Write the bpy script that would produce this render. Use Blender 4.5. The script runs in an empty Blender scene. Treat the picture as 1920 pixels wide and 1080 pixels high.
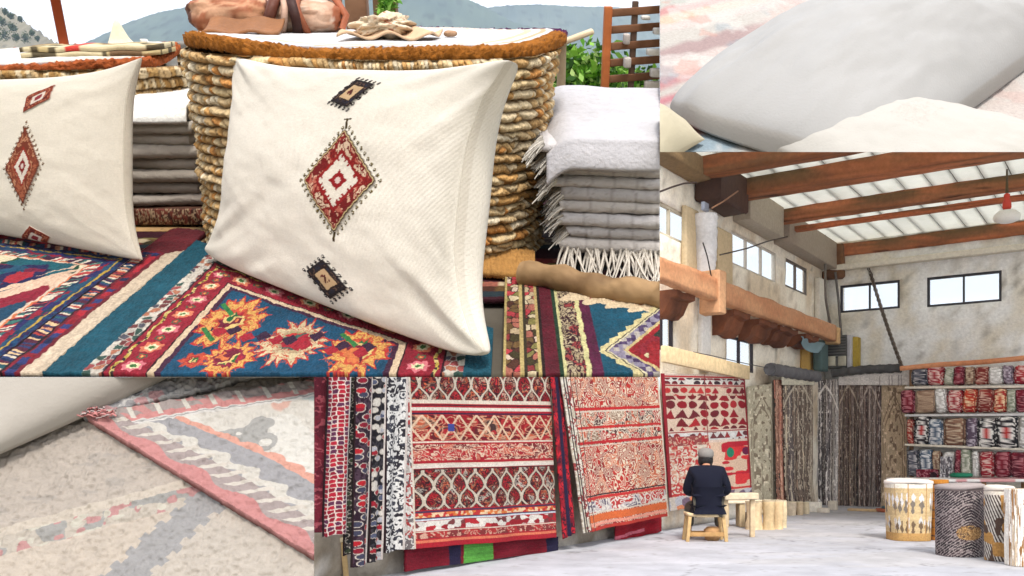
import bpy, bmesh, math, random
import numpy as np
from mathutils import Vector, Matrix

# ---------------------------------------------------------------- camera, sky, sun, exposure
F, CX, HY = 1725.0, 960.0, 846.0          # focal length, principal column and horizon row of the view (1920 px wide)
CZ = 1.3                                   # eye height
scene = bpy.context.scene
cam_data = bpy.data.cameras.new("camera")
cam = bpy.data.objects.new("camera", cam_data)
scene.collection.objects.link(cam)
cam.location = (0, 0, CZ)
cam.rotation_euler = (math.radians(90), 0, 0)
cam_data.sensor_width = 36.0
cam_data.lens = 36.0 * F / 1920.0
cam_data.shift_y = (HY - 540.0) / 1920.0
cam_data.clip_start = 0.02
cam_data.clip_end = 20000
scene.camera = cam
world = bpy.data.worlds.new("World")
scene.world = world
world.use_nodes = True
wn = world.node_tree.nodes
sky = wn.new("ShaderNodeTexSky")
sky.sky_type = 'NISHITA'
sky.sun_disc = False
SUN_EL, SUN_AZ = math.radians(50), math.radians(173)      # azimuth clockwise from +Y
sky.sun_elevation = SUN_EL
sky.sun_rotation = SUN_AZ
sky.dust_density = 5.0
sky.air_density = 1.0
sky.ozone_density = 1.0
bg = wn["Background"]
cloud = wn.new("ShaderNodeMix"); cloud.data_type = 'RGBA'; cloud.inputs[0].default_value = 0.7      # thin bright cloud over the blue
cloud.inputs[7].default_value = (8.8, 8.9, 9.1, 1)
world.node_tree.links.new(sky.outputs[0], cloud.inputs[6])
world.node_tree.links.new(cloud.outputs[2], bg.inputs[0])
bg.inputs[1].default_value = 0.15
sun_data = bpy.data.lights.new("sun", 'SUN')
sun_data.energy = 2.2
sun_data.angle = math.radians(12)
sun_data.color = (1.0, 0.95, 0.88)
sun = bpy.data.objects.new("sun", sun_data)
scene.collection.objects.link(sun)
sd = Vector((math.sin(SUN_AZ) * math.cos(SUN_EL), math.cos(SUN_AZ) * math.cos(SUN_EL), math.sin(SUN_EL)))
sun.rotation_euler = sd.to_track_quat('Z', 'Y').to_euler()
sun.location = (0, -5, 20)
scene.view_settings.view_transform = 'Standard'
scene.view_settings.look = 'None'
scene.view_settings.gamma = 1
scene.view_settings.exposure = 0.68
scene.cycles.max_bounces = 8
scene.cycles.diffuse_bounces = 5

# ---------------------------------------------------------------- numbers and noise
rng = np.random.RandomState(7)
def lin(c):
    c = np.asarray(c, float) / 255.0
    return np.where(c <= 0.04045, c / 12.92, ((c + 0.055) / 1.055) ** 2.4)
def hsh(x, y, s=0):
    v = np.sin(x * 127.1 + y * 311.7 + s * 74.7) * 43758.5453
    return v - np.floor(v)
def vn(x, y, s=0):
    xi, yi = np.floor(x), np.floor(y); xf, yf = x - xi, y - yi
    u, v = xf * xf * (3 - 2 * xf), yf * yf * (3 - 2 * yf)
    a, b, c, d = hsh(xi, yi, s), hsh(xi + 1, yi, s), hsh(xi, yi + 1, s), hsh(xi + 1, yi + 1, s)
    return a + (b - a) * u + (c - a) * v + (a - b - c + d) * u * v
def fbm(x, y, s=0, o=4):
    t, a, n = 0, 0.5, 0
    for i in range(o):
        t = t + a * vn(x, y, s + i * 13); n += a; x, y, a = x * 2.03 + 5.1, y * 2.03 + 1.7, a * 0.5
    return t / n
def cells(x, y, s=0, jit=0.8):
    xi, yi = np.floor(x), np.floor(y)
    d1 = np.full(np.shape(x), 9.0); d2 = d1.copy(); idn = np.zeros(np.shape(x))
    for i in (-1, 0, 1):
        for j in (-1, 0, 1):
            cx = xi + i + 0.5 + jit * (hsh(xi + i, yi + j, s) - 0.5); cy = yi + j + 0.5 + jit * (hsh(xi + i, yi + j, s + 5) - 0.5)
            d = np.hypot(x - cx, y - cy); h = hsh(xi + i, yi + j, s + 9)
            m = d < d1
            d2 = np.where(m, d1, np.minimum(d2, d)); idn = np.where(m, h, idn); d1 = np.where(m, d, d1)
    return idn, d1, d2 - d1
def pick(v, pal):
    pal = np.array([lin(p) for p in pal]); i = np.clip((v * len(pal)).astype(int), 0, len(pal) - 1)
    return pal[i]
def full(x, c): return np.broadcast_to(lin(c), np.shape(x) + (3,)).copy()
def put(col, mask, c):
    c = lin(c) if isinstance(c, (tuple, list)) else c
    m = np.clip(mask.astype(float), 0, 1)[..., None]
    return col * (1 - m) + c * m
def ss(a, b, x):
    t = np.clip((x - a) / (b - a), 0, 1); return t * t * (3 - 2 * t)

# ---------------------------------------------------------------- pattern painters: (x, y) in pattern units -> colours
def abrash(x, y, c, s=1, amt=0.35, k=3.0):
    n = fbm(x * k * 0.6, y * k * 5, s) * 0.6 + vn(x * 60, y * 60, s + 3) * 0.4
    return full(x, c) * (1 + amt * (n - 0.5) * 2)[..., None]
def mosaic(x, y, pal, s=1, k=1.0, edge=None, ew=0.08):
    w = 0.35 * (fbm(x * k, y * k, s + 2) - 0.5)
    i, d, e = cells(x * k + w, y * k * 1.15 + w, s)
    c = pick(i, pal)
    if edge is not None: c = put(c, e < ew, edge)
    return c
def squiggle(x, y, pal, s=1, k=1.0, f=9.0, line=None, lw=0.3):
    n = fbm(x * k, y * k, s, 3)
    v = np.sin(n * f * 6.28)
    i = fbm(x * k * 0.7 + 9, y * k * 0.7, s + 20, 2)
    c = pick(np.clip((i - 0.25) * 2, 0, 0.999), pal)
    if line is not None: c = put(c, v > 1 - 2 * lw, line)
    return c
def ogee(x, y, pal, s=1, line=(225, 215, 200), dark=(60, 25, 30), lw=0.1):
    # pointed lattice, one cell wide = 1, one cell high = 2
    a = 0.25 * np.cos(y * math.pi) + 0.02 * np.sin(y * 9)
    f1 = np.abs(((x + a + 0.25) % 1) - 0.5); f2 = np.abs(((x - a - 0.25) % 1) - 0.5)
    d = np.minimum(f1, f2)
    ci = np.floor(x + a + .75) + 7 * np.floor(x - a + .25)
    c = squiggle(x * 2.6, y * 2.6, pal, s, 1.3, 5, dark, 0.25)
    tint = hsh(ci, np.floor(y), s)
    c = c * (0.75 + 0.5 * tint)[..., None]
    c = put(c, d < lw * 1.6, dark); c = put(c, d < lw, line)
    return c
def flower(x, y, c1, c2, c3, s=1, n=11, jag=0.22):
    r = np.hypot(x, y); th = np.arctan2(y, x)
    saw = np.abs(((th * n / 6.2832 + 0.15 * s) % 1) - 0.5) * 2
    rr = r * (1 + jag * saw + 0.15 * (vn(x * 3 + s, y * 3, s) - .5))
    return rr, [(1.0, c1), (0.62, c2), (0.3, c3)]
def knots(col, S, T, k=1.0):
    """rows of knots: every knot its own shade of the dye"""
    a = hsh(np.floor(S * 620 * k), np.floor(T * 300 * k), 77); b = vn(S * 260 * k, T * 40 * k, 78); r = .5 + .5 * np.cos(T * 300 * k * 6.283)
    f = fbm(S * 7, T * 7, 79)
    g = col.mean(-1, keepdims=True); col = col * .93 + g * .07
    return col * (.62 + .34 * a + .22 * b - .10 * r + .16 * f)[..., None]
def stamp(col, x, y, f):
    rr, L = f
    for r0, c in L: col = put(col, rr < r0, c)
    return col
def serrate(x, amp, n): return amp * (np.abs(((x * n) % 1) - 0.5) * 2)

# ---------------------------------------------------------------- meshes
def planes_for(x0=None, x1=None, y0=None, y1=None):
    """planes of sight through the eye: a scene is cut where its panel of the display ends"""
    P = []
    if x0 is not None: P.append(np.array([1, -(x0 - CX) / F, 0]))
    if x1 is not None: P.append(np.array([-1, (x1 - CX) / F, 0]))
    if y0 is not None: P.append(np.array([0, (HY - y0) / F, -1]))
    if y1 is not None: P.append(np.array([0, -(HY - y1) / F, 1]))
    return P
EYE = np.array([0, 0, CZ])
SA = planes_for(x1=1237, y1=707)
SB = planes_for(x0=1237.3, y1=285)
SC = planes_for(x1=589, y0=707.3)
SD = planes_for(x0=1237)
def base_of(V): 
    return np.array([(V[:, 0].min() + V[:, 0].max()) / 2, (V[:, 1].min() + V[:, 1].max()) / 2, V[:, 2].min()])
def tag(o, label=None, cat=None, group=None, kind=None):
    if o is None: return None
    if label: o["label"] = label
    if cat: o["category"] = cat
    if group: o["group"] = group
    if kind: o["kind"] = kind
    elif cat: o["kind"] = "thing"
    return o
def empty(name, loc, label=None, cat=None, group=None):
    o = bpy.data.objects.new(name, None); scene.collection.objects.link(o); o.location = Vector(loc); o.empty_display_size = 0.1
    return tag(o, label, cat, group)

def mesh(name, V, Fc, mat, parent=None, col=None, uv=None, clip=None, cap=True, smooth=True):
    V = np.asarray(V, float)
    if clip:
        keep = True
        cut = []
        for n in clip:
            s = (V - EYE) @ n
            if (s < 0).all(): keep = False
            if (s < -1e-6).any(): cut.append(n)
        if not keep: return None
    else: cut = []
    me = bpy.data.meshes.new(name)
    Fc = [tuple(int(i) for i in f) for f in Fc] if not isinstance(Fc, np.ndarray) else Fc
    L = np.array(parent.location) if parent is not None else base_of(V)
    pp = parent.parent if parent is not None else None
    while pp is not None: L = L + np.array(pp.location); pp = pp.parent
    Vl = V - L
    if isinstance(Fc, np.ndarray):
        k = Fc.shape[1]; nf = len(Fc)
        me.vertices.add(len(V)); me.vertices.foreach_set("co", Vl.astype(np.float32).ravel())
        me.loops.add(nf * k); me.loops.foreach_set("vertex_index", Fc.astype(np.int32).ravel())
        me.polygons.add(nf); me.polygons.foreach_set("loop_start", np.arange(0, nf * k, k, dtype=np.int32))
        me.update(calc_edges=True)
    else:
        me.from_pydata(Vl.tolist(), [], Fc); me.update()
    if col is not None:
        col = np.asarray(col, float)
        if name in ("patterned_rug", "narrow_rug", "rug_hem", "rug_edge"): col = col * .72
        if name in ("brown_carpet", "grey_carpet", "rolled_rug"): col = col * (1.45 if name != "rolled_rug" else 1.15)
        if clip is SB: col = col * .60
        if clip is SC: col = (col * .70 + lin((186, 182, 176)) * .27) * .81  # pale veil over the lower left stage, mixed into its base colours
        if clip is SA: col = col * .80          # dyes and cloth of the terrace, as albedo
        if col.ndim == 1: col = np.broadcast_to(col, (len(V), 3))
        a = me.color_attributes.new("Col", 'FLOAT_COLOR', 'POINT')
        a.data.foreach_set("color", np.concatenate([np.clip(col, 0, 1), np.ones((len(V), 1))], 1).astype(np.float32).ravel())
    if uv is not None:
        u = me.uv_layers.new(name="UVMap"); li = np.zeros(len(me.loops), dtype=np.int32); me.loops.foreach_get("vertex_index", li)
        u.data.foreach_set("uv", np.asarray(uv, float)[li].astype(np.float32).ravel())
    if cut:
        bm = bmesh.new(); bm.from_mesh(me)
        for n in cut:
            co = Vector(EYE - L); no = Vector(n).normalized()
            g = bmesh.ops.bisect_plane(bm, geom=bm.verts[:] + bm.edges[:] + bm.faces[:], plane_co=co, plane_no=no, clear_inner=True, dist=1e-6)
            if cap:
                es = [e for e in g["geom_cut"] if isinstance(e, bmesh.types.BMEdge) and e.is_valid and e.is_boundary]
                if 3 <= len(es) < 6000:
                    try: bmesh.ops.triangle_fill(bm, edges=es, use_beauty=False, normal=-no)
                    except Exception: pass
        if not bm.faces: bm.free(); return None
        bm.to_mesh(me); bm.free()
    if smooth and len(me.polygons): me.polygons.foreach_set("use_smooth", np.ones(len(me.polygons), dtype=bool))
    if mat is not None: me.materials.append(mat)
    o = bpy.data.objects.new(name, me); scene.collection.objects.link(o)
    if parent is not None: o.parent = parent
    else: o.location = Vector(L)
    me.update()
    return o
def gridF(nu, nv, cu=False, cv=False):
    iu = np.arange(nu if cu else nu - 1); iv = np.arange(nv if cv else nv - 1)
    A, B = np.meshgrid(iu, iv, indexing='ij'); A2, B2 = (A + 1) % nu, (B + 1) % nv
    return np.stack([A * nv + B, A2 * nv + B, A2 * nv + B2, A * nv + B2], -1).reshape(-1, 4)
def slab(P, n, th):
    """closed sheet: P (nu,nv,3) top, n normal, th thickness -> V, F (top+bottom share rim through side faces)"""
    nu, nv = P.shape[:2]; N = nu * nv
    V = np.concatenate([P.reshape(-1, 3), (P - n * th).reshape(-1, 3)])
    T = gridF(nu, nv); Bm = T[:, ::-1] + N
    rim = [i * nv for i in range(nu)] + [(nu - 1) * nv + j for j in range(1, nv)] + [i * nv + nv - 1 for i in range(nu - 2, -1, -1)] + [j for j in range(nv - 2, 0, -1)]
    r = np.array(rim); r2 = np.roll(r, -1)
    S = np.stack([r, r + N, r2 + N, r2], -1)
    return V, np.concatenate([T, Bm, S])
def join(parts):
    Vs, Fs, Cs, o = [], [], [], 0
    for p in parts:
        V, Fc = np.asarray(p[0], float), p[1]
        Vs.append(V); Fs += [tuple(int(i) + o for i in f) for f in Fc]; o += len(V)
        if len(p) > 2:
            c = np.asarray(p[2], float); Cs.append(np.broadcast_to(c, (len(V), 3)) if c.ndim == 1 else c)
    V = np.concatenate(Vs)
    if Fs and all(len(f) == 4 for f in Fs): Fs = np.array(Fs)
    return (V, Fs, np.concatenate(Cs)) if Cs else (V, Fs)
def box(c, ex, ey, ez, bev=0.0, seg=2, jit=0.0):
    """bevelled box, c centre, e* half-extent vectors"""
    bm = bmesh.new(); bmesh.ops.create_cube(bm, size=2)
    hx, hy, hz = [np.linalg.norm(e) for e in (ex, ey, ez)]
    for v in bm.verts: v.co = (v.co.x * hx, v.co.y * hy, v.co.z * hz)
    if bev > 0: bmesh.ops.bevel(bm, geom=bm.edges[:], offset=min(bev, 0.9 * min(hx, hy, hz)), segments=seg, affect='EDGES', profile=0.6)
    P = np.array([v.co[:] for v in bm.verts]); Fc = [tuple(v.index for v in f.verts) for f in bm.faces]; bm.free()
    if jit: P = P + (rng.rand(*P.shape) - .5) * jit
    V = np.asarray(c, float) + P[:, :1] * np.asarray(ex) / hx + P[:, 1:2] * np.asarray(ey) / hy + P[:, 2:3] * np.asarray(ez) / hz
    return V, Fc
def tube(pts, rad, n=10, lump=0.0, sq=None):
    pts = np.asarray(pts, float); m = len(pts); rad = np.broadcast_to(np.asarray(rad, float), (m,))
    T = np.gradient(pts, axis=0); T /= np.linalg.norm(T, axis=1)[:, None] + 1e-12
    up = np.array([0, 0, 1.0]) if abs(T[0, 2]) < 0.9 else np.array([1.0, 0, 0])
    th = np.arange(n) / n * 2 * math.pi; V = []
    a = np.cross(T[0], up); a /= np.linalg.norm(a)
    for i in range(m):
        a = a - T[i] * (a @ T[i]); a /= np.linalg.norm(a); b = np.cross(T[i], a)
        r = rad[i] * (1 + lump * (rng.rand(n) - .5))
        V.append(pts[i] + np.outer(np.cos(th) * r, a) + np.outer(np.sin(th) * r, b))
    V = np.concatenate(V); Fq = gridF(m, n, False, True).tolist()
    Fq = [tuple(f) for f in Fq] + [tuple(range(n - 1, -1, -1)), tuple((m - 1) * n + k for k in range(n))]
    return V, Fq
def lathe(c, prof, n=24, ax=(0, 0, 1.0)):
    ax = np.array(ax, float); ax /= np.linalg.norm(ax)
    u = np.cross(ax, [0, 1.0, 0] if abs(ax[1]) < .9 else [1.0, 0, 0]); u /= np.linalg.norm(u); w = np.cross(ax, u)
    th = np.arange(n) / n * 2 * math.pi; V = []
    for r, z in prof: V.append(np.asarray(c) + ax * z + r * (np.outer(np.cos(th), u) + np.outer(np.sin(th), w)))
    Fq = [tuple(f) for f in gridF(len(prof), n, False, True).tolist()] + [tuple(range(n)), tuple((len(prof) - 1) * n + k for k in range(n - 1, -1, -1))]
    return np.concatenate(V), Fq

# ---------------------------------------------------------------- materials (node based)
MC = {}
def mat(name, color=None, rough=0.9, bump=0.0, bscale=60.0, var=0.15, vscale=8.0, sheen=0.0, metal=0.0, weave=0.0, wscale=400.0, coord='Object', trans=0.0, stretch=(1, 1, 1)):
    if name in MC: return MC[name]
    m = bpy.data.materials.new(name); m.use_nodes = True; nt = m.node_tree; N = nt.nodes; Lk = nt.links.new; b = N["Principled BSDF"]
    tc = N.new("ShaderNodeTexCoord"); mp = N.new("ShaderNodeMapping"); Lk(tc.outputs[coord], mp.inputs[0]); mp.inputs['Scale'].default_value = stretch
    if color is None:
        ca = N.new("ShaderNodeVertexColor"); ca.layer_name = "Col"; cs = ca.outputs[0]
    else:
        r = N.new("ShaderNodeRGB"); r.outputs[0].default_value = (*lin(color), 1); cs = r.outputs[0]
    n1 = N.new("ShaderNodeTexNoise"); n1.inputs['Scale'].default_value = vscale; n1.inputs['Detail'].default_value = 8; n1.inputs['Roughness'].default_value = 0.65
    Lk(mp.outputs[0], n1.inputs['Vector'])
    mr = N.new("ShaderNodeMapRange"); mr.inputs[1].default_value = 0.25; mr.inputs[2].default_value = 0.75; mr.inputs[3].default_value = 1 - var; mr.inputs[4].default_value = 1 + var * 0.6
    Lk(n1.outputs[0], mr.inputs[0])
    mx = N.new("ShaderNodeMix"); mx.data_type = 'RGBA'; mx.blend_type = 'MULTIPLY'; mx.inputs[0].default_value = 1
    Lk(cs, mx.inputs[6]); Lk(mr.outputs[0], mx.inputs[7]); Lk(mx.outputs[2], b.inputs['Base Color'])
    b.inputs['Roughness'].default_value = rough; b.inputs['Metallic'].default_value = metal
    b.inputs['Specular IOR Level'].default_value = 0.25
    if sheen: b.inputs['Sheen Weight'].default_value = sheen; b.inputs['Sheen Roughness'].default_value = 0.5
    last = None
    if bump:
        n2 = N.new("ShaderNodeTexNoise"); n2.inputs['Scale'].default_value = bscale; n2.inputs['Detail'].default_value = 6; Lk(mp.outputs[0], n2.inputs['Vector'])
        bp = N.new("ShaderNodeBump"); bp.inputs['Strength'].default_value = 1; bp.inputs['Distance'].default_value = bump; Lk(n2.outputs[0], bp.inputs['Height']); last = bp
    if weave:
        for ax in ('X', 'Y'):
            w = N.new("ShaderNodeTexWave"); w.bands_direction = ax; w.inputs['Scale'].default_value = wscale; w.inputs['Distortion'].default_value = 1.5; w.inputs['Detail'].default_value = 1
            Lk(tc.outputs['UV'], w.inputs['Vector']); bp = N.new("ShaderNodeBump"); bp.inputs['Strength'].default_value = 1; bp.inputs['Distance'].default_value = weave; Lk(w.outputs[1], bp.inputs['Height'])
            if last is not None: Lk(last.outputs[0], bp.inputs['Normal'])
            last = bp
    if last is not None: Lk(last.outputs[0], b.inputs['Normal'])
    if trans:
        t = N.new("ShaderNodeBsdfTranslucent"); Lk(mx.outputs[2], t.inputs[0]); ms = N.new("ShaderNodeMixShader"); ms.inputs[0].default_value = trans
        Lk(b.outputs[0], ms.inputs[1]); Lk(t.outputs[0], ms.inputs[2]); Lk(ms.outputs[0], N["Material Output"].inputs[0])
    MC[name] = m
    return m
M_rug = mat("rug_wool", None, 0.95, 0.0012, 500, 0.22, 220)
M_linen = mat("cushion_linen", None, 0.95, 0.0006, 350, 0.05, 500, weave=0.00045, wscale=135)
M_plain = mat("plain_cotton", None, 0.95, 0.0004, 300, 0.06, 6)
M_jute = mat("jute_coil", None, 0.9, 0.002, 260, 0.25, 120)
M_cloth = mat("folded_cotton", None, 0.95, 0.0015, 200, 0.12, 60)
M_wood = mat("weathered_wood", None, 0.75, 0.002, 40, 0.3, 12, stretch=(1, 1, 1))
M_wall = mat("lime_plaster", None, 0.95, 0.02, 9, 0.22, 5)
M_conc = mat("concrete", None, 0.85, 0.004, 25, 0.15, 2.5)
M_metal = mat("dull_metal", None, 0.5, 0.001, 30, 0.2, 10, metal=0.3)
M_leaf = mat("leaves", None, 0.6, 0, 30, 0.25, 10, trans=0.3)
M_hang = mat("hanging_rug", None, 0.95, 0.006, 60, 0.3, 45)
M_leather = mat("worn_leather", None, 0.55, 0.004, 40, 0.35, 25)

# ---------------------------------------------------------------- tilted stages
class Stage:
    def __init__(s, hor, h):
        s.th = math.atan((HY - hor) / F); s.h = h
        s.ea = np.array([1, 0, 0.0]); s.eb = np.array([0, math.cos(s.th), math.sin(s.th)]); s.ec = np.array([0, -math.sin(s.th), math.cos(s.th)])
    def W(s, a, b, c):
        a, b, c = np.broadcast_arrays(np.asarray(a, float), b, c)
        return EYE + a[..., None] * s.ea + b[..., None] * s.eb + (c - s.h)[..., None] * s.ec
    def ray(s, px, py):
        dx = (px - CX) / F; dz = (HY - py) / F
        return dx, math.cos(s.th) + dz * math.sin(s.th), -math.sin(s.th) + dz * math.cos(s.th)
    def g(s, px, py, c=0.0):
        a, b, k = s.ray(px, py); t = (c - s.h) / k; return np.array([a * t, b * t])
    def at_b(s, px, py, b0):
        a, b, k = s.ray(px, py); t = b0 / b; return np.array([a * t, b0, s.h + k * t])
    def on(s, px, py, G, e):
        """point on the vertical sheet through ground point G along direction e seen at (px,py): returns (a,b,c)"""
        r = np.array(s.ray(px, py)); A = np.array([[e[0], 0, -r[0]], [e[1], 0, -r[1]], [0, 1, -r[2]]])
        x, c, k = np.linalg.solve(A, np.array([-G[0], -G[1], s.h])); return np.array([G[0] + x * e[0], G[1] + x * e[1], c])

def pillow(name, C4, n, T, mt, paint=None, N=160, bow=(0.06, 0.05, 0.05, 0.05), ear=3.0, wr=0.0, clip=None, label=None, cat="cushion", group=None, pw=0.42, base=(248, 240, 226), back=0.6, seed=1, seam=True, parent=None, round_=.035):
    """C4: TL, TR, BR, BL world points; n outward normal of the front; bow = inward bow of top,right,bottom,left"""
    TL, TR, BR, BL = [np.asarray(c, float) for c in C4]
    u = np.linspace(-1, 1, N); u = np.sign(u) * (1 - (1 - np.abs(u)) ** 1.15)
    U, Vv = np.meshgrid(u, u, indexing='ij')
    U2 = U * (1 - np.where(U > 0, bow[1], bow[3]) * 2 * (1 - np.abs(Vv) ** ear) * np.abs(U) ** 3)
    V2 = Vv * (1 - np.where(Vv > 0, bow[0], bow[2]) * 2 * (1 - np.abs(U) ** ear) * np.abs(Vv) ** 3)
    def bil(U, V):
        a = ((1 + U) / 2)[..., None]; b = ((1 + V) / 2)[..., None]
        return (BL * (1 - a) + BR * a) * (1 - b) + (TL * (1 - a) + TR * a) * b
    rc = 1 - round_ * (np.abs(U) * np.abs(Vv)) ** 9
    P = bil(U2 * rc, V2 * rc)
    w = np.clip((1 - U ** 2) * (1 - Vv ** 2), 0, 1) ** pw
    w = w * (0.75 + 0.25 * np.clip(1 - (U ** 2 + Vv ** 2) / 2, 0, 1))
    ang = np.arctan2(Vv, U)
    edge = np.clip(np.maximum(np.abs(U), np.abs(Vv)), 0, 1)
    cr_ = np.abs(U * Vv) ** 1.5
    wrn = wr * ((fbm(U * 1.6 + seed, Vv * 1.6, seed) - .5) * 1.0 + cr_ * (vn((np.abs(U) - np.abs(Vv)) * 7 + seed, U + 3 * Vv, seed + 4) - .5) * 1.1) * np.clip(w * 1.6, 0, 1)
    n = np.asarray(n, float) / np.linalg.norm(n)
    Pf = P + n * (T * w + T * wrn)[..., None]
    Pb = P - n * (T * back * w)[..., None]
    col = full(U, base)
    Pj = P + n * (T * w)[..., None]; pr = (Pj - EYE); PX, PY = CX + F * pr[..., 0] / pr[..., 1], HY - F * pr[..., 2] / pr[..., 1]
    def local(c, r, t):
        """axes of a motif lying on the cloth, from its centre, right tip and top tip"""
        def uvof(p): k = np.argmin((PX - p[0]) ** 2 + (PY - p[1]) ** 2); i, j = np.unravel_index(k, PX.shape); return np.array([U[i, j], Vv[i, j]])
        c0 = uvof(c); M = np.stack([uvof(r) - c0, uvof(t) - c0], 1); I = np.linalg.inv(M)
        return I[0, 0] * (U - c0[0]) + I[0, 1] * (Vv - c0[1]), I[1, 0] * (U - c0[0]) + I[1, 1] * (Vv - c0[1])
    if paint is not None: col, h = paint(U, Vv, col, local); Pf = Pf + n * h[..., None]
    cb = full(U, base) * 0.97
    if seam:
        e2 = edge > 0.985
        col = put(col, e2 * 0.25, (150, 132, 105)); 
    Fg = gridF(N, N); M = N * N
    wlen = np.linalg.norm(BR - BL)
    uv = np.stack([(U + 1) * wlen / 2, (Vv + 1) * wlen / 2], -1).reshape(-1, 2)
    V = np.concatenate([Pf.reshape(-1, 3), Pb.reshape(-1, 3)]); Fc = np.concatenate([Fg, Fg[:, ::-1] + M])
    o = mesh(name, V, Fc, mt, parent, np.concatenate([col.reshape(-1, 3), cb.reshape(-1, 3)]), np.concatenate([uv, uv]), clip)
    if o and parent is None: tag(o, label, cat, group)
    return o
def leafcluster(cen, rad, n, size, cols, seed=1, flat=0.7):
    r = np.random.RandomState(seed)
    d = r.randn(n, 3); d /= np.linalg.norm(d, axis=1)[:, None]; rr = r.rand(n, 1) ** 0.45
    lump = 0.65 + 0.6 * r.rand(n, 1)
    P = np.asarray(cen) + d * rr * np.asarray(rad) * lump
    a = r.randn(n, 3); a /= np.linalg.norm(a, axis=1)[:, None]; b = np.cross(a, r.randn(n, 3)); b /= np.linalg.norm(b, axis=1)[:, None]
    s = size * (0.5 + r.rand(n, 1))
    V = np.stack([P - a * s, P + b * s * .45, P + a * s, P - b * s * .45], 1).reshape(-1, 3)
    Fc = np.arange(4 * n).reshape(-1, 4)
    c = pick(r.rand(n), cols); c = np.repeat(c, 4, 0)
    return V, Fc, c
# ================================================================ STAGE A: cushions on rugs in front of baskets
A = Stage(-60, 0.36)
H = A.h
def gx(px, py): return A.g(px, py)
# ground the rugs lie on
aa, bb = np.meshgrid(np.linspace(-2.2, .8, 60), np.linspace(0.6, 3.4, 60), indexing='ij')
P = A.W(aa, bb, -0.012 + 0.004 * fbm(aa * 3, bb * 3))
V, Fc = slab(P, A.ec, 0.05)
tag(mesh("terrace_ground", V, Fc, M_conc, None, np.array(lin((96, 90, 80))), None, SA), kind="structure")

b7 = gx(600, 707)[1] - 0.01
CREAM, TEAL, RED, NAVY, WINE = (222, 200, 172), (14, 88, 108), (150, 22, 48), (32, 34, 78), (104, 16, 40)
MOS = [(225, 215, 200), (200, 190, 178), (120, 60, 60), (230, 222, 205), (90, 88, 100), (190, 120, 90), (60, 90, 80), (215, 205, 190), (170, 80, 80)]
MOS2 = [(205, 180, 140), (150, 50, 50), (90, 50, 35), (225, 205, 165), (120, 90, 50), (70, 60, 30), (190, 110, 90), (140, 130, 70)]
MOS3 = [(220, 150, 110), (40, 60, 110), (190, 60, 50), (235, 215, 190), (30, 90, 100), (90, 30, 60), (240, 200, 150), (20, 40, 80)]
def tooth(x, w, pitch): return np.abs(((x / pitch) % 1) - .5) * 2 * w
def rug_mesh(name, s0, s1, t0f, t1f, ns, nt, paint, th=0.006, label="", group="rugs laid on the terrace", lift=0.0):
    """ground sheet between a = s0..s1 and b = t0f(a)..t1f(a)"""
    S, Tn = np.meshgrid(np.linspace(s0, s1, ns), np.linspace(0, 1, nt) ** 1.35, indexing='ij')
    T = t0f(S) * (1 - Tn) + t1f(S) * Tn
    col, hh = paint(S, T); col = knots(col, S, T) * .70
    und = 0.004 * fbm(S * 4, T * 4, 3) + 0.0012 * (vn(S * 700, T * 250, 5)) + hh
    P = A.W(S, T, th + lift + und)
    V, Fc = slab(P, A.ec, th + 0.003)
    c = np.concatenate([col.reshape(-1, 3), col.reshape(-1, 3)])
    uv = np.stack([S, T], -1).reshape(-1, 2)
    o = mesh(name, V, Fc, M_rug, None, c, np.concatenate([uv, uv]), SA)
    return tag(o, label, "rug", group)
def sx(px, py=707): return gx(px, py)[0]
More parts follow.
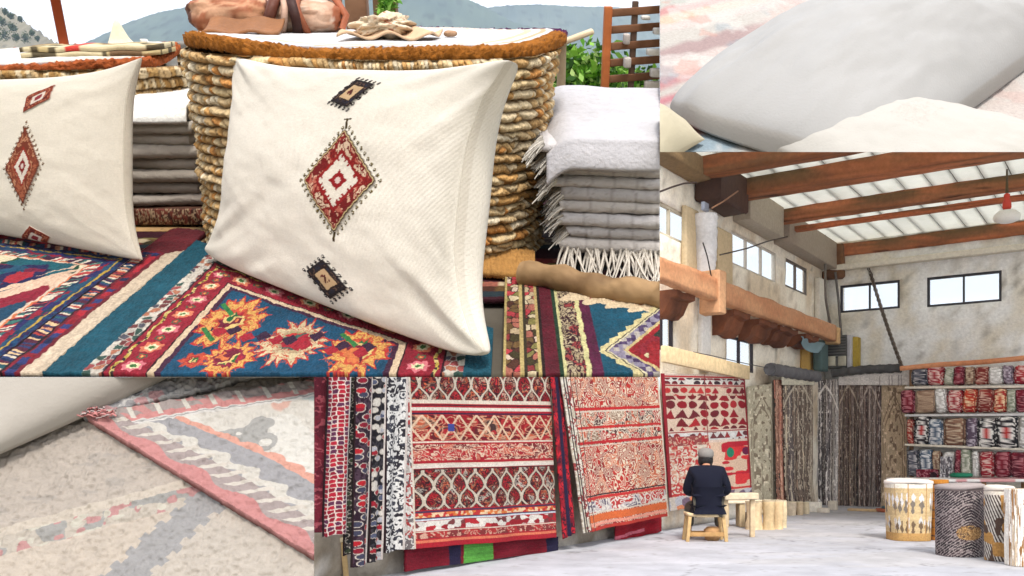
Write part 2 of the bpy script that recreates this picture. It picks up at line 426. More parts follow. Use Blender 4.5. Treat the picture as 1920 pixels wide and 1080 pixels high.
# --- centre rug: blue field, cream line, red border, mosaic, teal
kc = (gx(755, 660)[1] - gx(420, 545)[1]) / (gx(755, 660)[0] - gx(420, 545)[0])
cA = gx(420, 545); fL, fR = sx(297), sx(735)
def paintC(S, T):
    t = T - (cA[1] + kc * (S - cA[0]))          # 0 at the top of the field, positive beyond it
    wob = 0.006 * (fbm(S * 9, T * 9, 8) - .5)
    ctop = t * 0.78
    dL, dR = fL - S, S - fR
    d = np.maximum(np.maximum(dL, dR), ctop) + wob
    side = d <= np.maximum(dL, dR) + wob + 1e-6
    al = np.where(side, T, S) ; cr = d
    col = abrash(S, T, TEAL, 4, .35)
    # teal outer band, mosaic, red border with flowers, cream line
    w = [0, 0.0075, 0.050, 0.0705, 0.1]
    m = mosaic(al * 75, cr * 95, MOS, 3, 1, (200, 192, 180), .10)
    col = put(col, cr < w[3], m)
    red = abrash(S, T, (158, 20, 46), 5, .35)
    for k in range(-12, 50):
        y0 = k * 0.052 + 0.02
        dx, dy = (cr - 0.026) / 0.0125, (al - y0) / 0.0155
        f = flower(dx, dy, (232, 130, 92) if k % 2 else (226, 120, 130), (240, 226, 180), (70, 120, 60), k, 7, .35)
        red = stamp(red, dx, dy, f)
        red = stamp(red, (cr - 0.026) / 0.006, (al - y0 - 0.026) / 0.008, flower((cr - 0.026) / 0.006, (al - y0 - 0.026) / 0.008, (60, 100, 70), (200, 60, 60), (230, 180, 80), k + 3, 5, .4))
    ch = np.abs(cr - 0.0425 - 0.0018 * np.sin(al * 120)) < 0.0020
    red = put(red, ch, pick(hsh(np.floor(al * 180), np.floor(cr * 400)), [(205, 175, 70), (60, 40, 40), (225, 200, 120)]))
    col = put(col, cr < w[2] - .0005 + tooth(al, .0012, .012), red)
    col = put(col, np.abs(cr - w[2]) < .0011, (60, 14, 30))
    col = put(col, cr < w[1], abrash(S, T, (228, 200, 165), 6, .1))
    col = put(col, np.abs(cr - 0.0078) < .0009, (60, 20, 30))
    fld = abrash(S, T, (8, 78, 112), 7, .45, 4)
    fld = put(fld, (cr > -0.006) & (cr < 0), (70, 30, 60))
    YEL, ORA, CR, REDD = (232, 174, 84), (206, 76, 46), (222, 200, 156), (176, 22, 46)
    def fl(fld, px, py, w, hgt, c1, c2, c3, sd, n=13):
        g = gx(px, py); q = gx(px + w, py)[0] - g[0]; hh = abs(gx(px, py - hgt)[1] - gx(px, py + hgt)[1]) / 2
        x, y = (S - g[0]) / q, (T - g[1]) / hh
        x2, y2 = x + .25 * (vn(x * 2.2, y * 2.2, sd) - .5), y + .25 * (vn(x * 2.2, y * 2.2, sd + 9) - .5)
        r = np.maximum(np.abs(x2) * .75 + np.abs(y2) * .45, np.abs(y2) * .8); th = np.arctan2(y2, x2)
        sw = np.abs(((th * n / 6.283) % 1) - .5) * 2
        sw = sw * (.55 + .9 * vn(x * 5, y * 5, sd + 3)); fld = put(fld, r * (1 + .5 * sw) < 1.06, (196, 44, 40)); fld = put(fld, r * (1 + .5 * sw) < .95, c1); fld = put(fld, (r < .9) & (squiggle(x * 3, y * 3, [(0, 0, 0)], sd, 1.4, 4, (255, 255, 255), .13)[..., 0] > .5), (206, 84, 54))
        fld = put(fld, r * (1 + .3 * sw) < .56, c2); fld = put(fld, (r * (1 + .3 * sw) < .44), squiggle(x * 2, y * 2, c3, sd, 1.2, 3))
        return fld
    P3 = [REDD, (30, 110, 60), (235, 200, 120), (120, 20, 50), (220, 120, 60)]
    fld = fl(fld, 435, 615, 52, 40, YEL, ORA, P3, 1); fld = fl(fld, 432, 684, 46, 26, YEL, (150, 30, 60), P3, 2)
    fld = fl(fld, 550, 655, 56, 36, CR, (200, 170, 130), [REDD, (60, 100, 90), (200, 40, 40), (170, 160, 110)], 3, 17)
    fld = fl(fld, 672, 672, 56, 38, YEL, ORA, P3, 4)
    fld = fl(fld, 365, 690, 22, 12, ORA, REDD, P3, 6, 7)
    for px, py in ((428, 592), (655, 650), (392, 640)):
        g = gx(px, py); x, y = (S - g[0]) / .022, (T - g[1]) / .04
        fld = put(fld, (np.abs(x * .8 + y * .8) < .13) & (np.abs(x - y) < 1), (50, 128, 66))
    for i in range(16):
        g = gx(330 + 26 * i + 9 * hsh(i, 1.), 600 + 30 * hsh(i, 2.) + i * 4); x, y = (S - g[0]) / .009, (T - g[1]) / .016
        fld = put(fld, (np.abs(x) + np.abs(y) < 1) & (cr < -.02), REDD if i % 2 else (60, 30, 60))
    col = put(col, cr < 0, fld)
    return col, 0.002 * (vn(S * 120, T * 120) - .5)
S_left_edge = sx(92); S_right_edge = sx(921)
topC = lambda S: np.minimum(cA[1] + kc * (S - cA[0]) + 0.128, 3.87 * H)
rug_mesh("kilim_rug", S_left_edge, S_right_edge, lambda S: S * 0 + b7, topC, 760, 420, paintC, label="bright rug with blue field of yellow flowers under the big embroidered cushion")
# --- left rug: navy field with hexagon, striped borders, cream edge
kl = -0.36
g0 = gx(160, 510)
def paintL(S, T):
    t = (T - (g0[1] + kl * (S - g0[0]))) * .94
    dS = S - g0[0]
    d = np.maximum(dS, t) + 0.003 * (fbm(S * 9, T * 9, 18) - .5)
    al = np.where(dS > t, T, S)
    e = [0, 0.006, 0.012, 0.042, 0.062, 0.068, 0.095, 0.125, 0.131, 0.16]
    tot = S_left_edge - g0[0]
    q = d / tot                                 # 0 at the field, 1 at the outer edge
    col = put(abrash(S, T, (110, 30, 40), 12, .4), dS > t, abrash(S, T, CREAM, 2, .12))
    def band(c0, q1, c): return put(c0, q < q1, c)
    col = band(col, .80, abrash(S, T, (120, 18, 40), 3, .5))
    bead = pick(hsh(np.floor(al * 70), 3., 1), [(190, 30, 50), (50, 60, 120), (150, 20, 40), (30, 40, 80)])
    col = put(col, (q > .66) & (q < .74), bead)
    stripes = pick(hsh(np.floor(al * 230 + 12 * q), 1., 2), MOS3)
    col = put(col, q < .62, stripes); col = put(col, (np.abs(q - .62) < .012) | (np.abs(q - .46) < .012), (40, 20, 30))
    col = put(col, q < .45, abrash(S, T, (16, 52, 92), 5, .5))
    hat = pick(hsh(np.floor(al * 160), np.floor(q * 30), 2), [(24, 70, 110), (20, 40, 90), (50, 30, 80)])
    col = put(col, (q < .45) & (q > .37), hat)
    col = put(col, q < .37, (196, 158, 50)); col = put(col, q < .34, abrash(S, T, (18, 70, 104), 6, .5))
    mo = mosaic(al * 40, q * 16, [(150, 20, 50), (30, 80, 110), (40, 40, 100), (16, 60, 90)], 9)
    col = put(col, (q < .32) & (q > .2), mo)
    st2 = pick(hsh(np.floor(al * 210 - 14 * q), 7., 2), [(235, 220, 195), (190, 60, 60), (60, 120, 110), (240, 220, 200), (70, 30, 60)])
    col = put(col, q < .19, st2); col = put(col, q < .06, (222, 120, 70)); col = put(col, q < .035, (232, 205, 180))
    fld = abrash(S, T, (36, 28, 74), 7, .6)
    g = gx(40, 530); x, y = (S - g[0]) / .085, (T - g[1]) / .17
    r = np.maximum(np.abs(y), np.abs(x) * .8 + np.abs(y) * .5)
    sw = tooth(x + y, .22, .14)
    fld = put(fld, r < .95 + sw, (240, 225, 185)); fld = put(fld, r < .68, (30, 80, 60)); fld = put(fld, r < .6, (16, 96, 110)); fld = put(fld, r < .3, (34, 34, 84)); fld = put(fld, r < .16, (180, 30, 50))
    g = gx(-10, 620); x, y = (S - g[0]) / .1, (T - g[1]) / .14; r = np.abs(x) + np.abs(y) * .8
    fld = put(fld, r < 1.1 + tooth(x - y, .25, .2), (238, 200, 170)); fld = put(fld, r < .8, (150, 20, 50)); fld = put(fld, r < .45, (20, 70, 100))
    mo = mosaic(S * 34, T * 26, [(36, 28, 74), (36, 28, 74), (120, 20, 60), (24, 80, 110)], 19)
    fld = put(fld, (vn(S * 20, T * 20, 3) > .62) & (np.abs(d) > .03) & (r > 1.4), mo)
    col = put(col, d < 0, fld)
    return col, 0.0025 * (vn(S * 120, T * 120, 2) - .5)
rug_mesh("kilim_rug", -2.75 * H, S_left_edge - .001, lambda S: S * 0 + b7, lambda S: np.minimum(4.15 * H, g0[1] + kl * (S - g0[0]) + (S_left_edge - g0[0]) / .94 * .9 + np.where(S > S_left_edge - .06, .12, 0)), 420, 420, paintL, label="navy rug with striped borders and cream edge under the left cushion")
# --- right rug
kr = -0.42
g3 = gx(1048, 545)
def paintR(S, T):
    t = (T - (g3[1] + kr * (S - g3[0]))) * .92
    s0 = S_r0
    q = S
    col = abrash(S, T, (96, 12, 34), 3, .4)
    x = lambda px: sx(px)
    gold = (200, 176, 110)
    m1 = mosaic(S * 95, T * 52, MOS2 + [(230, 205, 180), (200, 60, 70)], 4, 1, (60, 30, 25), .1)
    col = put(col, S < x(1017), m1)
    for p_ in (943, 980, 1014): col = put(col, np.abs(S - x(p_)) < .0025, gold)
    col = put(col, np.abs(S - x(986)) < .0016, (60, 50, 30))
    col = put(col, np.abs(S - x(1019)) < .0015, (40, 20, 20))
    in3 = (S > x(1053)) & (t < 0.04)
    m2 = squiggle(S * 150, T * 80, [(196, 176, 140), (176, 156, 120), (160, 60, 60)], 5, 1.0, 4, (58, 22, 34), .45)
    col = put(col, (S > x(1056)), m2)
    wob = .0006 * np.sin(T * 160)
    col = put(col, (np.abs(S - x(1058) + wob) < .0026) , (222, 214, 150)); col = put(col, (np.abs(S - x(1053)) < .002), (30, 60, 40))
    top = (S > x(1100)) & (t > .0)
    m3 = mosaic(S * 75, T * 40, MOS2, 6, 1, (60, 20, 30), .1)
    col = put(col, top, m3)
    f = (S > x(1108)) & (t < 0)
    col = put(col, f, abrash(S, T, (92, 20, 60), 6, .4)); 
    col = put(col, (np.abs(S - x(1104) + wob) < .0026) & (t < .012), (222, 214, 150))
    col = put(col, (S > x(1108)) & (np.abs(t) < .004), (214, 196, 130))
    f2 = (S > x(1112) + 0.010) & (t < -.006)
    col = put(col, f2, abrash(S, T, (6, 80, 104), 7, .4))
    for i in range(5):
        g = gx(1080 + 42 * i, 568 + 7 * i); xx, yy = (S - g[0]) / .014, (T - g[1]) / .02
        r = np.hypot(xx, yy) * (1 + .4 * np.sin(np.arctan2(yy, xx) * 3))
        col = put(col, r < 1.0, (236, 210, 170)); col = put(col, (np.hypot(xx - 1.7, yy + .5) < .6), (170, 30, 60)); col = put(col, (np.hypot(xx, yy - .9) < .5), (200, 110, 60))
    # big lozenge with a serrated cream edge
    g = gx(1115, 672); g2 = gx(1222, 588); kk = (g2[1] - g[1]) / (g2[0] - g[0])
    cx_ = g2[0] + .01; cy_ = g[1]
    rr = (np.abs(T - cy_) + kk * np.abs(S - cx_ - .0)) / (g2[1] - g[1])
    sw = tooth(T + S * .2, .07, .022)
    col = put(col, rr < 1.06 + sw, (224, 208, 150)); col = put(col, rr < 1.0, (60, 50, 60)); col = put(col, rr < .98, (226, 214, 170))
    col = put(col, rr < .95, pick(hsh(np.floor(S * 180), np.floor(T * 100), 3), [(90, 70, 110), (150, 140, 160), (70, 50, 90), (190, 180, 170)]))
    col = put(col, rr < .76, (214, 190, 130)); col = put(col, rr < .7, abrash(S, T, (160, 18, 30), 9, .5))
    sq = squiggle(S * 22, T * 18, [(225, 210, 160), (150, 20, 40), (40, 50, 40), (120, 20, 60)], 12, 1, 2)
    col = put(col, (rr < .6) & (vn(S * 24, T * 18, 8) > .5), sq)
    return col, 0.002 * (vn(S * 120, T * 120, 4) - .5)
S_r0 = sx(943)
rug_mesh("kilim_rug", S_r0, 0.34, lambda S: S * 0 + b7, lambda S: np.minimum(3.4 * H, g3[1] + kr * (S - g3[0]) + .035), 420, 420, paintR, label="rug with brown mosaic stripes and teal field at the right end of the terrace")
# woven strips lying under the rugs' ends, behind the cushions
def paintU(S, T):
    col = abrash(S, T, (70, 18, 34), 3, .5)
    col = put(col, (T * 9 % 1) < .35, mosaic(S * 50, T * 40, MOS2, 8)); col = put(col, (T * 9 % 1) > .8, (40, 60, 70))
    return col, 0 * S
rug_mesh("floor_runner", -2.4 * H, 0.3, lambda S: S * 0 + 3.0 * H, lambda S: S * 0 + 5.0 * H, 300, 160, paintU, th=.003, lift=-.004, label="dark red runner lying across the terrace beneath the baskets and rugs")

# ---------------------------------------------------------------- embroidery on the cushions
def diamond(col, h, x, y, rings, sd, bead=None, nb=9, jag=.06):
    """lozenge |x|+|y|<1 with layered rings (outer to inner)"""
    w = .10 * (vn(x * 4 + sd, y * 4, sd) - .5)
    r = np.abs(x) + np.abs(y) + w * .5
    peri = (np.abs(x) - np.abs(y)) * .5
    if bead:
        for k in range(-nb, nb + 1):
            for sxn in (-1, 1):
                for syn in (-1, 1):
                    f = abs(k) / nb
                    if k < 0: continue
                    bx, by = sxn * f * 1.13, syn * (1 - f) * 1.13
                    dx = (x - bx) * bead[1]; dy = (y - by) * bead[2]
                    rr = np.hypot(dx, dy)
                    col = put(col, (rr < 1) & (rr > .35), bead[0]); h = np.maximum(h, np.where(rr < 1, .0018 * (1 - rr), 0))
                    dx = (x - bx * .95) * bead[1] * 1.6; dy = (y - by * .95) * bead[2] * 1.6
                    col = put(col, np.hypot(dx, dy) < .7, bead[3] if len(bead) > 3 else bead[0])
    for r0, c, kind in rings:
        m = r < r0 + (jag * (np.abs(((peri * 9) % 1) - .5)) if kind != 'line' else 0)
        if kind == 'sq': cc = squiggle(x * 5, y * 5, c, sd, 1.3, 4, c[0], .22)
        elif kind == 'tick': cc = pick(hsh(np.floor(peri * 34), np.sign(x) + 3 * np.sign(y), sd), c)
        else: cc = full(x, c)
        col = put(col, m, cc); h = np.where(m, .0016 + .0006 * vn(x * 40, y * 40, sd), h)
    return col, h
OUT = (74, 58, 22)
def paint_main(U, V, col, local):
    h = 0 * U
    v = vn(U * 160, V * 160, 3) * .5 + vn(U * 60, V * 220, 5) * .5
    col = col * (.97 + .1 * v + .06 * vn(U * 120, V * 170, 11))[..., None]
    x, y = local((633, 338), (699, 337), (647, 242))
    col, h = diamond(col, h, x, y, [(1.0, (70, 48, 26), 'l'), (.965, (214, 190, 140), 'l'), (.93, (110, 30, 24), 'l'),
        (.89, [(120, 22, 22), (226, 180, 150), (196, 110, 90), (150, 30, 26), (230, 200, 170)], 'sq'), (.62, (150, 24, 24), 'l'), (.52, [(238, 226, 210), (150, 30, 30), (238, 226, 210)], 'tick'), (.44, (238, 228, 212), 'l'), (.20, (150, 20, 26), 'l'), (.07, (225, 200, 190), 'l')],
        2, ((104, 88, 40), 26, 26, (60, 46, 20)), 11)
    col = put(col, (np.abs(y - 1.2) < .015) & (np.abs(x) < .12), OUT); col = put(col, (np.abs(x) < .03) & (np.abs(y) > 1) & (np.abs(y) < 1.2), OUT)
    for pts, sd in ((((661, 173), (703, 158), (670, 149)), 5), (((610, 523), (651, 539), (603, 485)), 6)):
        x, y = local(*pts)
        h2 = 0 * U
        col, h2 = diamond(col, h2, x, y, [(1.0, (40, 32, 34), 'l'), (.84, [(38, 28, 30), (110, 84, 70), (50, 36, 36), (40, 44, 62)], 'sq'), (.62, (52, 34, 28), 'l'), (.54, (216, 182, 140), 'l')], sd, ((44, 36, 38), 11, 11, (44, 36, 38)), 5, .02)
        col = put(col, (np.hypot(x * 1.4, y * 1.6) < .33) & (vn(x * 9, y * 9, sd) > .56), (110, 50, 40)); col = put(col, (np.abs(x) < .05) & (np.abs(y) < .2), (90, 40, 34))
        h = np.maximum(h, h2)
    return col, h
def paint_left(U, V, col, local):
    h = 0 * U
    v = vn(U * 160, V * 160, 3) * .5 + vn(U * 60, V * 220, 5) * .5
    col = col * (.97 + .1 * v + .06 * vn(U * 120, V * 170, 11))[..., None]
    R1, R2 = (150, 70, 44), (186, 120, 84)
    x, y = local((43, 312), (77, 308), (50, 238))
    col, h = diamond(col, h, x, y, [(1.0, (120, 60, 40), 'l'), (.92, [(126, 56, 36), (200, 140, 104), (150, 74, 50), (176, 100, 70)], 'sq'), (.5, (160, 50, 36), 'l'), (.42, (236, 226, 210), 'l'), (.2, (140, 34, 34), 'l'), (.06, (230, 210, 200), 'l')], 3, ((120, 84, 50), 17, 26, (140, 100, 66)), 9)
    for pts, sd in ((((76, 184), (102, 172), (80, 170)), 5), (((66, 446), (92, 466), (74, 434)), 6)):
        x, y = local(*pts)
        r = np.maximum(np.abs(x), np.abs(y)) + .06 * (vn(x * 4, y * 4, sd) - .5)
        m = r < 1
        col = put(col, r < 1, (150, 66, 44)); col = put(col, (r < .84), squiggle(x * 3, y * 2, [(158, 72, 50), (196, 120, 88), (110, 40, 34)], sd, 1.5, 3, (120, 44, 34), .3))
        col = put(col, r < .48, (236, 222, 208)); col = put(col, r < .26, (150, 50, 60)); h = np.where(m, .0015, h)
    return col, h

def ons(pt, G, e): return A.W(*A.on(pt[0], pt[1], G, e))
# big cushion
GL, GR = gx(378, 495), gx(938, 724)
e = (GR - GL) / np.linalg.norm(GR - GL); nb = np.array([-e[1], e[0]]); lean = 0.08
BLc, BRc = A.W(GL[0], GL[1], .015), A.W(GR[0], GR[1], .018)
TLc = ons((430, 92), GL + nb * lean, e); TRc = ons((994, 93), GR + nb * (lean), e)
nrm = np.cross(BRc - BLc, TLc - BLc); nrm /= np.linalg.norm(nrm)
if nrm[1] > 0: nrm = -nrm
pillow("embroidered_cushion", (TLc, TRc, BRc, BLc), nrm, 0.042, M_linen, paint_main, 460, bow=(.085, .115, -.01, .11), ear=3.2, wr=.32, clip=SA, pw=.27, back=1.5, round_=.075,
       label="large cream cushion with a red and gold diamond leaning on the basket")
# left cushion
GL2, GR2 = gx(-190, 425), gx(280, 512)
e2 = (GR2 - GL2) / np.linalg.norm(GR2 - GL2); nb2 = np.array([-e2[1], e2[0]])
q = [ons((-190, 130), GL2 + nb2 * .06, e2), ons((276, 100), GR2 + nb2 * .06, e2), A.W(*GR2, .012), A.W(*GL2, .012)]
n2 = np.cross(q[2] - q[3], q[0] - q[3]); n2 /= np.linalg.norm(n2)
if n2[1] > 0: n2 = -n2
pillow("embroidered_cushion", q, n2, 0.038, M_linen, paint_left, 360, bow=(.10, .06, .02, .03), ear=3.5, wr=.25, clip=SA, pw=.36, back=.7, seed=5, base=(242, 233, 216),
       label="cream cushion with a rust brown diamond, cut by the left side of the picture")

# ---------------------------------------------------------------- coiled baskets
JUTE = [(216, 186, 140), (200, 166, 116), (224, 204, 168), (204, 158, 98), (206, 172, 122), (186, 150, 100), (226, 212, 184), (206, 180, 138), (218, 196, 156), (194, 138, 78), (214, 190, 146), (206, 184, 146)]
def basket(cen, e, A1, B1, z0, z1, rows, name, label, pal, flare=1.05, px=2.7, nper=900, dens=1.0, tone=1.0):
    """oval body of coiled, beaded rope; cen, e in the stage's ground frame"""
    root = empty(name, A.W(cen[0], cen[1], z0), label, "basket", "coiled rope baskets")
    nv = rows * 9
    th = np.linspace(0, 2 * math.pi, nper, endpoint=False); zz = np.linspace(0, 1, nv)
    TH, Z = np.meshgrid(th, zz, indexing='ij')
    ct, st = np.cos(TH), np.sin(TH)
    r = (np.abs(ct) ** px + np.abs(st) ** px) ** (-1 / px)
    n1 = np.array([-e[1], e[0]])
    row = Z * rows + .5 * (fbm(TH * 3, Z * 3, 4) - .5) + .5 * (vn(TH * 1.1, Z * 2, 14) - .5) + .22 * (vn(TH * 26, Z * 14, 15) - .5); ri = np.floor(row); rf = row - ri
    prof = np.sqrt(np.clip(1 - (2 * rf - 1) ** 2, 0, 1))
    bead = TH * r * (A1 + B1) * 34 * dens * (1 + .25 * (hsh(ri, 2.) - .5)) + ri * .37 + 1.6 * vn(TH * 9, ri, 3) + rf * .7
    bi = np.floor(bead); bf = bead - bi
    bpf = np.sqrt(np.clip(1 - (2 * bf - 1) ** 2, 0, 1))
    big = hsh(ri, 8.) > .45
    out = .0125 * prof * (.45 + .55 * np.where(big, bpf, .5 + .5 * bpf)) + .004 * (fbm(TH * 6, Z * 9, 9) - .5) + .006 * (hsh(ri, 5.) - .5) + .005 * (hsh(bi, ri, 4) - .5) * prof + .003 * (vn(TH * 120, Z * 120, 6) - .5)
    fl = 1 + (flare - 1) * Z + .018 * np.sin(Z * 5 + 1)
    rr = r * fl
    a = cen[0] + .012 * Z + (e[0] * ct * A1 * rr + n1[0] * st * B1 * rr); b = cen[1] + (e[1] * ct * A1 * rr + n1[1] * st * B1 * rr)
    oa, ob = e[0] * ct * B1 + n1[0] * st * A1, e[1] * ct * B1 + n1[1] * st * A1
    ol = np.hypot(oa, ob); a = a + oa / ol * out; b = b + ob / ol * out
    P = A.W(a, b, z0 + (z1 - z0) * Z)
    v = hsh(bi, ri, 3) * .75 + .25 * vn(TH * 5, ri * .7, 6)
    col = pick(np.clip(v + .25 * (fbm(TH * 2, Z * 2.2, 30) - .5), 0, .999), pal) * (tone * (.85 + .3 * hsh(bi, ri, 7)) * (.8 + .4 * vn(TH * 150, row * 5, 8)))[..., None]
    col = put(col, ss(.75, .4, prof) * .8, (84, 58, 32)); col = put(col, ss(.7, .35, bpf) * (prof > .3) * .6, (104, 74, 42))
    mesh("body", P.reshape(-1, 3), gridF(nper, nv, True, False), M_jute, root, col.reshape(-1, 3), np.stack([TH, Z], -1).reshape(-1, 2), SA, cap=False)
    return root
def lid(cen, e, A1, B1, z, th_, name, label, px=2.6, edge=(150, 92, 30), topc=(216, 214, 214), back=None, nr=90, nt=520, cat="small rug", drop=.0, wav=.005):
    t = np.linspace(0, 2 * math.pi, nt, endpoint=False); rho = np.concatenate([np.linspace(0, .955, nr), .955 + .045 * np.sin(np.linspace(.1, math.pi / 2, 10)), [1, .985]])
    z_off = np.concatenate([np.full(nr, th_), th_ * (.5 + .5 * np.cos(np.linspace(.1, math.pi / 2, 10) )), [0.1 * th_, -.0 * th_]])
    TH, R = np.meshgrid(t, rho, indexing='ij'); ct, st = np.cos(TH), np.sin(TH)
    Zo = np.broadcast_to(z_off, TH.shape)
    r = (np.abs(ct) ** px + np.abs(st) ** px) ** (-1 / px) * R * (1 + .02 * np.sin(TH * 3 + 1) + .01 * np.sin(TH * 7))
    n1 = np.array([-e[1], e[0]])
    a = cen[0] + e[0] * ct * A1 * r + n1[0] * st * B1 * r; b = cen[1] + e[1] * ct * A1 * r + n1[1] * st * B1 * r
    pile = np.where(R > .93, .0035 * (vn(TH * 160, R * 40 + Zo * 900, 3) - .5) * 2, .002 * fbm(a * 60, b * 60))
    cz = z + Zo + wav * (np.sin(TH * 2 + .6) + .5 * np.sin(TH * 5)) * R ** 2 + pile - drop * R ** 2
    P = A.W(a + pile * ct, b + pile * st, cz)
    col = full(TH, topc) * (.9 + .15 * fbm(a * 40, b * 40, 2))[..., None]
    col = put(col, (fbm(a * 14, b * 30, 6) > .58) * .5, (176, 184, 198))
    q = (a - cen[0]) * e[0] + (b - cen[1]) * e[1]
    col = put(col, (R > .86) & (R < .9) & (q > 0), (196, 168, 136)); col = put(col, (R > .78) & (R < .82) & (q > -.1), (206, 186, 160))
    ec = full(TH, edge) * (.72 + .6 * vn(TH * 200, R * 30 + Zo * 600, 6))[..., None]
    if back is not None: ec = np.where(((st > .25) & (ct > -.75))[..., None], full(TH, back) * (.7 + .6 * vn(TH * 90, R * 30, 6))[..., None], ec)
    col = put(col, R > .93, ec)
    V = P.reshape(-1, 3); Fc = gridF(nt, len(rho), True, False)
    o = mesh(name, V, Fc, M_rug, None, col.reshape(-1, 3), None, SA, cap=False)
    return tag(o, label, cat, "small rugs draped as basket lids")
gl, gr = gx(378, 436), gx(985, 497)
cen = (gl + gr) / 2; cen = cen + np.array([0.024, .045]); e1 = (gr - gl) / np.linalg.norm(gr - gl); Ah = np.linalg.norm(gr - gl) / 2 * .885
zb = A.at_b(700, 104, cen[1] - .13)[2]
basket(cen, e1, Ah, .155, -.004, zb, 21, "coiled_basket", "big oval basket of orange and tan beaded rope coils behind the cushion", JUTE, flare=1.075, dens=2.1, nper=1800)
lidc = cen + np.array([.016, .02])
lid(lidc, e1, Ah * 1.10, .185, zb - .002, .017, "basket_lid", "white small rug with brown pile edge covering the big basket", back=(74, 26, 70))
# left basket
c4 = A.at_b(150, 150, 4.6 * H); c4 = np.array([c4[0] - .05, c4[1]])
zl = A.at_b(150, 128, c4[1] - .14)[2]
basket(c4, np.array([.995, .08]), .262, .16, -.004, zl, 14, "coiled_basket", "pale rope basket behind the left cushion", [(206, 176, 130), (186, 150, 96), (222, 202, 166), (170, 130, 76)], flare=1.03, nper=800, dens=2.3)
lid(c4 + np.array([-.03, .0]), np.array([.99, .12]), .235, .17, zl - .002, .014, "basket_lid", "pale small rug with rust edge covering the left basket", edge=(160, 82, 40), topc=(232, 226, 216), nt=400, wav=.006)
# ---------------------------------------------------------------- stacks of folded cloth, planks, things on the baskets
def folded(name, a0, a1, b0, b1, z, th_, label, group, col0, seed, fringe=None, sag=.0, front_round=True, skew=0.0, top_noise=.003, nu=90, nv=40):
    """one folded cloth lying flat: rounded fold towards the viewer"""
    r = np.random.RandomState(seed)
    root = empty(name, A.W((a0 + a1) / 2, (b0 + b1) / 2, z), label, "folded cloth", group)
    m = 34
    s = np.linspace(0, 1, m)
    # profile in (b,c): bottom back -> bottom front -> rounded fold -> top front -> top back
    pb = np.concatenate([np.linspace(b1, b0 + th_ * .5, 10), b0 + th_ * .5 - np.sin(np.linspace(0, math.pi, 14)[1:-1]) * th_ * .55, np.linspace(b0 + th_ * .5, b1, 22)])
    pc = np.concatenate([np.zeros(10), (1 - np.cos(np.linspace(0, math.pi, 14)[1:-1])) / 2 * th_, np.full(22, th_)])
    a = np.linspace(a0, a1, nu)
    Aq, I = np.meshgrid(a, np.arange(len(pb)), indexing='ij')
    Bq, Cq = pb[I], pc[I]
    w = fbm(Aq * 14, Bq * 9 + seed, seed) - .5; w2 = vn(Aq * 7 + seed, I * .0 + seed, seed)
    up = Cq / th_
    Cn = z + Cq * (.92 + .16 * w2) + top_noise * 2 * w * up + sag * ((Aq - a0) / (a1 - a0)) + .002 * (vn(Aq * 160, Cq * 300, seed) - .5)
    Bn = Bq + .010 * (vn(Aq * 10 + seed * 3, Cq * 0 + seed, 7) - .5) * (1 - up * .3) + skew * (Aq - a0) + .004 * w
    ea_ = .01 * (vn(Cq * 60, Bq * 20 + seed, seed) - .5) * ((Aq - a0) < .02)
    P = A.W(Aq + ea_, Bn, Cn)
    c = full(Aq, col0) * (.88 + .2 * fbm(Aq * 30, Cq * 90 + Bq * 20, seed + 2))[..., None]
    if fringe is not None:
        c = put(c, (vn(Aq * 260, Cq * 300 + Bq * 60, seed) > .86) * .35, (120, 112, 104)); c = put(c, (np.abs(((Aq * 34 + .4 * vn(Aq * 3, Cq * 60, seed)) % 1) - .5) < .06) * .3, (110, 104, 98))
    V = P.reshape(-1, 3); Fc = gridF(nu, len(pb))
    caps = [tuple(range(len(pb))), tuple((nu - 1) * len(pb) + k for k in range(len(pb) - 1, -1, -1)), ]
    bot = [(i * len(pb), (i + 1) * len(pb), (i + 1) * len(pb) + len(pb) - 1, i * len(pb) + len(pb) - 1) for i in range(nu - 1)]
    Fl = Fc.tolist() + caps + bot
    mesh("cloth", V, Fl, M_cloth, root, c.reshape(-1, 3), np.stack([Aq, Cq + Bq], -1).reshape(-1, 2), SA, smooth=True)
    if fringe:
        parts = []
        n, side, ln, cc = fringe
        for k in range(n):
            f = r.rand()
            if side == 'left':
                p0 = np.array([a0 + .004, b0 + (b1 - b0) * .5 * f ** 1.5, z + th_ * (.35 + .5 * r.rand())]); d = np.array([-.9 - .3 * r.rand(), -.5 * r.rand(), -.15 - .5 * r.rand()])
            else:
                p0 = np.array([a0 + (a1 - a0) * f, b0 + .002 + skew * (a1 - a0) * f, z + th_ * (.15 + .4 * r.rand())]); d = np.array([(r.rand() - .5) * 1.1, -.5 - .4 * r.rand(), -.5 - .6 * r.rand()])
            L_ = ln * (.5 + .7 * r.rand()); t = np.linspace(0, 1, 5)
            q = p0 + np.outer(t, d) * L_ + np.outer(t ** 2, [(r.rand() - .5) * .4, 0, -.5]) * L_
            q[:, 2] = np.maximum(q[:, 2], .004)
            Vt, Ft = tube(A.W(q[:, 0], q[:, 1], q[:, 2]), np.linspace(.0019, .0008, 5), 5)
            parts.append((Vt, Ft, lin(cc) * (.75 + .35 * r.rand())))
        if parts:
            Vt, Ft, Ct = join(parts); mesh("fringe", Vt, Ft, M_cloth, root, Ct, None, SA, cap=False)
    return root
def wood_col(V, c0, c1, s=1, k=40, ax=0):
    q = V - V.mean(0); t = fbm(q[:, 1] * k + q[:, 2] * k, q[:, ax] * 4, s)
    return lin(c0) * (1 - t[:, None]) + lin(c1) * t[:, None]
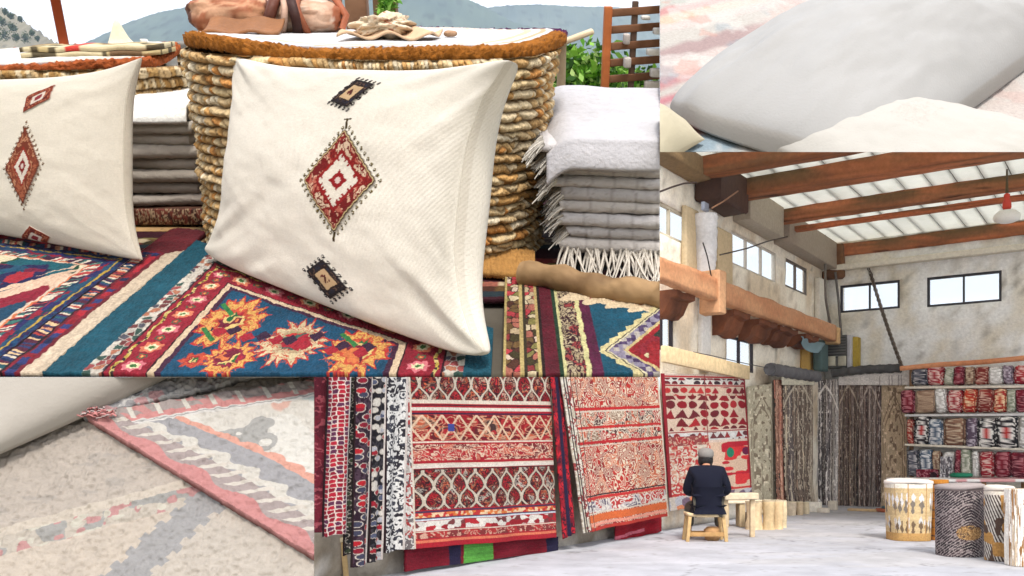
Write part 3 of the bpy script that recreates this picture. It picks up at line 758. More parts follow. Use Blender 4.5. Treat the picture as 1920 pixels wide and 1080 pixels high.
# right stack
ra = A.at_b(1062, 500, 3.35 * H); rb = 3.32 * H
a0r = A.at_b(1050, 480, rb)[0]
zt = A.at_b(1150, 265, rb)[2]; zbt = max(0.004, A.at_b(1150, 478, rb)[2])
n_l = 9; ths = np.array([.036, .026, .030, .024, .030, .022, .028, .022, .024]); ths = ths / ths.sum() * (zt - zbt)
z = zbt; names = ["fringed grey cloth at the very bottom of the right stack", "second folded cloth up from the fringe in the right stack", "thin folded cloth just above the two lowest in the right stack", "fourth folded cloth up in the right stack",
    "middle folded cloth of the nine under the white one in the right stack", "thin cloth directly above the middle of the right stack", "third folded cloth below the white cloth in the right stack", "folded cloth one below the topmost fold in the right stack", "folded grey cloth right beneath the white cloth of the right stack"]
for i in range(n_l):
    off = [.0, .012, .006, .010, .016, .008, .02, .012, .004][i]
    folded("folded_cloth", a0r + off * 1.2 - .004 * i, .40, rb + off * .4, rb + .27, z, ths[i] * 1.02, names[i], "folded grey cloths stacked right of the basket", [(196, 190, 186), (186, 182, 182), (200, 196, 196)][i % 3], 20 + i,
           (210, 'front', .042, (226, 218, 206)) if i == 0 else (80, 'left', .02, (206, 200, 190)), skew=-.16, nu=100)
    z += ths[i]
# white cloth draped over the top
zt2 = A.at_b(1150, 168, rb + .30)[2]
def draped(name, a0, a1, b0, b1, z, rise, drop, label, seed, base, skew=0.0):
    Aq, T = np.meshgrid(np.linspace(a0, a1, 110), np.linspace(0, 1, 80), indexing='ij')
    fr = np.clip((T - .0) / .22, 0, 1)
    Bq = b0 - .012 + (b1 - b0) * np.clip((T - .2) / .8, 0, 1) + .014 * ss(0, .3, T)
    Cq = z - drop * (1 - fr) ** 1.3 + rise * np.clip((T - .15) / .85, 0, 1) ** .8 + .004
    el = np.clip((Aq - a0) / .035, 0, 1); Cq = Cq - (1 - el) ** 2 * .022
    w = fbm(Aq * 9, T * 5, seed) - .5
    Cq = Cq + w * .012 * ss(.1, .4, T); Bq = Bq + skew * (Aq - a0) + .010 * (vn(Aq * 22, T * 2, seed) - .5) * (1 - fr)
    P = A.W(Aq, Bq, Cq)
    nrm = A.ec * .8 - A.eb * .6
    V, Fc = slab(P, nrm, .005)
    c = full(Aq, base) * (.93 + .12 * fbm(Aq * 30, T * 20, seed))[..., None]; c = put(c, (vn(Aq * 240, T * 160, 3) > .88) * .4, (176, 170, 166))
    c = put(c, (1 - el) * .4 * (T > .2), (190, 184, 176))
    c = c.reshape(-1, 3)
    return tag(mesh(name, V, Fc, M_cloth, None, np.concatenate([c, c]), None, SA), label, "cloth")
draped("draped_cloth", a0r - .02, .42, rb, rb + .32, z, zt2 - z, .032, "white flecked cloth laid over the top of the right stack", 5, (192, 190, 194), -.16)
# loose fringe knots at the left end of the right stack
# plank under the right stack
pA, pB = gx(992, 548), gx(1260, 596)
pts = np.stack([A.W(pA[0] + (pB[0] - pA[0]) * t, pA[1] + (pB[1] - pA[1]) * t + .015, .018 + .002 * math.sin(t * 9)) for t in np.linspace(-.05, 1.1, 24)])
V, Fc = tube(pts, .0165 * (1 + .12 * np.sin(np.arange(24) * 1.3)), 14, .06)
tag(mesh("log", V, Fc, M_wood, None, wood_col(V, (112, 84, 56), (186, 152, 110), 3, 90), None, SA), "pale barked log under the right stack of cloths", "log")
Uq, Vq = np.meshgrid(np.linspace(0, 1, 60), np.linspace(0, 1, 16), indexing='ij'); ma, mb = gx(880, 520), gx(1004, 528)
q = A.W(ma[0] + (mb[0] - ma[0]) * Uq, ma[1] + .06 - Vq * .075 + (mb[1] - ma[1]) * Uq, .012 + .012 * (1 - Vq) + .003 * vn(Uq * 90, Vq * 6, 3)); V, Fc = slab(q, A.ec, .008); c = abrash(Uq, Vq, (176, 130, 72), 3, .4, 8).reshape(-1, 3)
tag(mesh("jute_mat", V, Fc, M_rug, None, np.concatenate([c, c]), None, SA), "frayed brown jute mat sticking out beneath the big basket", "mat")
# left stack
lb = 4.0 * H
la0, la1 = A.at_b(205, 300, lb)[0], A.at_b(368, 300, lb)[0]
lz0, lz1 = A.at_b(300, 388, lb)[2], A.at_b(300, 205, lb)[2]
nl = 8; z = lz0
nm = ["dark grey folded cloth lowest in the left stack", "second lowest folded cloth in the left stack", "third folded cloth from the bottom of the left stack", "fourth folded cloth from the bottom of the left stack",
      "fourth folded cloth from the top of the left stack", "third folded cloth from the top of the left stack", "folded cloth second from the top in the left stack", "uppermost grey fold in the left stack beneath its white cloth"]
tl = (lz1 - lz0) / nl
for i in range(nl):
    folded("folded_cloth", la0, la1 + [.0, -.006, .004, -.004, .003, -.008, 0, -.004][i], lb + .01 * (i % 2), lb + .26, z, tl * 1.02, nm[i], "folded cloths stacked left of the basket", [(170, 160, 150), (178, 168, 156), (188, 178, 166), (196, 188, 176)][min(3, i // 2)], 50 + i, None, nu=60)
    z += tl
zt3 = A.at_b(300, 142, lb + .28)[2]
draped("draped_cloth", la0, la1 - .002, lb, lb + .28, z, zt3 - z, .02, "white cloth covering the left stack between the baskets", 15, (240, 238, 232))
# carved board and plank beneath the left stack
V, Fc = box(A.W((la0 + la1) / 2, lb + .12, lz0 - .014), A.ea * (la1 - la0) * .52, A.eb * .12, A.ec * .013, .003)
c = wood_col(V, (52, 34, 30), (110, 70, 50), 4)
u = np.linspace(-1, 1, 120); Wd, Zd = np.meshgrid(u, np.linspace(0, 1, 14), indexing='ij')
Pq = A.W((la0 + la1) / 2 + Wd * (la1 - la0) * .5, lb - .006 - .003 * np.abs(np.sin(Wd * 26)) * np.sin(Zd * 3.14), lz0 - .026 + Zd * .024)
Vc, Fcc = slab(Pq, -A.eb, .004); cc = squiggle(Wd * 9, Zd * 2, [(70, 42, 34), (120, 60, 48), (90, 52, 40)], 4, 1, 4, (176, 150, 120), .18).reshape(-1, 3)
root = empty("carved_board", A.W((la0 + la1) / 2, lb, lz0 - .028), "dark carved board beneath the left stack of cloths", "board")
mesh("board", V, Fc, M_wood, root, c, None, SA); mesh("carving", Vc, Fcc, M_wood, root, np.concatenate([cc, cc]), None, SA)
zp = lz0 - .030
V, Fc = box(A.W((la0 + la1) / 2 + .02, lb + .10, zp / 2), A.ea * (la1 - la0) * .62, A.eb * .13, A.ec * zp / 2, .008, 3, .002)
tag(mesh("plank", V, Fc, M_wood, None, wood_col(V, (170, 130, 84), (204, 168, 116), 5), None, SA), "pale wooden plank on the ground beneath the carved board", "plank")

# saddle bag on the big basket
LT = zb + .017
def blob(cen, ra_, rb_, rc_, col, seed, n=60, e=(1, 0), amp=.12, power=2.4):
    th = np.linspace(0, 2 * math.pi, n, endpoint=False); ph = np.linspace(-math.pi / 2, math.pi / 2, n // 2)
    T, Ph = np.meshgrid(th, ph, indexing='ij'); cp = np.sign(np.cos(Ph)) * np.abs(np.cos(Ph)) ** (2 / power)
    x = np.sign(np.cos(T)) * np.abs(np.cos(T)) ** (2 / power) * cp; y = np.sign(np.sin(T)) * np.abs(np.sin(T)) ** (2 / power) * cp; zq = np.sign(np.sin(Ph)) * np.abs(np.sin(Ph)) ** (2 / power)
    w = 1 + amp * (fbm(x * 3 + seed, y * 3 + zq * 4, seed) - .5) * 2
    x, y, zq = x * w, y * w, zq * w
    a = cen[0] + e[0] * x * ra_ - e[1] * y * rb_; b = cen[1] + e[1] * x * ra_ + e[0] * y * rb_; cz = cen[2] + rc_ * zq
    col = col(x, y, zq) if callable(col) else full(x, col) * (.85 + .3 * fbm(x * 5, zq * 5 + y * 3, seed))[..., None]
    return A.W(a, b, cz).reshape(-1, 3), gridF(n, n // 2, True, False), col.reshape(-1, 3)
bb_ = cen[1] + .065
p = A.at_b(468, 45, bb_); 
def bagcol(x, y, z):
    c = squiggle(x * 3, z * 3 + y, [(196, 140, 104), (168, 104, 72), (214, 164, 130)], 4, 1.1, 2); c = put(c, np.abs(x) > .86, (104, 60, 40)); return c * (.85 + .3 * fbm(x * 6, z * 6, 3))[..., None]
root = empty("saddle_bag", A.W(p[0], bb_, LT), "brown leather and woven saddle bag lying on the big basket", "bag")
Ax = np.array([.99, -.02])
V, Fc, c = blob((p[0] - .02, bb_, LT + .020), .060, .045, .026, bagcol, 2, e=Ax, power=3); mesh("woven_pouch", V, Fc, M_leather, root, c, None, SA)
p2 = A.at_b(585, 40, bb_)
V, Fc, c = blob((p2[0] - .005, bb_, LT + .018), .052, .040, .022, lambda x, y, z: put(squiggle(x * 3, z * 3, [(206, 170, 146), (190, 150, 124), (214, 186, 166)], 7, 1, 2), np.abs(x) > .8, (160, 92, 60)), 6, e=Ax, power=3); mesh("rolled_pouch", V, Fc, M_leather, root, c, None, SA)
for k, px in enumerate((508, 530, 552, 566)):
    q = A.at_b(px, 45, bb_ - .04); t = np.linspace(-1.2, 1.25, 16)
    pts = np.stack([A.W(q[0] + .006 * math.sin(x * 2 + k), bb_ - .045 * math.cos(x * 1.1) - .003, LT + .018 + .025 * math.sin(x * 1.2)) for x in t])
    V, Fc = tube(pts, .005 if k % 2 else .008, 8); mesh("strap", V, Fc, M_leather, root, np.array(lin([(96, 50, 34), (196, 160, 140), (60, 30, 24), (150, 84, 54)][k])), None, SA)
pts = np.stack([A.W(*q) for q in [(p2[0] + .045, bb_ - .02, LT + .004), (p2[0] + .052, bb_ - .02, LT + .02), (p2[0] + .035, bb_, LT + .042), (p2[0] + .02, bb_ + .02, LT + .046)]])
V, Fc = tube(pts, .005, 8); mesh("strap", V, Fc, M_leather, root, lin((170, 96, 64)), None, SA)
# front flap spilling forward over the lid
pf = A.at_b(420, 75, bb_ - .08)
Uq, Vq = np.meshgrid(np.linspace(0, 1, 30), np.linspace(0, 1, 20), indexing='ij')
q = A.W(pf[0] - .02 + Uq * .10, bb_ - .06 - .05 * Vq, LT + .006 + .014 * (1 - Vq) ** 2 + .002 * np.sin(Uq * 12))
V, Fc = slab(q, A.ec, .004); mesh("flap", V, Fc, M_leather, root, lin((150, 100, 62)), None, SA)
# crumpled cream cloth on the big basket
pc_ = A.at_b(722, 72, cen[1] - .06)
def crumple(cen_, ra_, rb_, rc_, seed, base, accent, name, label, n=90):
    V, Fc, c = blob(cen_, ra_, rb_, rc_, lambda x, y, z: put(full(x, base) * (.85 + .25 * fbm(x * 8, z * 8, seed))[..., None], vn(x * 4 + y * 2, z * 5, seed) > .78, accent), seed, n, amp=.55, power=2.2)
    return tag(mesh(name, V, Fc, M_cloth, None, c, None, SA), label, "cloth")
crumple((pc_[0], cen[1] - .06, LT + .012), .034, .028, .014, 8, (232, 212, 184), (150, 96, 70), "crumpled_cloth", "crumpled cream cloth lying on the big basket's white lid")
Uq, Vq = np.meshgrid(np.linspace(0, 1, 40), np.linspace(0, 1, 30), indexing='ij')
q = A.W(pc_[0] - .055 + Uq * .12 + .01 * Vq, cen[1] - .105 + Vq * .06 + .01 * np.sin(Uq * 5), LT + .005 + .004 * np.sin(Uq * 14 + Vq * 5) + .004 * Vq)
V, Fc = slab(q, A.ec, .003); tag(mesh("napkin", V, Fc, M_cloth, None, lin((214, 180, 146)), None, SA), "tan napkin spread beneath the crumpled cream cloth", "napkin")
V, Fc, c = blob((A.at_b(846, 84, cen[1] - .04)[0], cen[1] - .05, LT + .003), .009, .006, .004, (176, 140, 110), 4, 20); tag(mesh("crumb", V, Fc, M_cloth, None, c, None, SA), "small brown scrap near the front edge of the big lid", "scrap")
# folded kilim strip and cloths on the left basket
LL = zl + .014
pk = A.at_b(170, 88, c4[1] - .06)
for k, (dz, colr) in enumerate((( .004, (150, 128, 90)), (.012, (196, 176, 130)))):
    Uq, Vq = np.meshgrid(np.linspace(0, 1, 60), np.linspace(0, 1, 20), indexing='ij')
    q = A.W(pk[0] - .095 + .20 * Uq, c4[1] - .10 + Vq * .07 + .06 * Uq, LL + dz + .001 * np.sin(Uq * 20))
    V, Fc = slab(q, A.ec, .007); c = squiggle(Uq * 8, Vq * 3, [(120, 96, 70), (196, 176, 130), (90, 80, 60), (210, 196, 160)], k, 1, 2).reshape(-1, 3)
    if k == 1: c = put(c, (np.abs(Uq - .36) < .05).reshape(-1) , (206, 70, 60))
    tag(mesh("folded_strip", V, Fc, M_cloth, None, np.concatenate([c, c]), None, SA), ["olive woven strip lying directly on the left basket", "beige and red woven strip on top of the olive one"][k], "woven strip")
pq = A.at_b(238, 72, c4[1] + .02)
Uq, Vq = np.meshgrid(np.linspace(0, 1, 30), np.linspace(0, 1, 20), indexing='ij')
q = A.W(pq[0] - .03 + Uq * .07, c4[1] + Vq * .05, LL + .006 + .03 * np.exp(-((Uq - .25) ** 2 + (Vq - .5) ** 2) * 14) * (1 + .4 * np.sin(Uq * 9)))
V, Fc = slab(q, A.ec, .003); tag(mesh("crumpled_cloth", V, Fc, M_cloth, None, lin((236, 224, 196)), None, SA), "small pale peaked cloth at the right end of the left basket", "cloth")
# pale cloth hanging beyond the left basket, and a low wall slab behind
ph = A.at_b(320, 100, c4[1] + .1)
q = A.W(ph[0] - .05 + Uq * .055, c4[1] + .1 + .012 * np.sin(Uq * 14), LL + .012 - Vq * .075 - Uq * .01); V, Fc = slab(q, -A.eb, .003)
tag(mesh("hanging_cloth", V, Fc, M_cloth, None, lin((240, 236, 226)), None, SA), "white cloth hanging behind the left basket's right end", "cloth")
pw_ = A.at_b(352, 100, 5.2 * H); V, Fc = box(A.W(pw_[0] + .06, 5.2 * H, pw_[2] * .5 + .01), A.ea * .085, A.eb * .03, A.ec * (pw_[2] * .5 + .01), .004)
tag(mesh("stone_block", V, Fc, M_conc, None, lin((126, 122, 116)), None, SA), "grey stone block standing behind the left stack", "stone block")
# orange leaning pole
q0, q1 = A.at_b(120, 82, 5.6 * H), A.at_b(96, -40, 5.6 * H)
V, Fc = tube([A.W(q0[0] + .03 * .3, 5.6 * H, 0.0), A.W(*q0), A.W(*q1)], .0095, 12)
tag(mesh("wooden_pole", V, Fc, M_wood, None, lin((184, 84, 44)), None, SA), "orange brown wooden pole leaning behind the left basket", "pole")
# wooden posts and cupboard behind the bag
for px0, px1, b_, colr, lab, nme in ((590, 640, 5.3, (120, 84, 60), "brown wooden cupboard side behind the saddle bag", "wooden_post"), (650, 690, 5.6, (132, 92, 64), "light brown post between the cupboard and the vine post", "wooden_post"), (702, 745, 5.5, (104, 74, 46), "dark brown post with green vine behind the crumpled cloth", "wooden_post")):
    qa, qb = A.at_b(px0, 20, b_ * H), A.at_b(px1, 20, b_ * H)
    zt_ = A.at_b(px0, -60, b_ * H)[2]
    V, Fc = box(A.W((qa[0] + qb[0]) / 2, b_ * H, zt_ / 2), A.ea * (qb[0] - qa[0]) / 2, A.eb * .02, A.ec * zt_ / 2, .003)
    tag(mesh(nme, V, Fc, M_wood, None, wood_col(V, colr, [min(255, x + 40) for x in colr], 8, 30, 2), None, SA), lab, "post", "posts behind the big basket")
G1 = [(110, 170, 50), (90, 150, 40), (140, 196, 70), (70, 120, 36), (160, 210, 96)]
qv = A.at_b(725, 10, 5.35 * H)
V, Fc, c = leafcluster(A.W(qv[0], 5.35 * H, qv[2]), (.02, .03, .07), 240, .008, G1, 3); 
tag(mesh("climbing_vine", V, Fc, M_leaf, None, c, None, SA, cap=False), "green vine climbing the dark post behind the cloth", "vine")
# small tree behind the bag
qt = A.at_b(418, 20, 6.2 * H)
root = empty("young_tree", A.W(qt[0], 6.2 * H, 0), "young tree with bright green leaves behind the saddle bag", "tree")
V, Fc = tube([A.W(qt[0] + .05, 6.2 * H, 0), A.W(qt[0] + .03, 6.2 * H, qt[2] * .6), A.W(qt[0] - .02, 6.2 * H, qt[2] * 1.0), A.W(qt[0] - .04, 6.2 * H, qt[2] * 1.15)], [.014, .01, .008, .004], 8)
mesh("trunk", V, Fc, M_wood, root, lin((110, 84, 56)), None, SA)
parts = [leafcluster(A.W(A.at_b(x, y, 6.2 * H)[0], 6.2 * H, A.at_b(x, y, 6.2 * H)[2]), (rr, .05, rr * .7), n_, .016, G1, s_) for x, y, rr, n_, s_ in ((402, 8, .042, 260, 1), (440, -10, .05, 260, 2), (385, 36, .022, 60, 4), (470, 0, .03, 100, 6), (388, 14, .03, 120, 7))]
V, Fc, c = join(parts); mesh("crown", V, Fc, M_leaf, root, c, None, SA, cap=False)
# bushes right of the basket
for k, (px, py, r_, lab) in enumerate(((1082, 128, .125, "bright green leafy bush just right of the big basket"), (1150, 150, .11, "second leafy bush partly hidden by the slatted rack"))):
    bq = (6.4 + .5 * k) * H; qb_ = A.at_b(px, py, bq); root = empty("bush", A.W(qb_[0], bq, 0), lab, "bush", "bushes behind the right stack")
    V, Fc, c = leafcluster(A.W(qb_[0], bq, qb_[2] - .05), (r_, .12, r_ * .85), 2600, .013, G1 + [(60, 100, 40), (190, 220, 130)], 9 + k); mesh("foliage", V, Fc, M_leaf, root, c, None, SA, cap=False)
    parts = [tube([A.W(qb_[0] + (i - 2) * .02, bq, 0), A.W(qb_[0] + (i - 2) * .04, bq, max(.05, qb_[2]))], .006, 6) for i in range(5)]
    V, Fc = join(parts); mesh("stem", V, Fc, M_wood, root, lin((96, 74, 50)), None, SA)
qb_ = A.at_b(1075, 72, 5.0 * H); V, Fc = box(A.W(qb_[0], 5.0 * H, qb_[2]), A.ea * .035 + A.ec * .012, A.eb * .02, A.ec * .004 - A.ea * .0014, .003)
V2, F2 = tube([A.W(qb_[0] - .02, 5 * H, 0), A.W(qb_[0] - .02, 5 * H, qb_[2])], .008, 8)
V, Fc = join([(V, Fc), (V2, F2)]); tag(mesh("small_table", V, Fc, M_wood, None, lin((226, 204, 170)), None, SA), "pale board on a post sticking out behind the big basket", "board")
# slatted rack
bq = 5.9 * H; q0 = A.at_b(1134, 160, bq); q1 = A.at_b(1262, 160, bq); zt_ = A.at_b(1140, 12, bq)[2]
root = empty("slatted_rack", A.W(q0[0], bq, 0), "brown slatted wooden rack with white goods behind the right stack", "rack")
def rbx(nm, a0_, a1_, c0_, c1_, b0_, b1_, colr, bev=.002, mt=M_wood, tilt=0):
    V, Fc = box(A.W((a0_ + a1_) / 2, (b0_ + b1_) / 2, (c0_ + c1_) / 2), A.ea * (a1_ - a0_) / 2 + A.ec * tilt, A.eb * (b1_ - b0_) / 2, A.ec * (c1_ - c0_) / 2, bev)
    return mesh(nm, V, Fc, mt, root, wood_col(V, colr, [min(255, x + 36) for x in colr], 3, 60, 0), None, SA)
rbx("side_post", q0[0] - .008, q0[0] + .008, 0, zt_, bq - .015, bq + .015, (176, 92, 40))
rbx("side_post", q0[0] + .05, q0[0] + .062, 0, zt_ + .01, bq - .01, bq + .01, (90, 66, 52))
for k in range(9):
    cz = zt_ - .006 - k * .032; rbx("slat", q0[0] + .004, q1[0] + .03, cz - .008, cz + .007, bq - .012, bq + .0, (128, 84, 56), tilt=.006)
for k, (da, dc, w_, hh_, colr) in enumerate(((.115, .045, .022, .006, (236, 234, 230)), (.108, .085, .026, .006, (240, 236, 230)), (.110, .125, .018, .008, (226, 220, 214)), (.104, .152, .022, .010, (214, 206, 196)), (.075, .02, .008, .004, (230, 226, 220)), (.038, .06, .006, .01, (206, 196, 190)), (.042, .105, .007, .010, (214, 206, 200)))):
    V, Fc = box(A.W(q0[0] + da, bq - .03, zt_ - dc), A.ea * w_, A.eb * .016, A.ec * hh_, .003)
    tag(mesh("white_box", V, Fc, M_cloth, None, lin(colr), None, SA), ["flat white box uppermost on the slatted rack's right side", "wide white box second down on the slatted rack", "off white box third down on the slatted rack", "cream box lowest of the wide boxes on the slatted rack", "tiny white packet near the top middle of the slatted rack", "small pale packet upper left on the slatted rack", "small pale packet lower left on the slatted rack"][k], "box", "pale goods on the slatted rack")
for k, (da, dc, rr, colr, lab) in enumerate(((.105, .195, .013, (96, 50, 50), "dark maroon jar on the slatted rack"), (.13, .193, .012, (70, 44, 44), "blackish jar right of the maroon jar on the rack"), (.012, .265, .014, (230, 196, 170), "pale round pot at the foot of the slatted rack"), (.15, .262, .014, (30, 130, 110), "teal jar low on the slatted rack"))):
    V, Fc = lathe(A.W(q0[0] + da, bq - .035, zt_ - dc - rr), [(rr * .6, -rr), (rr, -rr * .4), (rr * 1.05, .3 * rr), (rr * .7, rr), (rr * .75, rr * 1.3)], 20, A.ec)
    tag(mesh("jar", V, Fc, M_metal, None, lin(colr), None, SA), lab, "jar")
rbx("shelf", q0[0] - .01, q1[0] + .03, zt_ - .222, zt_ - .214, bq - .05, bq, (120, 112, 108)); rbx("shelf", q0[0] - .01, q1[0] + .03, zt_ - .292, zt_ - .284, bq - .05, bq, (120, 112, 108))

# ---------------------------------------------------------------- mountains far behind
def ridge(name, pts, Y, label, c0, c1, seed, clip, depth=.6, cat="mountain", amp=.006):
    xs = np.array([p[0] for p in pts], float); ys = np.array([p[1] for p in pts], float)
    px = np.linspace(xs[0], xs[-1], 260); py = np.interp(px, xs, ys)
    T = np.linspace(0, 1, 70)
    PX, TT = np.meshgrid(px, T, indexing='ij')
    top = (HY - np.interp(PX, xs, ys)) / F * Y
    X = (PX - CX) / F * Y
    Zr = top * (1 - TT) + (-2) * TT
    Yy = Y * (1 - depth * TT)
    nz = fbm(X / Y * 14, TT * 6, seed, 5) - .5
    Zr = Zr + nz * Y * .05 * np.sin(np.clip(TT * 3, 0, math.pi / 2)) + (vn(PX * .3, TT * 0, seed) - .5) * Y * amp
    Yy = Yy + nz * Y * .1 * TT
    P = np.stack([X, Yy, Zr + CZ], -1)
    Pb = P.copy(); Pb[..., 1] = Y * (1 + .3 * TT)
    V = np.concatenate([P.reshape(-1, 3), Pb.reshape(-1, 3)]); g = gridF(260, 70)
    Fq = np.concatenate([g, g[:, ::-1] + 260 * 70])
    n_ = fbm(X / Y * 40, TT * 22, seed + 3, 5)
    c = lin(c0) * (1 - n_[..., None]) + lin(c1) * n_[..., None]
    c = np.where((vn(X / Y * 160, TT * 90, seed) > .74)[..., None], c * .5, c); c = c.reshape(-1, 3)
    o = mesh(name, V, Fq, M_conc, None, np.concatenate([c, c]), None, clip, cap=False)
    return tag(o, label, cat, kind="structure")
ridge("far_mountain", [(-40, 120), (120, 96), (175, 74), (240, 42), (300, 22), (360, 12), (420, 2), (520, -16), (700, -30), (800, -22), (850, -14), (885, 2), (915, 16), (960, 40), (1060, 70), (1300, 110)], 700, "blue forested mountain behind the baskets", (44, 64, 62), (92, 106, 90), 4, SA, amp=.0015)
ridge("farther_mountain", [(700, 60), (860, 20), (915, 14), (950, 10), (1010, 8), (1080, 12), (1140, 13), (1260, 22), (1400, 60)], 950, "paler mountain ridge at the right", (60, 76, 76), (100, 110, 98), 9, SA, amp=.001)
ridge("rocky_hill", [(-200, -60), (-40, -10), (0, 14), (30, 30), (60, 50), (95, 74), (130, 96), (200, 130)], 320, "rocky hillside with dark shrubs at the left edge", (112, 104, 86), (160, 150, 126), 14, SA, amp=.004)
parts = []
for k, (px, py, rr) in enumerate(((4, 40, 1.6), (24, 52, 1.8), (6, 66, 2.6), (30, 70, 1.5), (48, 70, 2.0), (10, 22, 1.2), (38, 36, 1.0), (60, 62, 1.0), (20, 30, 1.2), (70, 72, .9))):
    Y = 200; cc = (np.array([(px - CX) / F * Y, Y, (HY - py) / F * Y + CZ]))
    V, Fc, c = leafcluster(cc, (rr * .55, rr * .55, rr * .6), 260, .22, [(60, 84, 50), (80, 104, 60), (48, 66, 40)], 30 + k)
    tag(mesh("shrub", V, Fc, M_leaf, None, c, None, SA, cap=False), ["dark shrub at the left frame edge halfway up the rocky hill", "round shrub beside the edge shrub on the rocky hill", "largest green shrub at the foot of the rocky hill", "small shrub right of the largest at the hill's foot", "wide shrub near the pole on the rocky hill", "highest shrub on the rocky hill by the frame edge", "lone tiny shrub high on the rocky slope", "lowest small shrub down the slope near the pole", "small shrub just below the highest one on the hill", "tiny last shrub where the rocky slope ends"][k], "shrub", "shrubs on the rocky hill")

# ================================================================ STAGE B: cushions on a rug, white veil put into their colours (upper right)
B = Stage(-700, 0.5)
def gB(px, py): return B.g(px, py)
SS, TT = np.meshgrid(np.linspace(.05, 1.3, 380), np.linspace(.3, 3.0, 420), indexing='ij')
def paintB(S, T):
    p = EYE * 0
    # woven stripes run across the rug, seen slanting up to the right
    g1, g2 = gB(1237, 112), gB(1460, 58); k = (g2[1] - g1[1]) / (g2[0] - g1[0])
    q = T - k * (S - g1[0]) - g1[1]               # 0 on the dark stripe, negative nearer
    y_at = lambda y: gB(1237, y)[1] - g1[1]
    w = .03 * (fbm(S * 5, T * 5, 3) - .5) + .012 * (vn(S * 40, T * 14, 5) - .5); q = q + w
    col = full(S, (222, 216, 208))
    def st(c0, ya, yb, c): 
        a, b = y_at(ya), y_at(yb); m = ss(min(a, b) - .012, min(a, b) + .012, q) * (1 - ss(max(a, b) - .012, max(a, b) + .012, q)); return put(c0, m, c)
    col = st(col, -20, 30, (216, 216, 208)); col = st(col, 30, 42, (226, 168, 166)); col = st(col, 42, 58, (240, 214, 190)); col = st(col, 58, 72, (238, 222, 216))
    col = st(col, 98, 124, (196, 170, 168)); col = st(col, 124, 150, (236, 218, 212)); col = st(col, 150, 170, (214, 156, 158)); col = st(col, 182, 196, (220, 150, 158)); col = st(col, 236, 262, (204, 150, 146)); col = st(col, 262, 300, (170, 190, 202))
    n = fbm(S * 16, T * 9, 9)
    col = put(col, ss(.55, .62, n) * .55, (244, 238, 232)); col = put(col, ss(.6, .68, fbm(S * 22, T * 12, 19)) * .5, (232, 176, 160))
    col = put(col, ss(.62, .7, fbm(S * 18, T * 12, 29)) * .5, (170, 186, 196))
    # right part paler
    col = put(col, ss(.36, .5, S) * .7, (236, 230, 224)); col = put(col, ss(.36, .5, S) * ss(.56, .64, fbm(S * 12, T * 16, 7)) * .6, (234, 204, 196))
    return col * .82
P = B.W(SS, TT, .006 * fbm(SS * 5, TT * 5, 2) + .003 * vn(SS * 60, TT * 22, 5)); V, Fc = slab(P, B.ec, .012)
c = paintB(SS, TT).reshape(-1, 3)
tag(mesh("pale_rug", V, Fc, M_rug, None, np.concatenate([c, c]), np.tile(np.stack([SS, TT], -1).reshape(-1, 2), (2, 1)), SB), "rug with pink and cream stripes, white veil in its colours, under the grey cushion", "rug")
def lying(name, L, R, near, far, T, label, base, seed, paint=None, zc=.012, pw=.5, wr=.2, bow=(.03,) * 4, back=.2, N=200, round_=.02, cR=None, mt=None):
    g = [gB(*p) for p in (L, far, R, near)]
    cs = [B.W(q_[0], q_[1], zc) for q_ in g]
    if cR is not None: cs[2] = B.W(*B.at_b(R[0], R[1], cR))
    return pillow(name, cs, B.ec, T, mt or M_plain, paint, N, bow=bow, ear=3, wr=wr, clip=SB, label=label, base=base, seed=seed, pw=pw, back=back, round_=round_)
lying("grey_cushion", (1246, 216), (2010, 60), (1640, 330), (1640, 60), .125, "large soft grey cushion lying on the pale striped rug", (192, 191, 190), 3, pw=.40, wr=.3, bow=(-.07, -.05, -.05, -.07))
def paint_f(U, V, col, local):
    x, y = local((1722, 208), (1765, 206), (1722, 190)); h = 0 * U
    r = np.abs(x) + np.abs(y); n = squiggle(x * 3, y * 3, [(0, 0, 0)], 4, 1.2, 4, (255, 255, 255), .2)[..., 0]
    m = ss(.55, .62, n) * (r < 1.2); col = put(col, m * .5, (206, 198, 190)); h = .0007 * m
    return col, h
lying("cream_cushion", (1322, 244), (2030, 300), (1690, 420), (1700, 215), .05, "white cushion with raised embroidery in front of the grey cushion", (211, 207, 200), 8, paint_f, pw=.42, wr=.3, bow=(-.01, -.03, 0, 0))
lying("cream_cushion", (1080, 262), (1322, 278), (1200, 360), (1200, 236), .05, "corner of a cream yellow cushion at the left of the grey one", (214, 204, 178), 9, pw=.55)

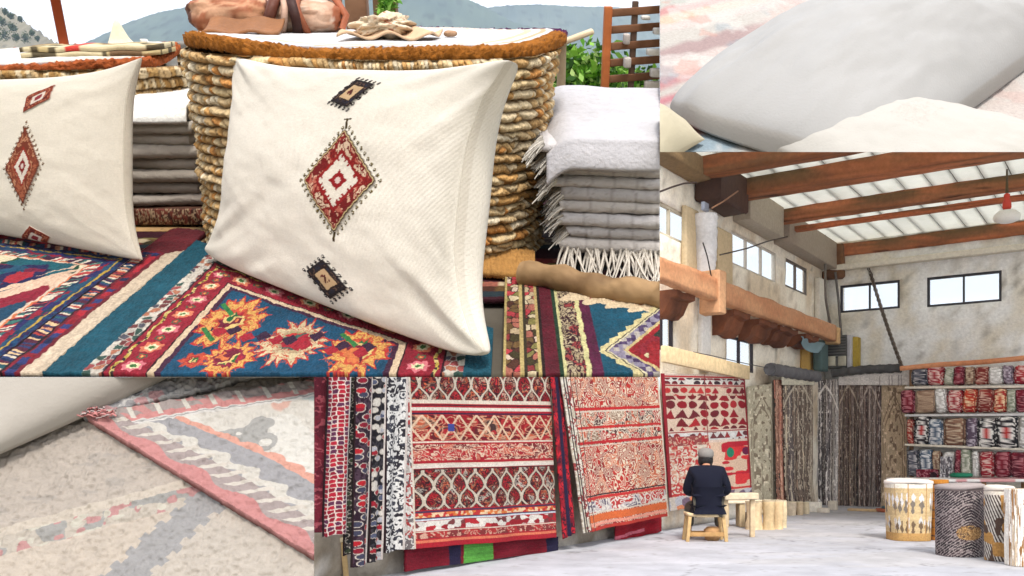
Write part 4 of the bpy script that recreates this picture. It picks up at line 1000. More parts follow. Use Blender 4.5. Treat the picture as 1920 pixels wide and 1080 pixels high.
# ================================================================ STAGE C: rugs and a beige cushion corner, white veil put into their colours (lower left)
C = Stage(-1300, 0.7)
def gC(px, py): return C.g(px, py)
def lineC(p0, p1):
    a, b = gC(*p0), gC(*p1); d = (b - a) / np.linalg.norm(b - a); n = np.array([-d[1], d[0]]); return a, d, n
cx0, cx1 = gC(-30, 1090)[0], gC(610, 700)[0]; cy0, cy1 = gC(300, 1090)[1] - .01, gC(300, 700)[1] + .02
S, T = np.meshgrid(np.linspace(min(cx0, gC(-30, 700)[0]), max(cx1, gC(610, 1090)[0]), 560), np.linspace(cy0, cy1, 420), indexing='ij')
def dist(S, T, ln): a, d, n = ln; return (S - a[0]) * n[0] + (T - a[1]) * n[1], (S - a[0]) * d[0] + (T - a[1]) * d[1]
pu = np.linalg.norm(gC(301, 900) - gC(300, 900))         # plane length of one photo pixel
def paintCb(S, T):
    col = full(S, (180, 166, 152)); n = fbm(S * 60, T * 90, 3); 
    col = col * (.86 + .28 * n)[..., None]; col = put(col, ss(.6, .7, fbm(S * 40, T * 90, 8)) * .5, (146, 138, 132))
    a, d, nn = lineC((0, 1000), (360, 905)); y, x = dist(S, T, (a, d, nn)); y = -y / pu + 6 * (fbm(S * 20, T * 20, 5) - .5)      # positive towards the viewer
    col = put(col, (y > -6) & (y < 14), (204, 190, 172)); 
    m = (y > 14) & (y < 56); b = full(S, (190, 178, 162))
    qx = x / pu / 26; s_ = vn(qx, y / 22, 6); b = put(b, s_ > .5, (140, 140, 138)); b = put(b, (vn(qx * 1.3 + 4, y / 16, 16) > .62), (186, 108, 110)); b = put(b, vn(qx * 1.4, y / 14, 26) > .74, (206, 200, 182))
    col = put(col, m, b); col = put(col, (y > 56) & (y < 72), (206, 188, 170)); col = put(col, y > 72, full(S, (196, 184, 170)) * (.9 + .2 * fbm(S * 60, T * 60, 2))[..., None])
    m = (y > 72) & (y < 130) & (x / pu < 260); b = put(full(S, (176, 174, 168)), vn(qx * 1.5, y / 10, 7) > .6, (140, 156, 166)); b = put(b, vn(qx * 1.6, y / 9, 17) > .74, (196, 136, 120)); col = put(col, m * .8, b)
    # broad dark grey zigzag
    a2, d2, n2 = lineC((400, 940), (235, 1090)); y2, x2 = dist(S, T, (a2, d2, n2)); y2 = y2 / pu + 10 * (((x2 / pu / 34) % 1) > .5) + 8 * (vn(S * 50, T * 50, 4) - .5)
    col = put(col, (y > 30) & (np.abs(y2) < 34) & (x2 / pu > -60), full(S, (142, 142, 146)))
    col = put(col, (y > 60) & (y2 < -34), full(S, (200, 184, 166)) * (.84 + .3 * fbm(S * 70, T * 70, 12))[..., None])
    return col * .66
P = C.W(S, T, .004 * fbm(S * 30, T * 30, 2) + .003 * vn(S * 260, T * 260, 5)); V, Fc = slab(P, C.ec, .012); c = paintCb(S, T).reshape(-1, 3)
M_veil = mat("veiled_rug", None, .95, .002, 260, .14, 130)
tag(mesh("beige_rug", V, Fc, M_veil, None, np.concatenate([c, c]), None, SC), "beige rug with red and grey motifs, white veil in its colours, lying underneath", "rug")
# upper rug: a corner with red, white-toothed and grey borders, lying over the beige one
K0 = gC(165, 795); eR = gC(600, 1062) - K0; LR = np.linalg.norm(eR); eR = eR / LR; eU = gC(600, 728) - K0; LU = np.linalg.norm(eU); eU = eU / LU
X, Y = np.meshgrid(np.linspace(0, LR, 520), np.linspace(0, LU, 460), indexing='ij')
Sx, Tx = K0[0] + X * eR[0] + Y * eU[0], K0[1] + X * eR[1] + Y * eU[1]
crs = abs(eR[0] * eU[1] - eR[1] * eU[0])
def paintCu(X, Y, Sx, Tx):
    dl = Y * crs / pu + 3 * (fbm(Sx * 60, Tx * 60, 3) - .5)      # distance from the lower right edge
    du = X * crs / pu + 3 * (fbm(Sx * 60, Tx * 60, 13) - .5)     # distance from the upper edge
    fy = ss(60, 240, dl)
    col = full(X, (222, 218, 208)); sq = squiggle(Sx * 16, Tx * 16, [(224, 220, 212), (214, 208, 198)], 3, 1, 3, (150, 150, 148), .12); col = sq
    col = put(col, ss(.68, .73, vn(Sx * 26, Tx * 26, 8)) * .8, (222, 150, 128)); col = put(col, ss(.7, .74, vn(Sx * 20, Tx * 20, 18)) * .8, (156, 184, 186))
    w = 1 + .4 * ss(0, 300, X / pu)
    L = dl / w
    sc = 6 * np.abs(np.sin(X / pu / 15))
    col = put(col, L < 92 + sc, (224, 142, 116)); col = put(col, L < 84, (140, 140, 148))
    zz = 48 + 6 * np.sin(X / pu / 11); col = put(col, np.abs(L - zz) < 8.5, (214, 208, 198))
    tt = ((X / pu / 36) % 1); arm = (tt < .34) & (L < 50) & (L > 18 + 16 * tt); col = put(col, (L < 40), (150, 130, 130)); col = put(col, arm, (212, 202, 190)); col = put(col, L < 17 + 5 * np.sin(X / pu / 19), (198, 96, 98))
    # upper edge bands
    U_ = du
    m = (U_ < dl * 1.0 + 20)
    ub = full(X, (150, 132, 130)); ub = put(ub, U_ > 24, (206, 104, 104)); t2 = ((Y / pu / 52) % 1)
    ub = put(ub, (vn(Y / pu / 20, U_ / 20, 3) > .62) & (U_ < 24), (200, 110, 110)); ub = put(ub, (np.abs(t2 - .5 + (U_ - 14) * .012) < .09) & (U_ < 32), (220, 214, 202)); ub = put(ub, (U_ > 38) & (U_ < 48), (222, 218, 214)); ub = put(ub, np.abs(U_ - 42) < 1.3, (150, 150, 152))
    col = put(col, (U_ < 48) & (dl > 40), ub)
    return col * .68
th = .012
P = C.W(Sx, Tx, th + .004 * fbm(Sx * 30, Tx * 30, 6) + .003 * vn(Sx * 240, Tx * 240, 5)); V, Fc = slab(P, C.ec, th); c = paintCu(X, Y, Sx, Tx).reshape(-1, 3)
root = tag(mesh("cream_rug", V, Fc, M_veil, None, np.concatenate([c, c]), None, SC), "rug corner with red edge, white zigzag and grey border, white veil in its colours", "rug")
r = np.random.RandomState(3); parts = []
for k in range(46):
    t = np.linspace(0, 1, 8); p0 = gC(166 + 70 * r.rand(), 792 + 14 * r.rand()); d = np.array([-1, .35 * (r.rand() - .3)]) * (14 + 26 * r.rand()) * pu
    q = np.stack([C.W(p0[0] + d[0] * x + pu * 3 * math.sin(x * 5 + k), p0[1] + d[1] * x, .016 + .006 * r.rand() * (1 - x) + .003) for x in t]); V, Fc = tube(q, pu * 1.8 * (1 - .6 * t), 5); parts.append((V, Fc, lin((206, 110, 112)) if r.rand() > .35 else lin((190, 170, 170))))
V, Fc, c = join(parts); mesh("tassel", V, Fc, M_veil, root, c, None, SC, cap=False)
# dark fringed strip behind it
Kd = [(205, 785), (300, 710), (600, 690), (420, 715), (300, 752)]
Xd, Yd = np.meshgrid(np.linspace(0, 1, 260), np.linspace(0, 1, 80), indexing='ij')
p0, p1, p2, p3 = gC(165, 800), gC(560, 700), gC(250, 715), gC(600, 640)
Sd = (p0[0] * (1 - Xd) + p1[0] * Xd) * (1 - Yd) + (p2[0] * (1 - Xd) + p3[0] * Xd) * Yd; Td = (p0[1] * (1 - Xd) + p1[1] * Xd) * (1 - Yd) + (p2[1] * (1 - Xd) + p3[1] * Xd) * Yd
c = squiggle(Sd * 40, Td * 40, [(150, 150, 156), (140, 140, 148), (196, 130, 136)], 4, 1, 3, (204, 202, 202), .2); c = put(c, (Yd > .55) & (vn(Xd * 90, Yd * 4, 3) > .4), (214, 208, 200))
P = C.W(Sd, Td, .010 + .006 * fbm(Sd * 60, Td * 60, 9) + .004 * vn(Sd * 300, Td * 300, 2)); V, Fc = slab(P, C.ec, .008); c = c.reshape(-1, 3) * .7
tag(mesh("dark_rug", V, Fc, M_veil, None, np.concatenate([c, c]), None, SC), "dark grey and red fringed rug end next to the beige cushion", "rug")
# beige cushion corner
Q = [C.W(*C.g(-420, 560), .05), C.W(*C.g(330, 560), .05), C.W(*C.g(430, 680), .02), C.W(*C.g(-120, 935), .02)]
def seamp(U, V, col, local):
    m = np.abs(V + .62 + .0 * U) < .012
    h = np.where(m, -.0012, 0); col = put(col, m * .4, (170, 160, 148)); m2 = np.abs(V + .60) < .012; h = h + np.where(m2, .0015, 0); return col, h
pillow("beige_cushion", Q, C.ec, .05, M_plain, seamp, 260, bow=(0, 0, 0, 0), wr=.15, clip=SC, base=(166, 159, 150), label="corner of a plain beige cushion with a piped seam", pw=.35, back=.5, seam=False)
# ================================================================ THE WORKSHOP (lower right)
d1 = np.array([.694, 1, 0.]); d1 /= np.linalg.norm(d1); d2 = np.array([d1[1], -d1[0], 0.])
n1 = d2.copy(); n2 = -d1.copy(); UP = np.array([0, 0, 1.0])
PC = np.array([7.68, 22.65, 0.0])
def ray3(px, py): return np.array([(px - CX) / F, 1, (HY - py) / F])
def onW(px, py, off=0.0):
    """left wall, off metres into the room: (t along the wall from the corner, negative towards the viewer, height)"""
    r = ray3(px, py); P0 = PC + n1 * off; k = ((P0 - EYE) @ n1) / (r @ n1); q = EYE + r * k; return (q - PC) @ d1, q[2]
def onB(px, py, off=0.0):
    r = ray3(px, py); P0 = PC + n2 * off; k = ((P0 - EYE) @ n2) / (r @ n2); q = EYE + r * k; return (q - PC) @ d2, q[2]
def onF(px, py, z=0.0):
    r = ray3(px, py); k = (z - CZ) / r[2]; return EYE + r * k
def PW(t, z, off=0.0): t, z, off = np.broadcast_arrays(np.asarray(t, float), z, off); return PC + t[..., None] * d1 + z[..., None] * UP + off[..., None] * n1
def PB(s, z, off=0.0): s, z, off = np.broadcast_arrays(np.asarray(s, float), z, off); return PC + s[..., None] * d2 + z[..., None] * UP + off[..., None] * n2
SDs = planes_for(x0=1237)

# floor, ground outside
g = np.array([[-4, 2.0, 0], [26, 2.0, 0], [26, 40, 0], [-4, 40, 0]], float)
X, Y = np.meshgrid(np.linspace(-5, 24, 620), np.linspace(3.0, 26, 620), indexing='ij')
n_ = fbm(X * 1.2, Y * 1.2, 3); st = fbm(X * .5 + 3, Y * 1.4, 9)
c = lin((172, 173, 180)) * (.84 + .3 * n_)[..., None]; c = put(c, ss(.5, .62, st) * .35, (176, 172, 168)); c = put(c, (vn(X * 14, Y * 14, 4) > .86) * .3, (120, 116, 110)); c = put(c, (np.abs(fbm(X * .8, Y * .8, 21) - .5) < .006) * .5, (96, 94, 92)); c = c * (.86 + .28 * fbm(X * 4, Y * 4, 33))[..., None]; c = put(c, ss(.56, .7, fbm(X * .6, Y * 1.6, 41)) * .25, (200, 200, 206))
P = np.stack([X, Y, 0 * X + .002 * fbm(X * 3, Y * 3)], -1); V, Fc = slab(P, UP, .1)
cc = c.reshape(-1, 3); tag(mesh("floor", V, Fc, M_conc, None, np.concatenate([cc, cc])), kind="structure")
V = np.array([[-880, -110, -.12], [880, -110, -.12], [880, 1230, -.12], [-880, 1230, -.12]], float)
tag(mesh("ground", V, [(0, 1, 2, 3)], M_conc, None, lin((150, 145, 130))), kind="structure")

# ------------------------------------------------ walls with openings
def wall_geo(u0, u1, v0, v1, ops, Pf, th=.35, step=.16, seed=1, colf=None):
    """Pf(u,v,off); front face finely divided for relief, openings with reveals"""
    us = sorted(set([u0, u1] + [round(x, 4) for o in ops for x in o[:2]])); vs = sorted(set([v0, v1] + [round(x, 4) for o in ops for x in o[2:]]))
    def fine(a): 
        out = []
        for x, y in zip(a[:-1], a[1:]): n = max(1, int((y - x) / step)); out += list(np.linspace(x, y, n, endpoint=False))
        return np.array(out + [a[-1]])
    U, Vv = fine(us), fine(vs); UU, VV = np.meshgrid(U, Vv, indexing='ij')
    rel = .02 * (fbm(UU * 2.5, VV * 2.5, seed) - .5) + .018 * (hsh(np.floor(UU / .42 + .5 * (np.floor(VV / .3) % 2)), np.floor(VV / .3), seed) - .5)
    Pfr = Pf(UU, VV, rel); Pbk = Pf(UU, VV, rel * 0 - th)
    nu, nv = UU.shape; N = nu * nv
    uc, vc = (U[:-1] + U[1:]) / 2, (Vv[:-1] + Vv[1:]) / 2
    inside = np.zeros((nu - 1, nv - 1), bool)
    for a, b, c_, d in ops: inside |= ((uc > a) & (uc < b))[:, None] & ((vc > c_) & (vc < d))[None]
    solid = ~inside; Fq = []
    idx = lambda i, j: i * nv + j
    for i in range(nu - 1):
        for j in range(nv - 1):
            if not solid[i, j]: continue
            q = (idx(i, j), idx(i + 1, j), idx(i + 1, j + 1), idx(i, j + 1)); Fq.append(q); Fq.append(tuple(x + N for x in q[::-1]))
            for di, dj, e0, e1_ in ((-1, 0, q[3], q[0]), (1, 0, q[1], q[2]), (0, -1, q[0], q[1]), (0, 1, q[2], q[3])):
                ii, jj = i + di, j + dj
                if not (0 <= ii < nu - 1 and 0 <= jj < nv - 1) or not solid[ii, jj]: Fq.append((e0, e0 + N, e1_ + N, e1_))
    V = np.concatenate([Pfr.reshape(-1, 3), Pbk.reshape(-1, 3)])
    col = colf(UU, VV).reshape(-1, 3)
    return V, np.array(Fq), np.concatenate([col, col])
def stonecol(U, V, seed, base, dirt):
    bi = np.floor(V / .3); ui = np.floor(U / .62 + .5 * (bi % 2)); h = hsh(ui, bi, seed)
    n = fbm(U * 1.3, V * 1.3, seed + 1); c = full(U, base) * (.86 + .12 * h + .16 * n)[..., None]
    c = put(c, ss(.48, .68, fbm(U * 1.6, V * 1.1, seed + 5, 5)) * .55, dirt); c = put(c, ss(.6, .7, fbm(U * 5, V * 4, seed + 25)) * .35, [int(q * .72) for q in dirt]); c = put(c, (vn(U * 12, V * 12, seed + 2) > .9) * .5, (110, 100, 86))
    mort = (np.abs((V / .3) % 1 - .0) < .06) | (np.abs((U / .62 + .5 * (bi % 2)) % 1) < .05)
    return put(c, mort * (fbm(U * 2, V * 2, seed + 7) > .4) * .55, (238, 234, 226))
M_stone = mat("stone_wall", None, .95, .02, 14, .2, 16)
tN = onW(1225, 700)[0] - .1
def opW(x0, y0, x1, y1, yb0, yb1):
    a, za = onW(x0, y0); b, zb_ = onW(x1, y1); _, zc = onW(x0, yb0); _, zd = onW(x1, yb1); return [a, b, (zc + zd) / 2, (za + zb_) / 2]
opsW = [opW(1215, 360, 1291, 408, 432, 458), opW(1371, 440, 1456, 466, 494, 530), opW(1473, 480, 1514, 506, 541, 551),
        opW(1215, 582, 1264, 594, 652, 660), opW(1362, 627, 1414, 640, 690, 700)]
opsW = [[round(x, 3) for x in o] for o in opsW]
opsW[0][0] = max(opsW[0][0], tN + .05)
opsW[3][0] = max(opsW[3][0], tN + .05)
HW = 6.9
wl = empty("left_wall", PW(-4, 0), "long plastered left wall with high square windows, hung with rugs", "wall")
V, Fc, c = wall_geo(tN, .3, 0, HW, opsW, PW, .12, .14, 3, lambda U, V: stonecol(U, V, 3, (250, 242, 226), (212, 186, 148)))
mesh("masonry", V, Fc, M_stone, wl, c, None, SDs)
V, Fc, c = wall_geo(-18.5, tN - .003, 0, onW(1237, 690)[1] - .25, [], PW, .35, .16, 13, lambda U, V: stonecol(U, V, 13, (176, 166, 150), (140, 124, 100)))
mesh("low_masonry", V, Fc, M_stone, wl, c, None)
def window(parent, Pf, o, nm="window", mull=1, colr=(70, 66, 64), fw=.05, off=-.05, transom=None, sill=True):
    u0, u1, v0, v1 = o
    root = bpy.data.objects.new(nm, None); scene.collection.objects.link(root); root.parent = parent
    root.location = Vector(Pf((u0 + u1) / 2, v0, off) - np.array(parent.location)); root.empty_display_size = .2
    L = root
    def bar(a0, a1, b0, b1, nmb="bar", dep=.03, o_=0, colb=None):
        cc = Pf((a0 + a1) / 2, (b0 + b1) / 2, off + o_); eu = (Pf(1., 0., 0.) - Pf(0., 0., 0.)); ev = UP; en = Pf(0., 0., 1.) - Pf(0., 0., 0.)
        return box(cc, eu * (a1 - a0) / 2, ev * (b1 - b0) / 2, en * dep, .004)
    parts = [bar(u0, u0 + fw, v0, v1), bar(u1 - fw, u1, v0, v1), bar(u0 + fw, u1 - fw, v1 - fw, v1), bar(u0 + fw, u1 - fw, v0, v0 + fw)]
    for k in range(mull): x = u0 + (u1 - u0) * (k + 1) / (mull + 1); parts.append(bar(x - .02, x + .02, v0 + fw, v1 - fw))
    V, Fc = join(parts)
    mesh("frame", V, Fc, M_metal, L, lin(colr), None, SDs)
    gV, gF = bar(u0 + .01, u1 - .01, v0 + .01, v1 - .01, dep=.003, o_=-.02)
    mesh("pane", gV, gF, M_glass, L, None, None, SDs, smooth=False)
    return root
M_glass = bpy.data.materials.new("window_glass"); M_glass.use_nodes = True
_n = M_glass.node_tree.nodes; _l = M_glass.node_tree.links
_g = _n.new("ShaderNodeBsdfGlossy"); _g.inputs['Roughness'].default_value = .1; _t = _n.new("ShaderNodeBsdfTransparent"); _m = _n.new("ShaderNodeMixShader"); _m.inputs[0].default_value = .06
_l.new(_t.outputs[0], _m.inputs[1]); _l.new(_g.outputs[0], _m.inputs[2]); _l.new(_m.outputs[0], _n["Material Output"].inputs[0])
for o, k, cl in zip(opsW, (1, 2, 1, 1, 1), ((190, 180, 160), (200, 192, 180), (110, 100, 92), (60, 52, 56), (58, 52, 56))): window(wl, PW, o, mull=k, colr=cl, fw=.05 if k != 2 else .035)

# back wall
def opB(x0, y0, x1, y1, yb0, yb1):
    a, za = onB(x0, y0); b, zb_ = onB(x1, y1); _, zc = onB(x0, yb0); _, zd = onB(x1, yb1); return [round(v, 3) for v in (a, b, (zc + zd) / 2, (za + zb_) / 2)]
opsB = [opB(1575, 534, 1687, 526, 586, 579), opB(1738, 518, 1878, 509, 576, 565)]
bw = empty("back_wall", PB(4, 0), "grey stone block back wall with two wide horizontal windows", "wall")
V, Fc, c = wall_geo(.02, 12, 0, HW, opsB, PB, .4, .14, 5, lambda U, V: stonecol(U, V, 5, (240, 240, 238), (220, 206, 176)))
mesh("masonry", V, Fc, M_stone, bw, c)
for o in opsB: window(bw, PB, o, mull=1, colr=(64, 62, 66), fw=.055)
# pale plaster ledge over the back windows
z1 = onB(1560, 505)[1]
V, Fc = box(PB(6, z1, .10), d2 * 6, n2 * .10, UP * .07, .03, 3, .01); tag(mesh("stone_ledge", V, Fc, M_stone, None, lin((222, 214, 198)), None, None), "pale plaster ledge running above the back windows", "ledge")

# ------------------------------------------------ roof
ZB = 6.04
def beam(name, px, py, length, hgt, dep, label, z=ZB, s0=-.2, colr=((120, 66, 34), (196, 112, 64)), kind='d2', group="roof beams", seed=1):
    r = ray3(px, py); k = (z - CZ) / r[2]; q = EYE + r * k; t = (q - PC) @ d1
    N = 60; x = np.linspace(s0, s0 + length, N)
    prof = [(-dep, 0), (dep, 0), (dep, hgt), (-dep, hgt)]
    rr = np.random.RandomState(seed); m = 24
    pp = []
    for (a, b), (a2, b2) in zip(prof, prof[1:] + prof[:1]): 
        for f in np.linspace(0, 1, m // 4, endpoint=False): pp.append((a + (a2 - a) * f, b + (b2 - b) * f))
    pp = np.array(pp); M = len(pp)
    Xg, Ig = np.meshgrid(x, np.arange(M), indexing='ij')
    w = .035 * (fbm(Xg * .9, Ig * .3, seed) - .5) + .012 * (vn(Xg * 6, Ig * .7, seed) - .5)
    A_ = pp[Ig, 0] * (1 + w * 3) + .03 * np.sin(Xg * .7 + seed); Zg = pp[Ig, 1] + w
    P = PC + Xg[..., None] * d2 + (t + A_)[..., None] * d1 + (z + Zg)[..., None] * UP
    n = fbm(Xg * .8, Ig * .9 + pp[Ig, 1] * 8, seed, 4); c = lin(colr[0]) * (1 - n[..., None]) + lin(colr[1]) * n[..., None]
    g_ = vn(Xg * 2, Ig * 2.2, seed + 2); c = c * (.8 + .35 * g_)[..., None]; gr_ = fbm(Xg * 1.6, (Zg + A_) * 34, seed + 30, 4); c = c * (.55 + .9 * gr_)[..., None]; c = put(c, np.clip(ss(.42, .62, fbm(Xg * .9, Zg * 5, seed + 6)) * (.25 + 2.6 * Zg / hgt * .3), 0, .9), (96, 80, 50)); c = put(c, (vn(Xg * 2.2, Ig * .5, seed + 8) > .93) * .8, (50, 26, 16))
    Fq = gridF(N, M, False, True).tolist() + [tuple(range(M)), tuple((N - 1) * M + i for i in range(M - 1, -1, -1))]
    o = mesh(name, P.reshape(-1, 3), Fq, M_wood, None, c.reshape(-1, 3), None, SDs)
    return tag(o, label, "beam", group), t
_, t4 = beam("roof_beam", 1570, 483, 11, .30, .14, "lowest orange roof beam above the back wall ledge", seed=1, colr=((150, 84, 50), (214, 130, 84)))
_, t3b = beam("roof_beam", 1500, 433, 11, .10, .08, "thin orange batten between the two lowest roof beams", z=6.0, seed=2, colr=((170, 86, 48), (220, 134, 88)))
_, t3 = beam("roof_beam", 1480, 417, 12, .26, .15, "brown roof beam in the middle whose face runs beside the hanging lamp", z=6.08, seed=3, colr=((124, 76, 44), (204, 124, 80)))
_, t2 = beam("roof_beam", 1400, 372, 13, .30, .24, "broad double roof beam second from the top", seed=4, colr=((124, 76, 44), (200, 122, 78)))
_, t1 = beam("roof_beam", 1400, 318, 14, .30, .2, "topmost brown roof beam close to the upper picture edge", seed=5, colr=((110, 70, 40), (170, 100, 60)))
# ceiling boards: white, made translucent to brighten the room; dark battens over open seams
Sg = []; parts = []; rr = np.random.RandomState(5)
x = -.3; k = 0
while x < 14:
    w = .40 + .08 * rr.rand(); 
    Sx_, Tx_ = np.meshgrid(np.linspace(x + .010, x + w - .010, 5), np.linspace(-9.3, .2, 40), indexing='ij')
    P = PC + Sx_[..., None] * d2 + Tx_[..., None] * d1 + (ZB + .34 + .012 * rr.rand() + .012 * (fbm(Sx_, Tx_ * 2, 4) - .5))[..., None] * UP
    V, Fc = slab(P, UP, -.02); cc = (lin((238, 238, 232)) * (.86 + .2 * fbm(Sx_ * 2, Tx_ * 1.3, k))[..., None]); cc = put(cc, ss(.6, .75, fbm(Sx_ * 1.2, Tx_ * .9, 31)) * .35, (190, 186, 176)).reshape(-1, 3)
    parts.append((V, Fc, np.concatenate([cc, cc])))
    Vb, Fb = box(PC + (x + w) * d2 - 4.5 * d1 + (ZB + .385) * UP, d2 * .02, d1 * 4.8, UP * .015, .002); parts.append((Vb, Fb, lin((70, 66, 60)))); x += w; k += 1
V, Fc, c = join(parts)
M_ceil = mat("ceiling_boards", None, .8, .002, 20, .06, 6, trans=.62)  # translucency added so sky light fills the room from above
tag(mesh("ceiling", V, Fc, M_ceil, None, c, None, SDs), kind="structure")
# side girder along the left wall top, dark at the near corner
def wbox(u0, u1, z0, z1, o0, o1, bev=.02, Pf=PW, jit=.01, seg=2):
    eu = (Pf(1., 0., 0.) - Pf(0., 0., 0.)); en = Pf(0., 0., 1.) - Pf(0., 0., 0.)
    return box(Pf((u0 + u1) / 2, (z0 + z1) / 2, (o0 + o1) / 2), eu * (u1 - u0) / 2, en * (o1 - o0) / 2, UP * (z1 - z0) / 2, bev, seg, jit)
def WT(nm, geo, colr, lab, cat, group=None, mt=None, clip=SDs, wood=None):
    V, Fc = geo
    c = lin(colr) if wood is None else wood_col(V, colr, wood, 7, 2.5, 0)
    return tag(mesh(nm, V, Fc, mt or M_stone, None, c, None, clip), lab, cat, group)
# concrete hanger slabs between the beams at the left wall
def hslab(t0_, t1_, lab, colr, o1=.42, z0=5.72):
    WT("haunch_beam", wbox(t0_, t1_, z0, 6.36, .003, o1, .02), colr, lab, "beam", "haunches on the left wall")
hslab(t1 + .3, t2 - .28, "grey concrete haunch nearest the viewer on the left wall", (120, 104, 90))
hslab(t2 + .28, t3 - .2, "grey concrete haunch in the middle of the left wall", (176, 164, 146), .36)
hslab(t3 + .2, t4 - .2, "grey concrete haunch at the far end of the left wall", (160, 146, 130), .36)
V, Fc = wbox(t2 - 1.55, t2 - .2, 5.68, 6.33, .003, .5, .06, jit=.05); o = WT("dark_lintel", (V, Fc), (58, 40, 36), "dark timber block under the roof beam ends", "beam", mt=M_wood, wood=(96, 66, 48))
V, Fc = wbox(t2 - 3.7, t2 - 1.58, 5.98, 6.33, .003, .35, .08, jit=.05); WT("brown_lintel", (V, Fc), (120, 96, 66), "rough brown timber block at the near end of the left wall top", "beam", mt=M_wood, wood=(150, 124, 88))
WT("end_block", wbox(t4 - .25, t4 + .3, 5.5, 6.33, .003, .5, .05, jit=.03), (88, 58, 38), "small dark wooden block under the lowest roof beam", "block", mt=M_wood, wood=(130, 90, 56))
# pillars on the left wall
def pil(x0, x1, ytop, ybot, off, lab, colr, w2=None):
    a, zt_ = onW(x0, ytop, off); b, _ = onW(x1, ytop, off); _, zb2 = onW((x0 + x1) / 2, ybot, off)
    z = np.linspace(zb2, zt_, 24); ww = (b - a) / 2 * .66 * np.linspace(.72, 1, 24) * (1 + .1 * (rng.rand(24) - .5))
    pts = [PW((a + b) / 2 + .02 * math.sin(q * 3), q, off - .10) for q in z]
    V, Fc = tube(pts, ww, 12, .08); c = lin(colr) * (.8 + .4 * fbm(V[:, 0] * 4, V[:, 2] * 3, 4))[:, None]
    return tag(mesh("plastered_pillar", V, Fc, M_stone, None, c, None, SDs), lab, "pillar", None)
pil(1316, 1346, 393, 548, .30, "rough whitewashed pillar between the high windows", (214, 212, 212))
a0_, z0_ = onW(1348, 400, .22); a1_, _ = onW(1376, 400, .22); zb2 = onW(1360, 560, .22)[1]
WT("stone_pilaster", wbox(a0_, a1_, zb2, 5.35, .003, .2, .03, jit=.02), (206, 184, 148), "tan stone pilaster right of the whitewashed pillar", "pilaster")
a0_, _ = onW(1288, 400, .12); a1_, _ = onW(1312, 400, .12)
WT("stone_pilaster", wbox(a0_, a1_, onW(1300, 520, .12)[1], 5.5, .003, .12, .03, jit=.02), (200, 180, 146), "tan stone pilaster left of the whitewashed pillar", "pilaster")
a0_, _ = onW(1320, 600, .12); a1_, _ = onW(1336, 600, .12)
WT("white_post", wbox(a0_, a1_, onW(1328, 690, .12)[1], onW(1328, 560, .12)[1], .003, .09, .01, jit=.004), (232, 230, 226), "narrow white post under the balcony girder beside the lower window", "post")
a0_, _ = onW(1538, 600, .15); a1_, _ = onW(1552, 600, .15)
WT("corner_pilaster", wbox(a0_, a1_, onW(1545, 625, .15)[1], 5.45, .003, .14, .03, jit=.02), (232, 226, 214), "whitish plaster pilaster in the room's far corner", "pilaster")
# balcony girder with joist ends
GO = .55
ta, za = onW(1236, 487, GO); tb, zb3 = onW(1568, 607, GO); ta2, za2 = onW(1236, 524, GO)
zt_ = (onW(1300, 510, GO)[1] + onW(1500, 580, GO)[1]) / 2; zbm = zt_ - .36
V, Fc = [], []
def girder(u0, u1, lab, seed):
    N = 50; x = np.linspace(u0, u1, N); prof = [(GO - .16, zbm), (GO, zbm), (GO, zt_), (GO - .16, zt_)]
    pp = []
    for (a, b), (a2, b2) in zip(prof, prof[1:] + prof[:1]):
        for f in np.linspace(0, 1, 5, endpoint=False): pp.append((a + (a2 - a) * f, b + (b2 - b) * f))
    pp = np.array(pp); Xg, Ig = np.meshgrid(x, np.arange(len(pp)), indexing='ij'); w = .05 * (fbm(Xg * 1.3, Ig * .4, seed) - .5)
    P = PW(Xg, pp[Ig, 1] + w, pp[Ig, 0] + w * .6); n = fbm(Xg * 1.4, pp[Ig, 1] * 6, seed); c = lin((176, 112, 74)) * (1 - n[..., None]) + lin((214, 164, 122)) * n[..., None]
    Fq = gridF(N, len(pp), False, True).tolist() + [tuple(range(len(pp))), tuple((N - 1) * len(pp) + i for i in range(len(pp) - 1, -1, -1))]
    return tag(mesh("balcony_girder", P.reshape(-1, 3), Fq, M_wood, None, c.reshape(-1, 3), None, SDs), lab, "girder", "girder along the left wall")
tm = onW(1352, 560, GO)[0]
girder(ta - 1.5, tm - .05, "near length of the wooden balcony girder, ending at the whitewashed pillar", 3); girder(tm + .02, tb, "far length of the wooden balcony girder running to the corner", 6)
WT("girder_block", wbox(tm - .16, tm + .12, zbm - .22, zt_ + .16, .22, GO + .05, .03, jit=.02), (190, 136, 98), "square wooden block joining the two balcony girders", "block", mt=M_wood, wood=(214, 170, 130))
WT("girder_end", wbox(tb + .003, tb + .22, zbm - .05, zt_ - .02, .25, GO + .04, .03, jit=.02), (196, 150, 100), "light wooden end block of the balcony girder at the corner", "block", mt=M_wood, wood=(216, 180, 130))
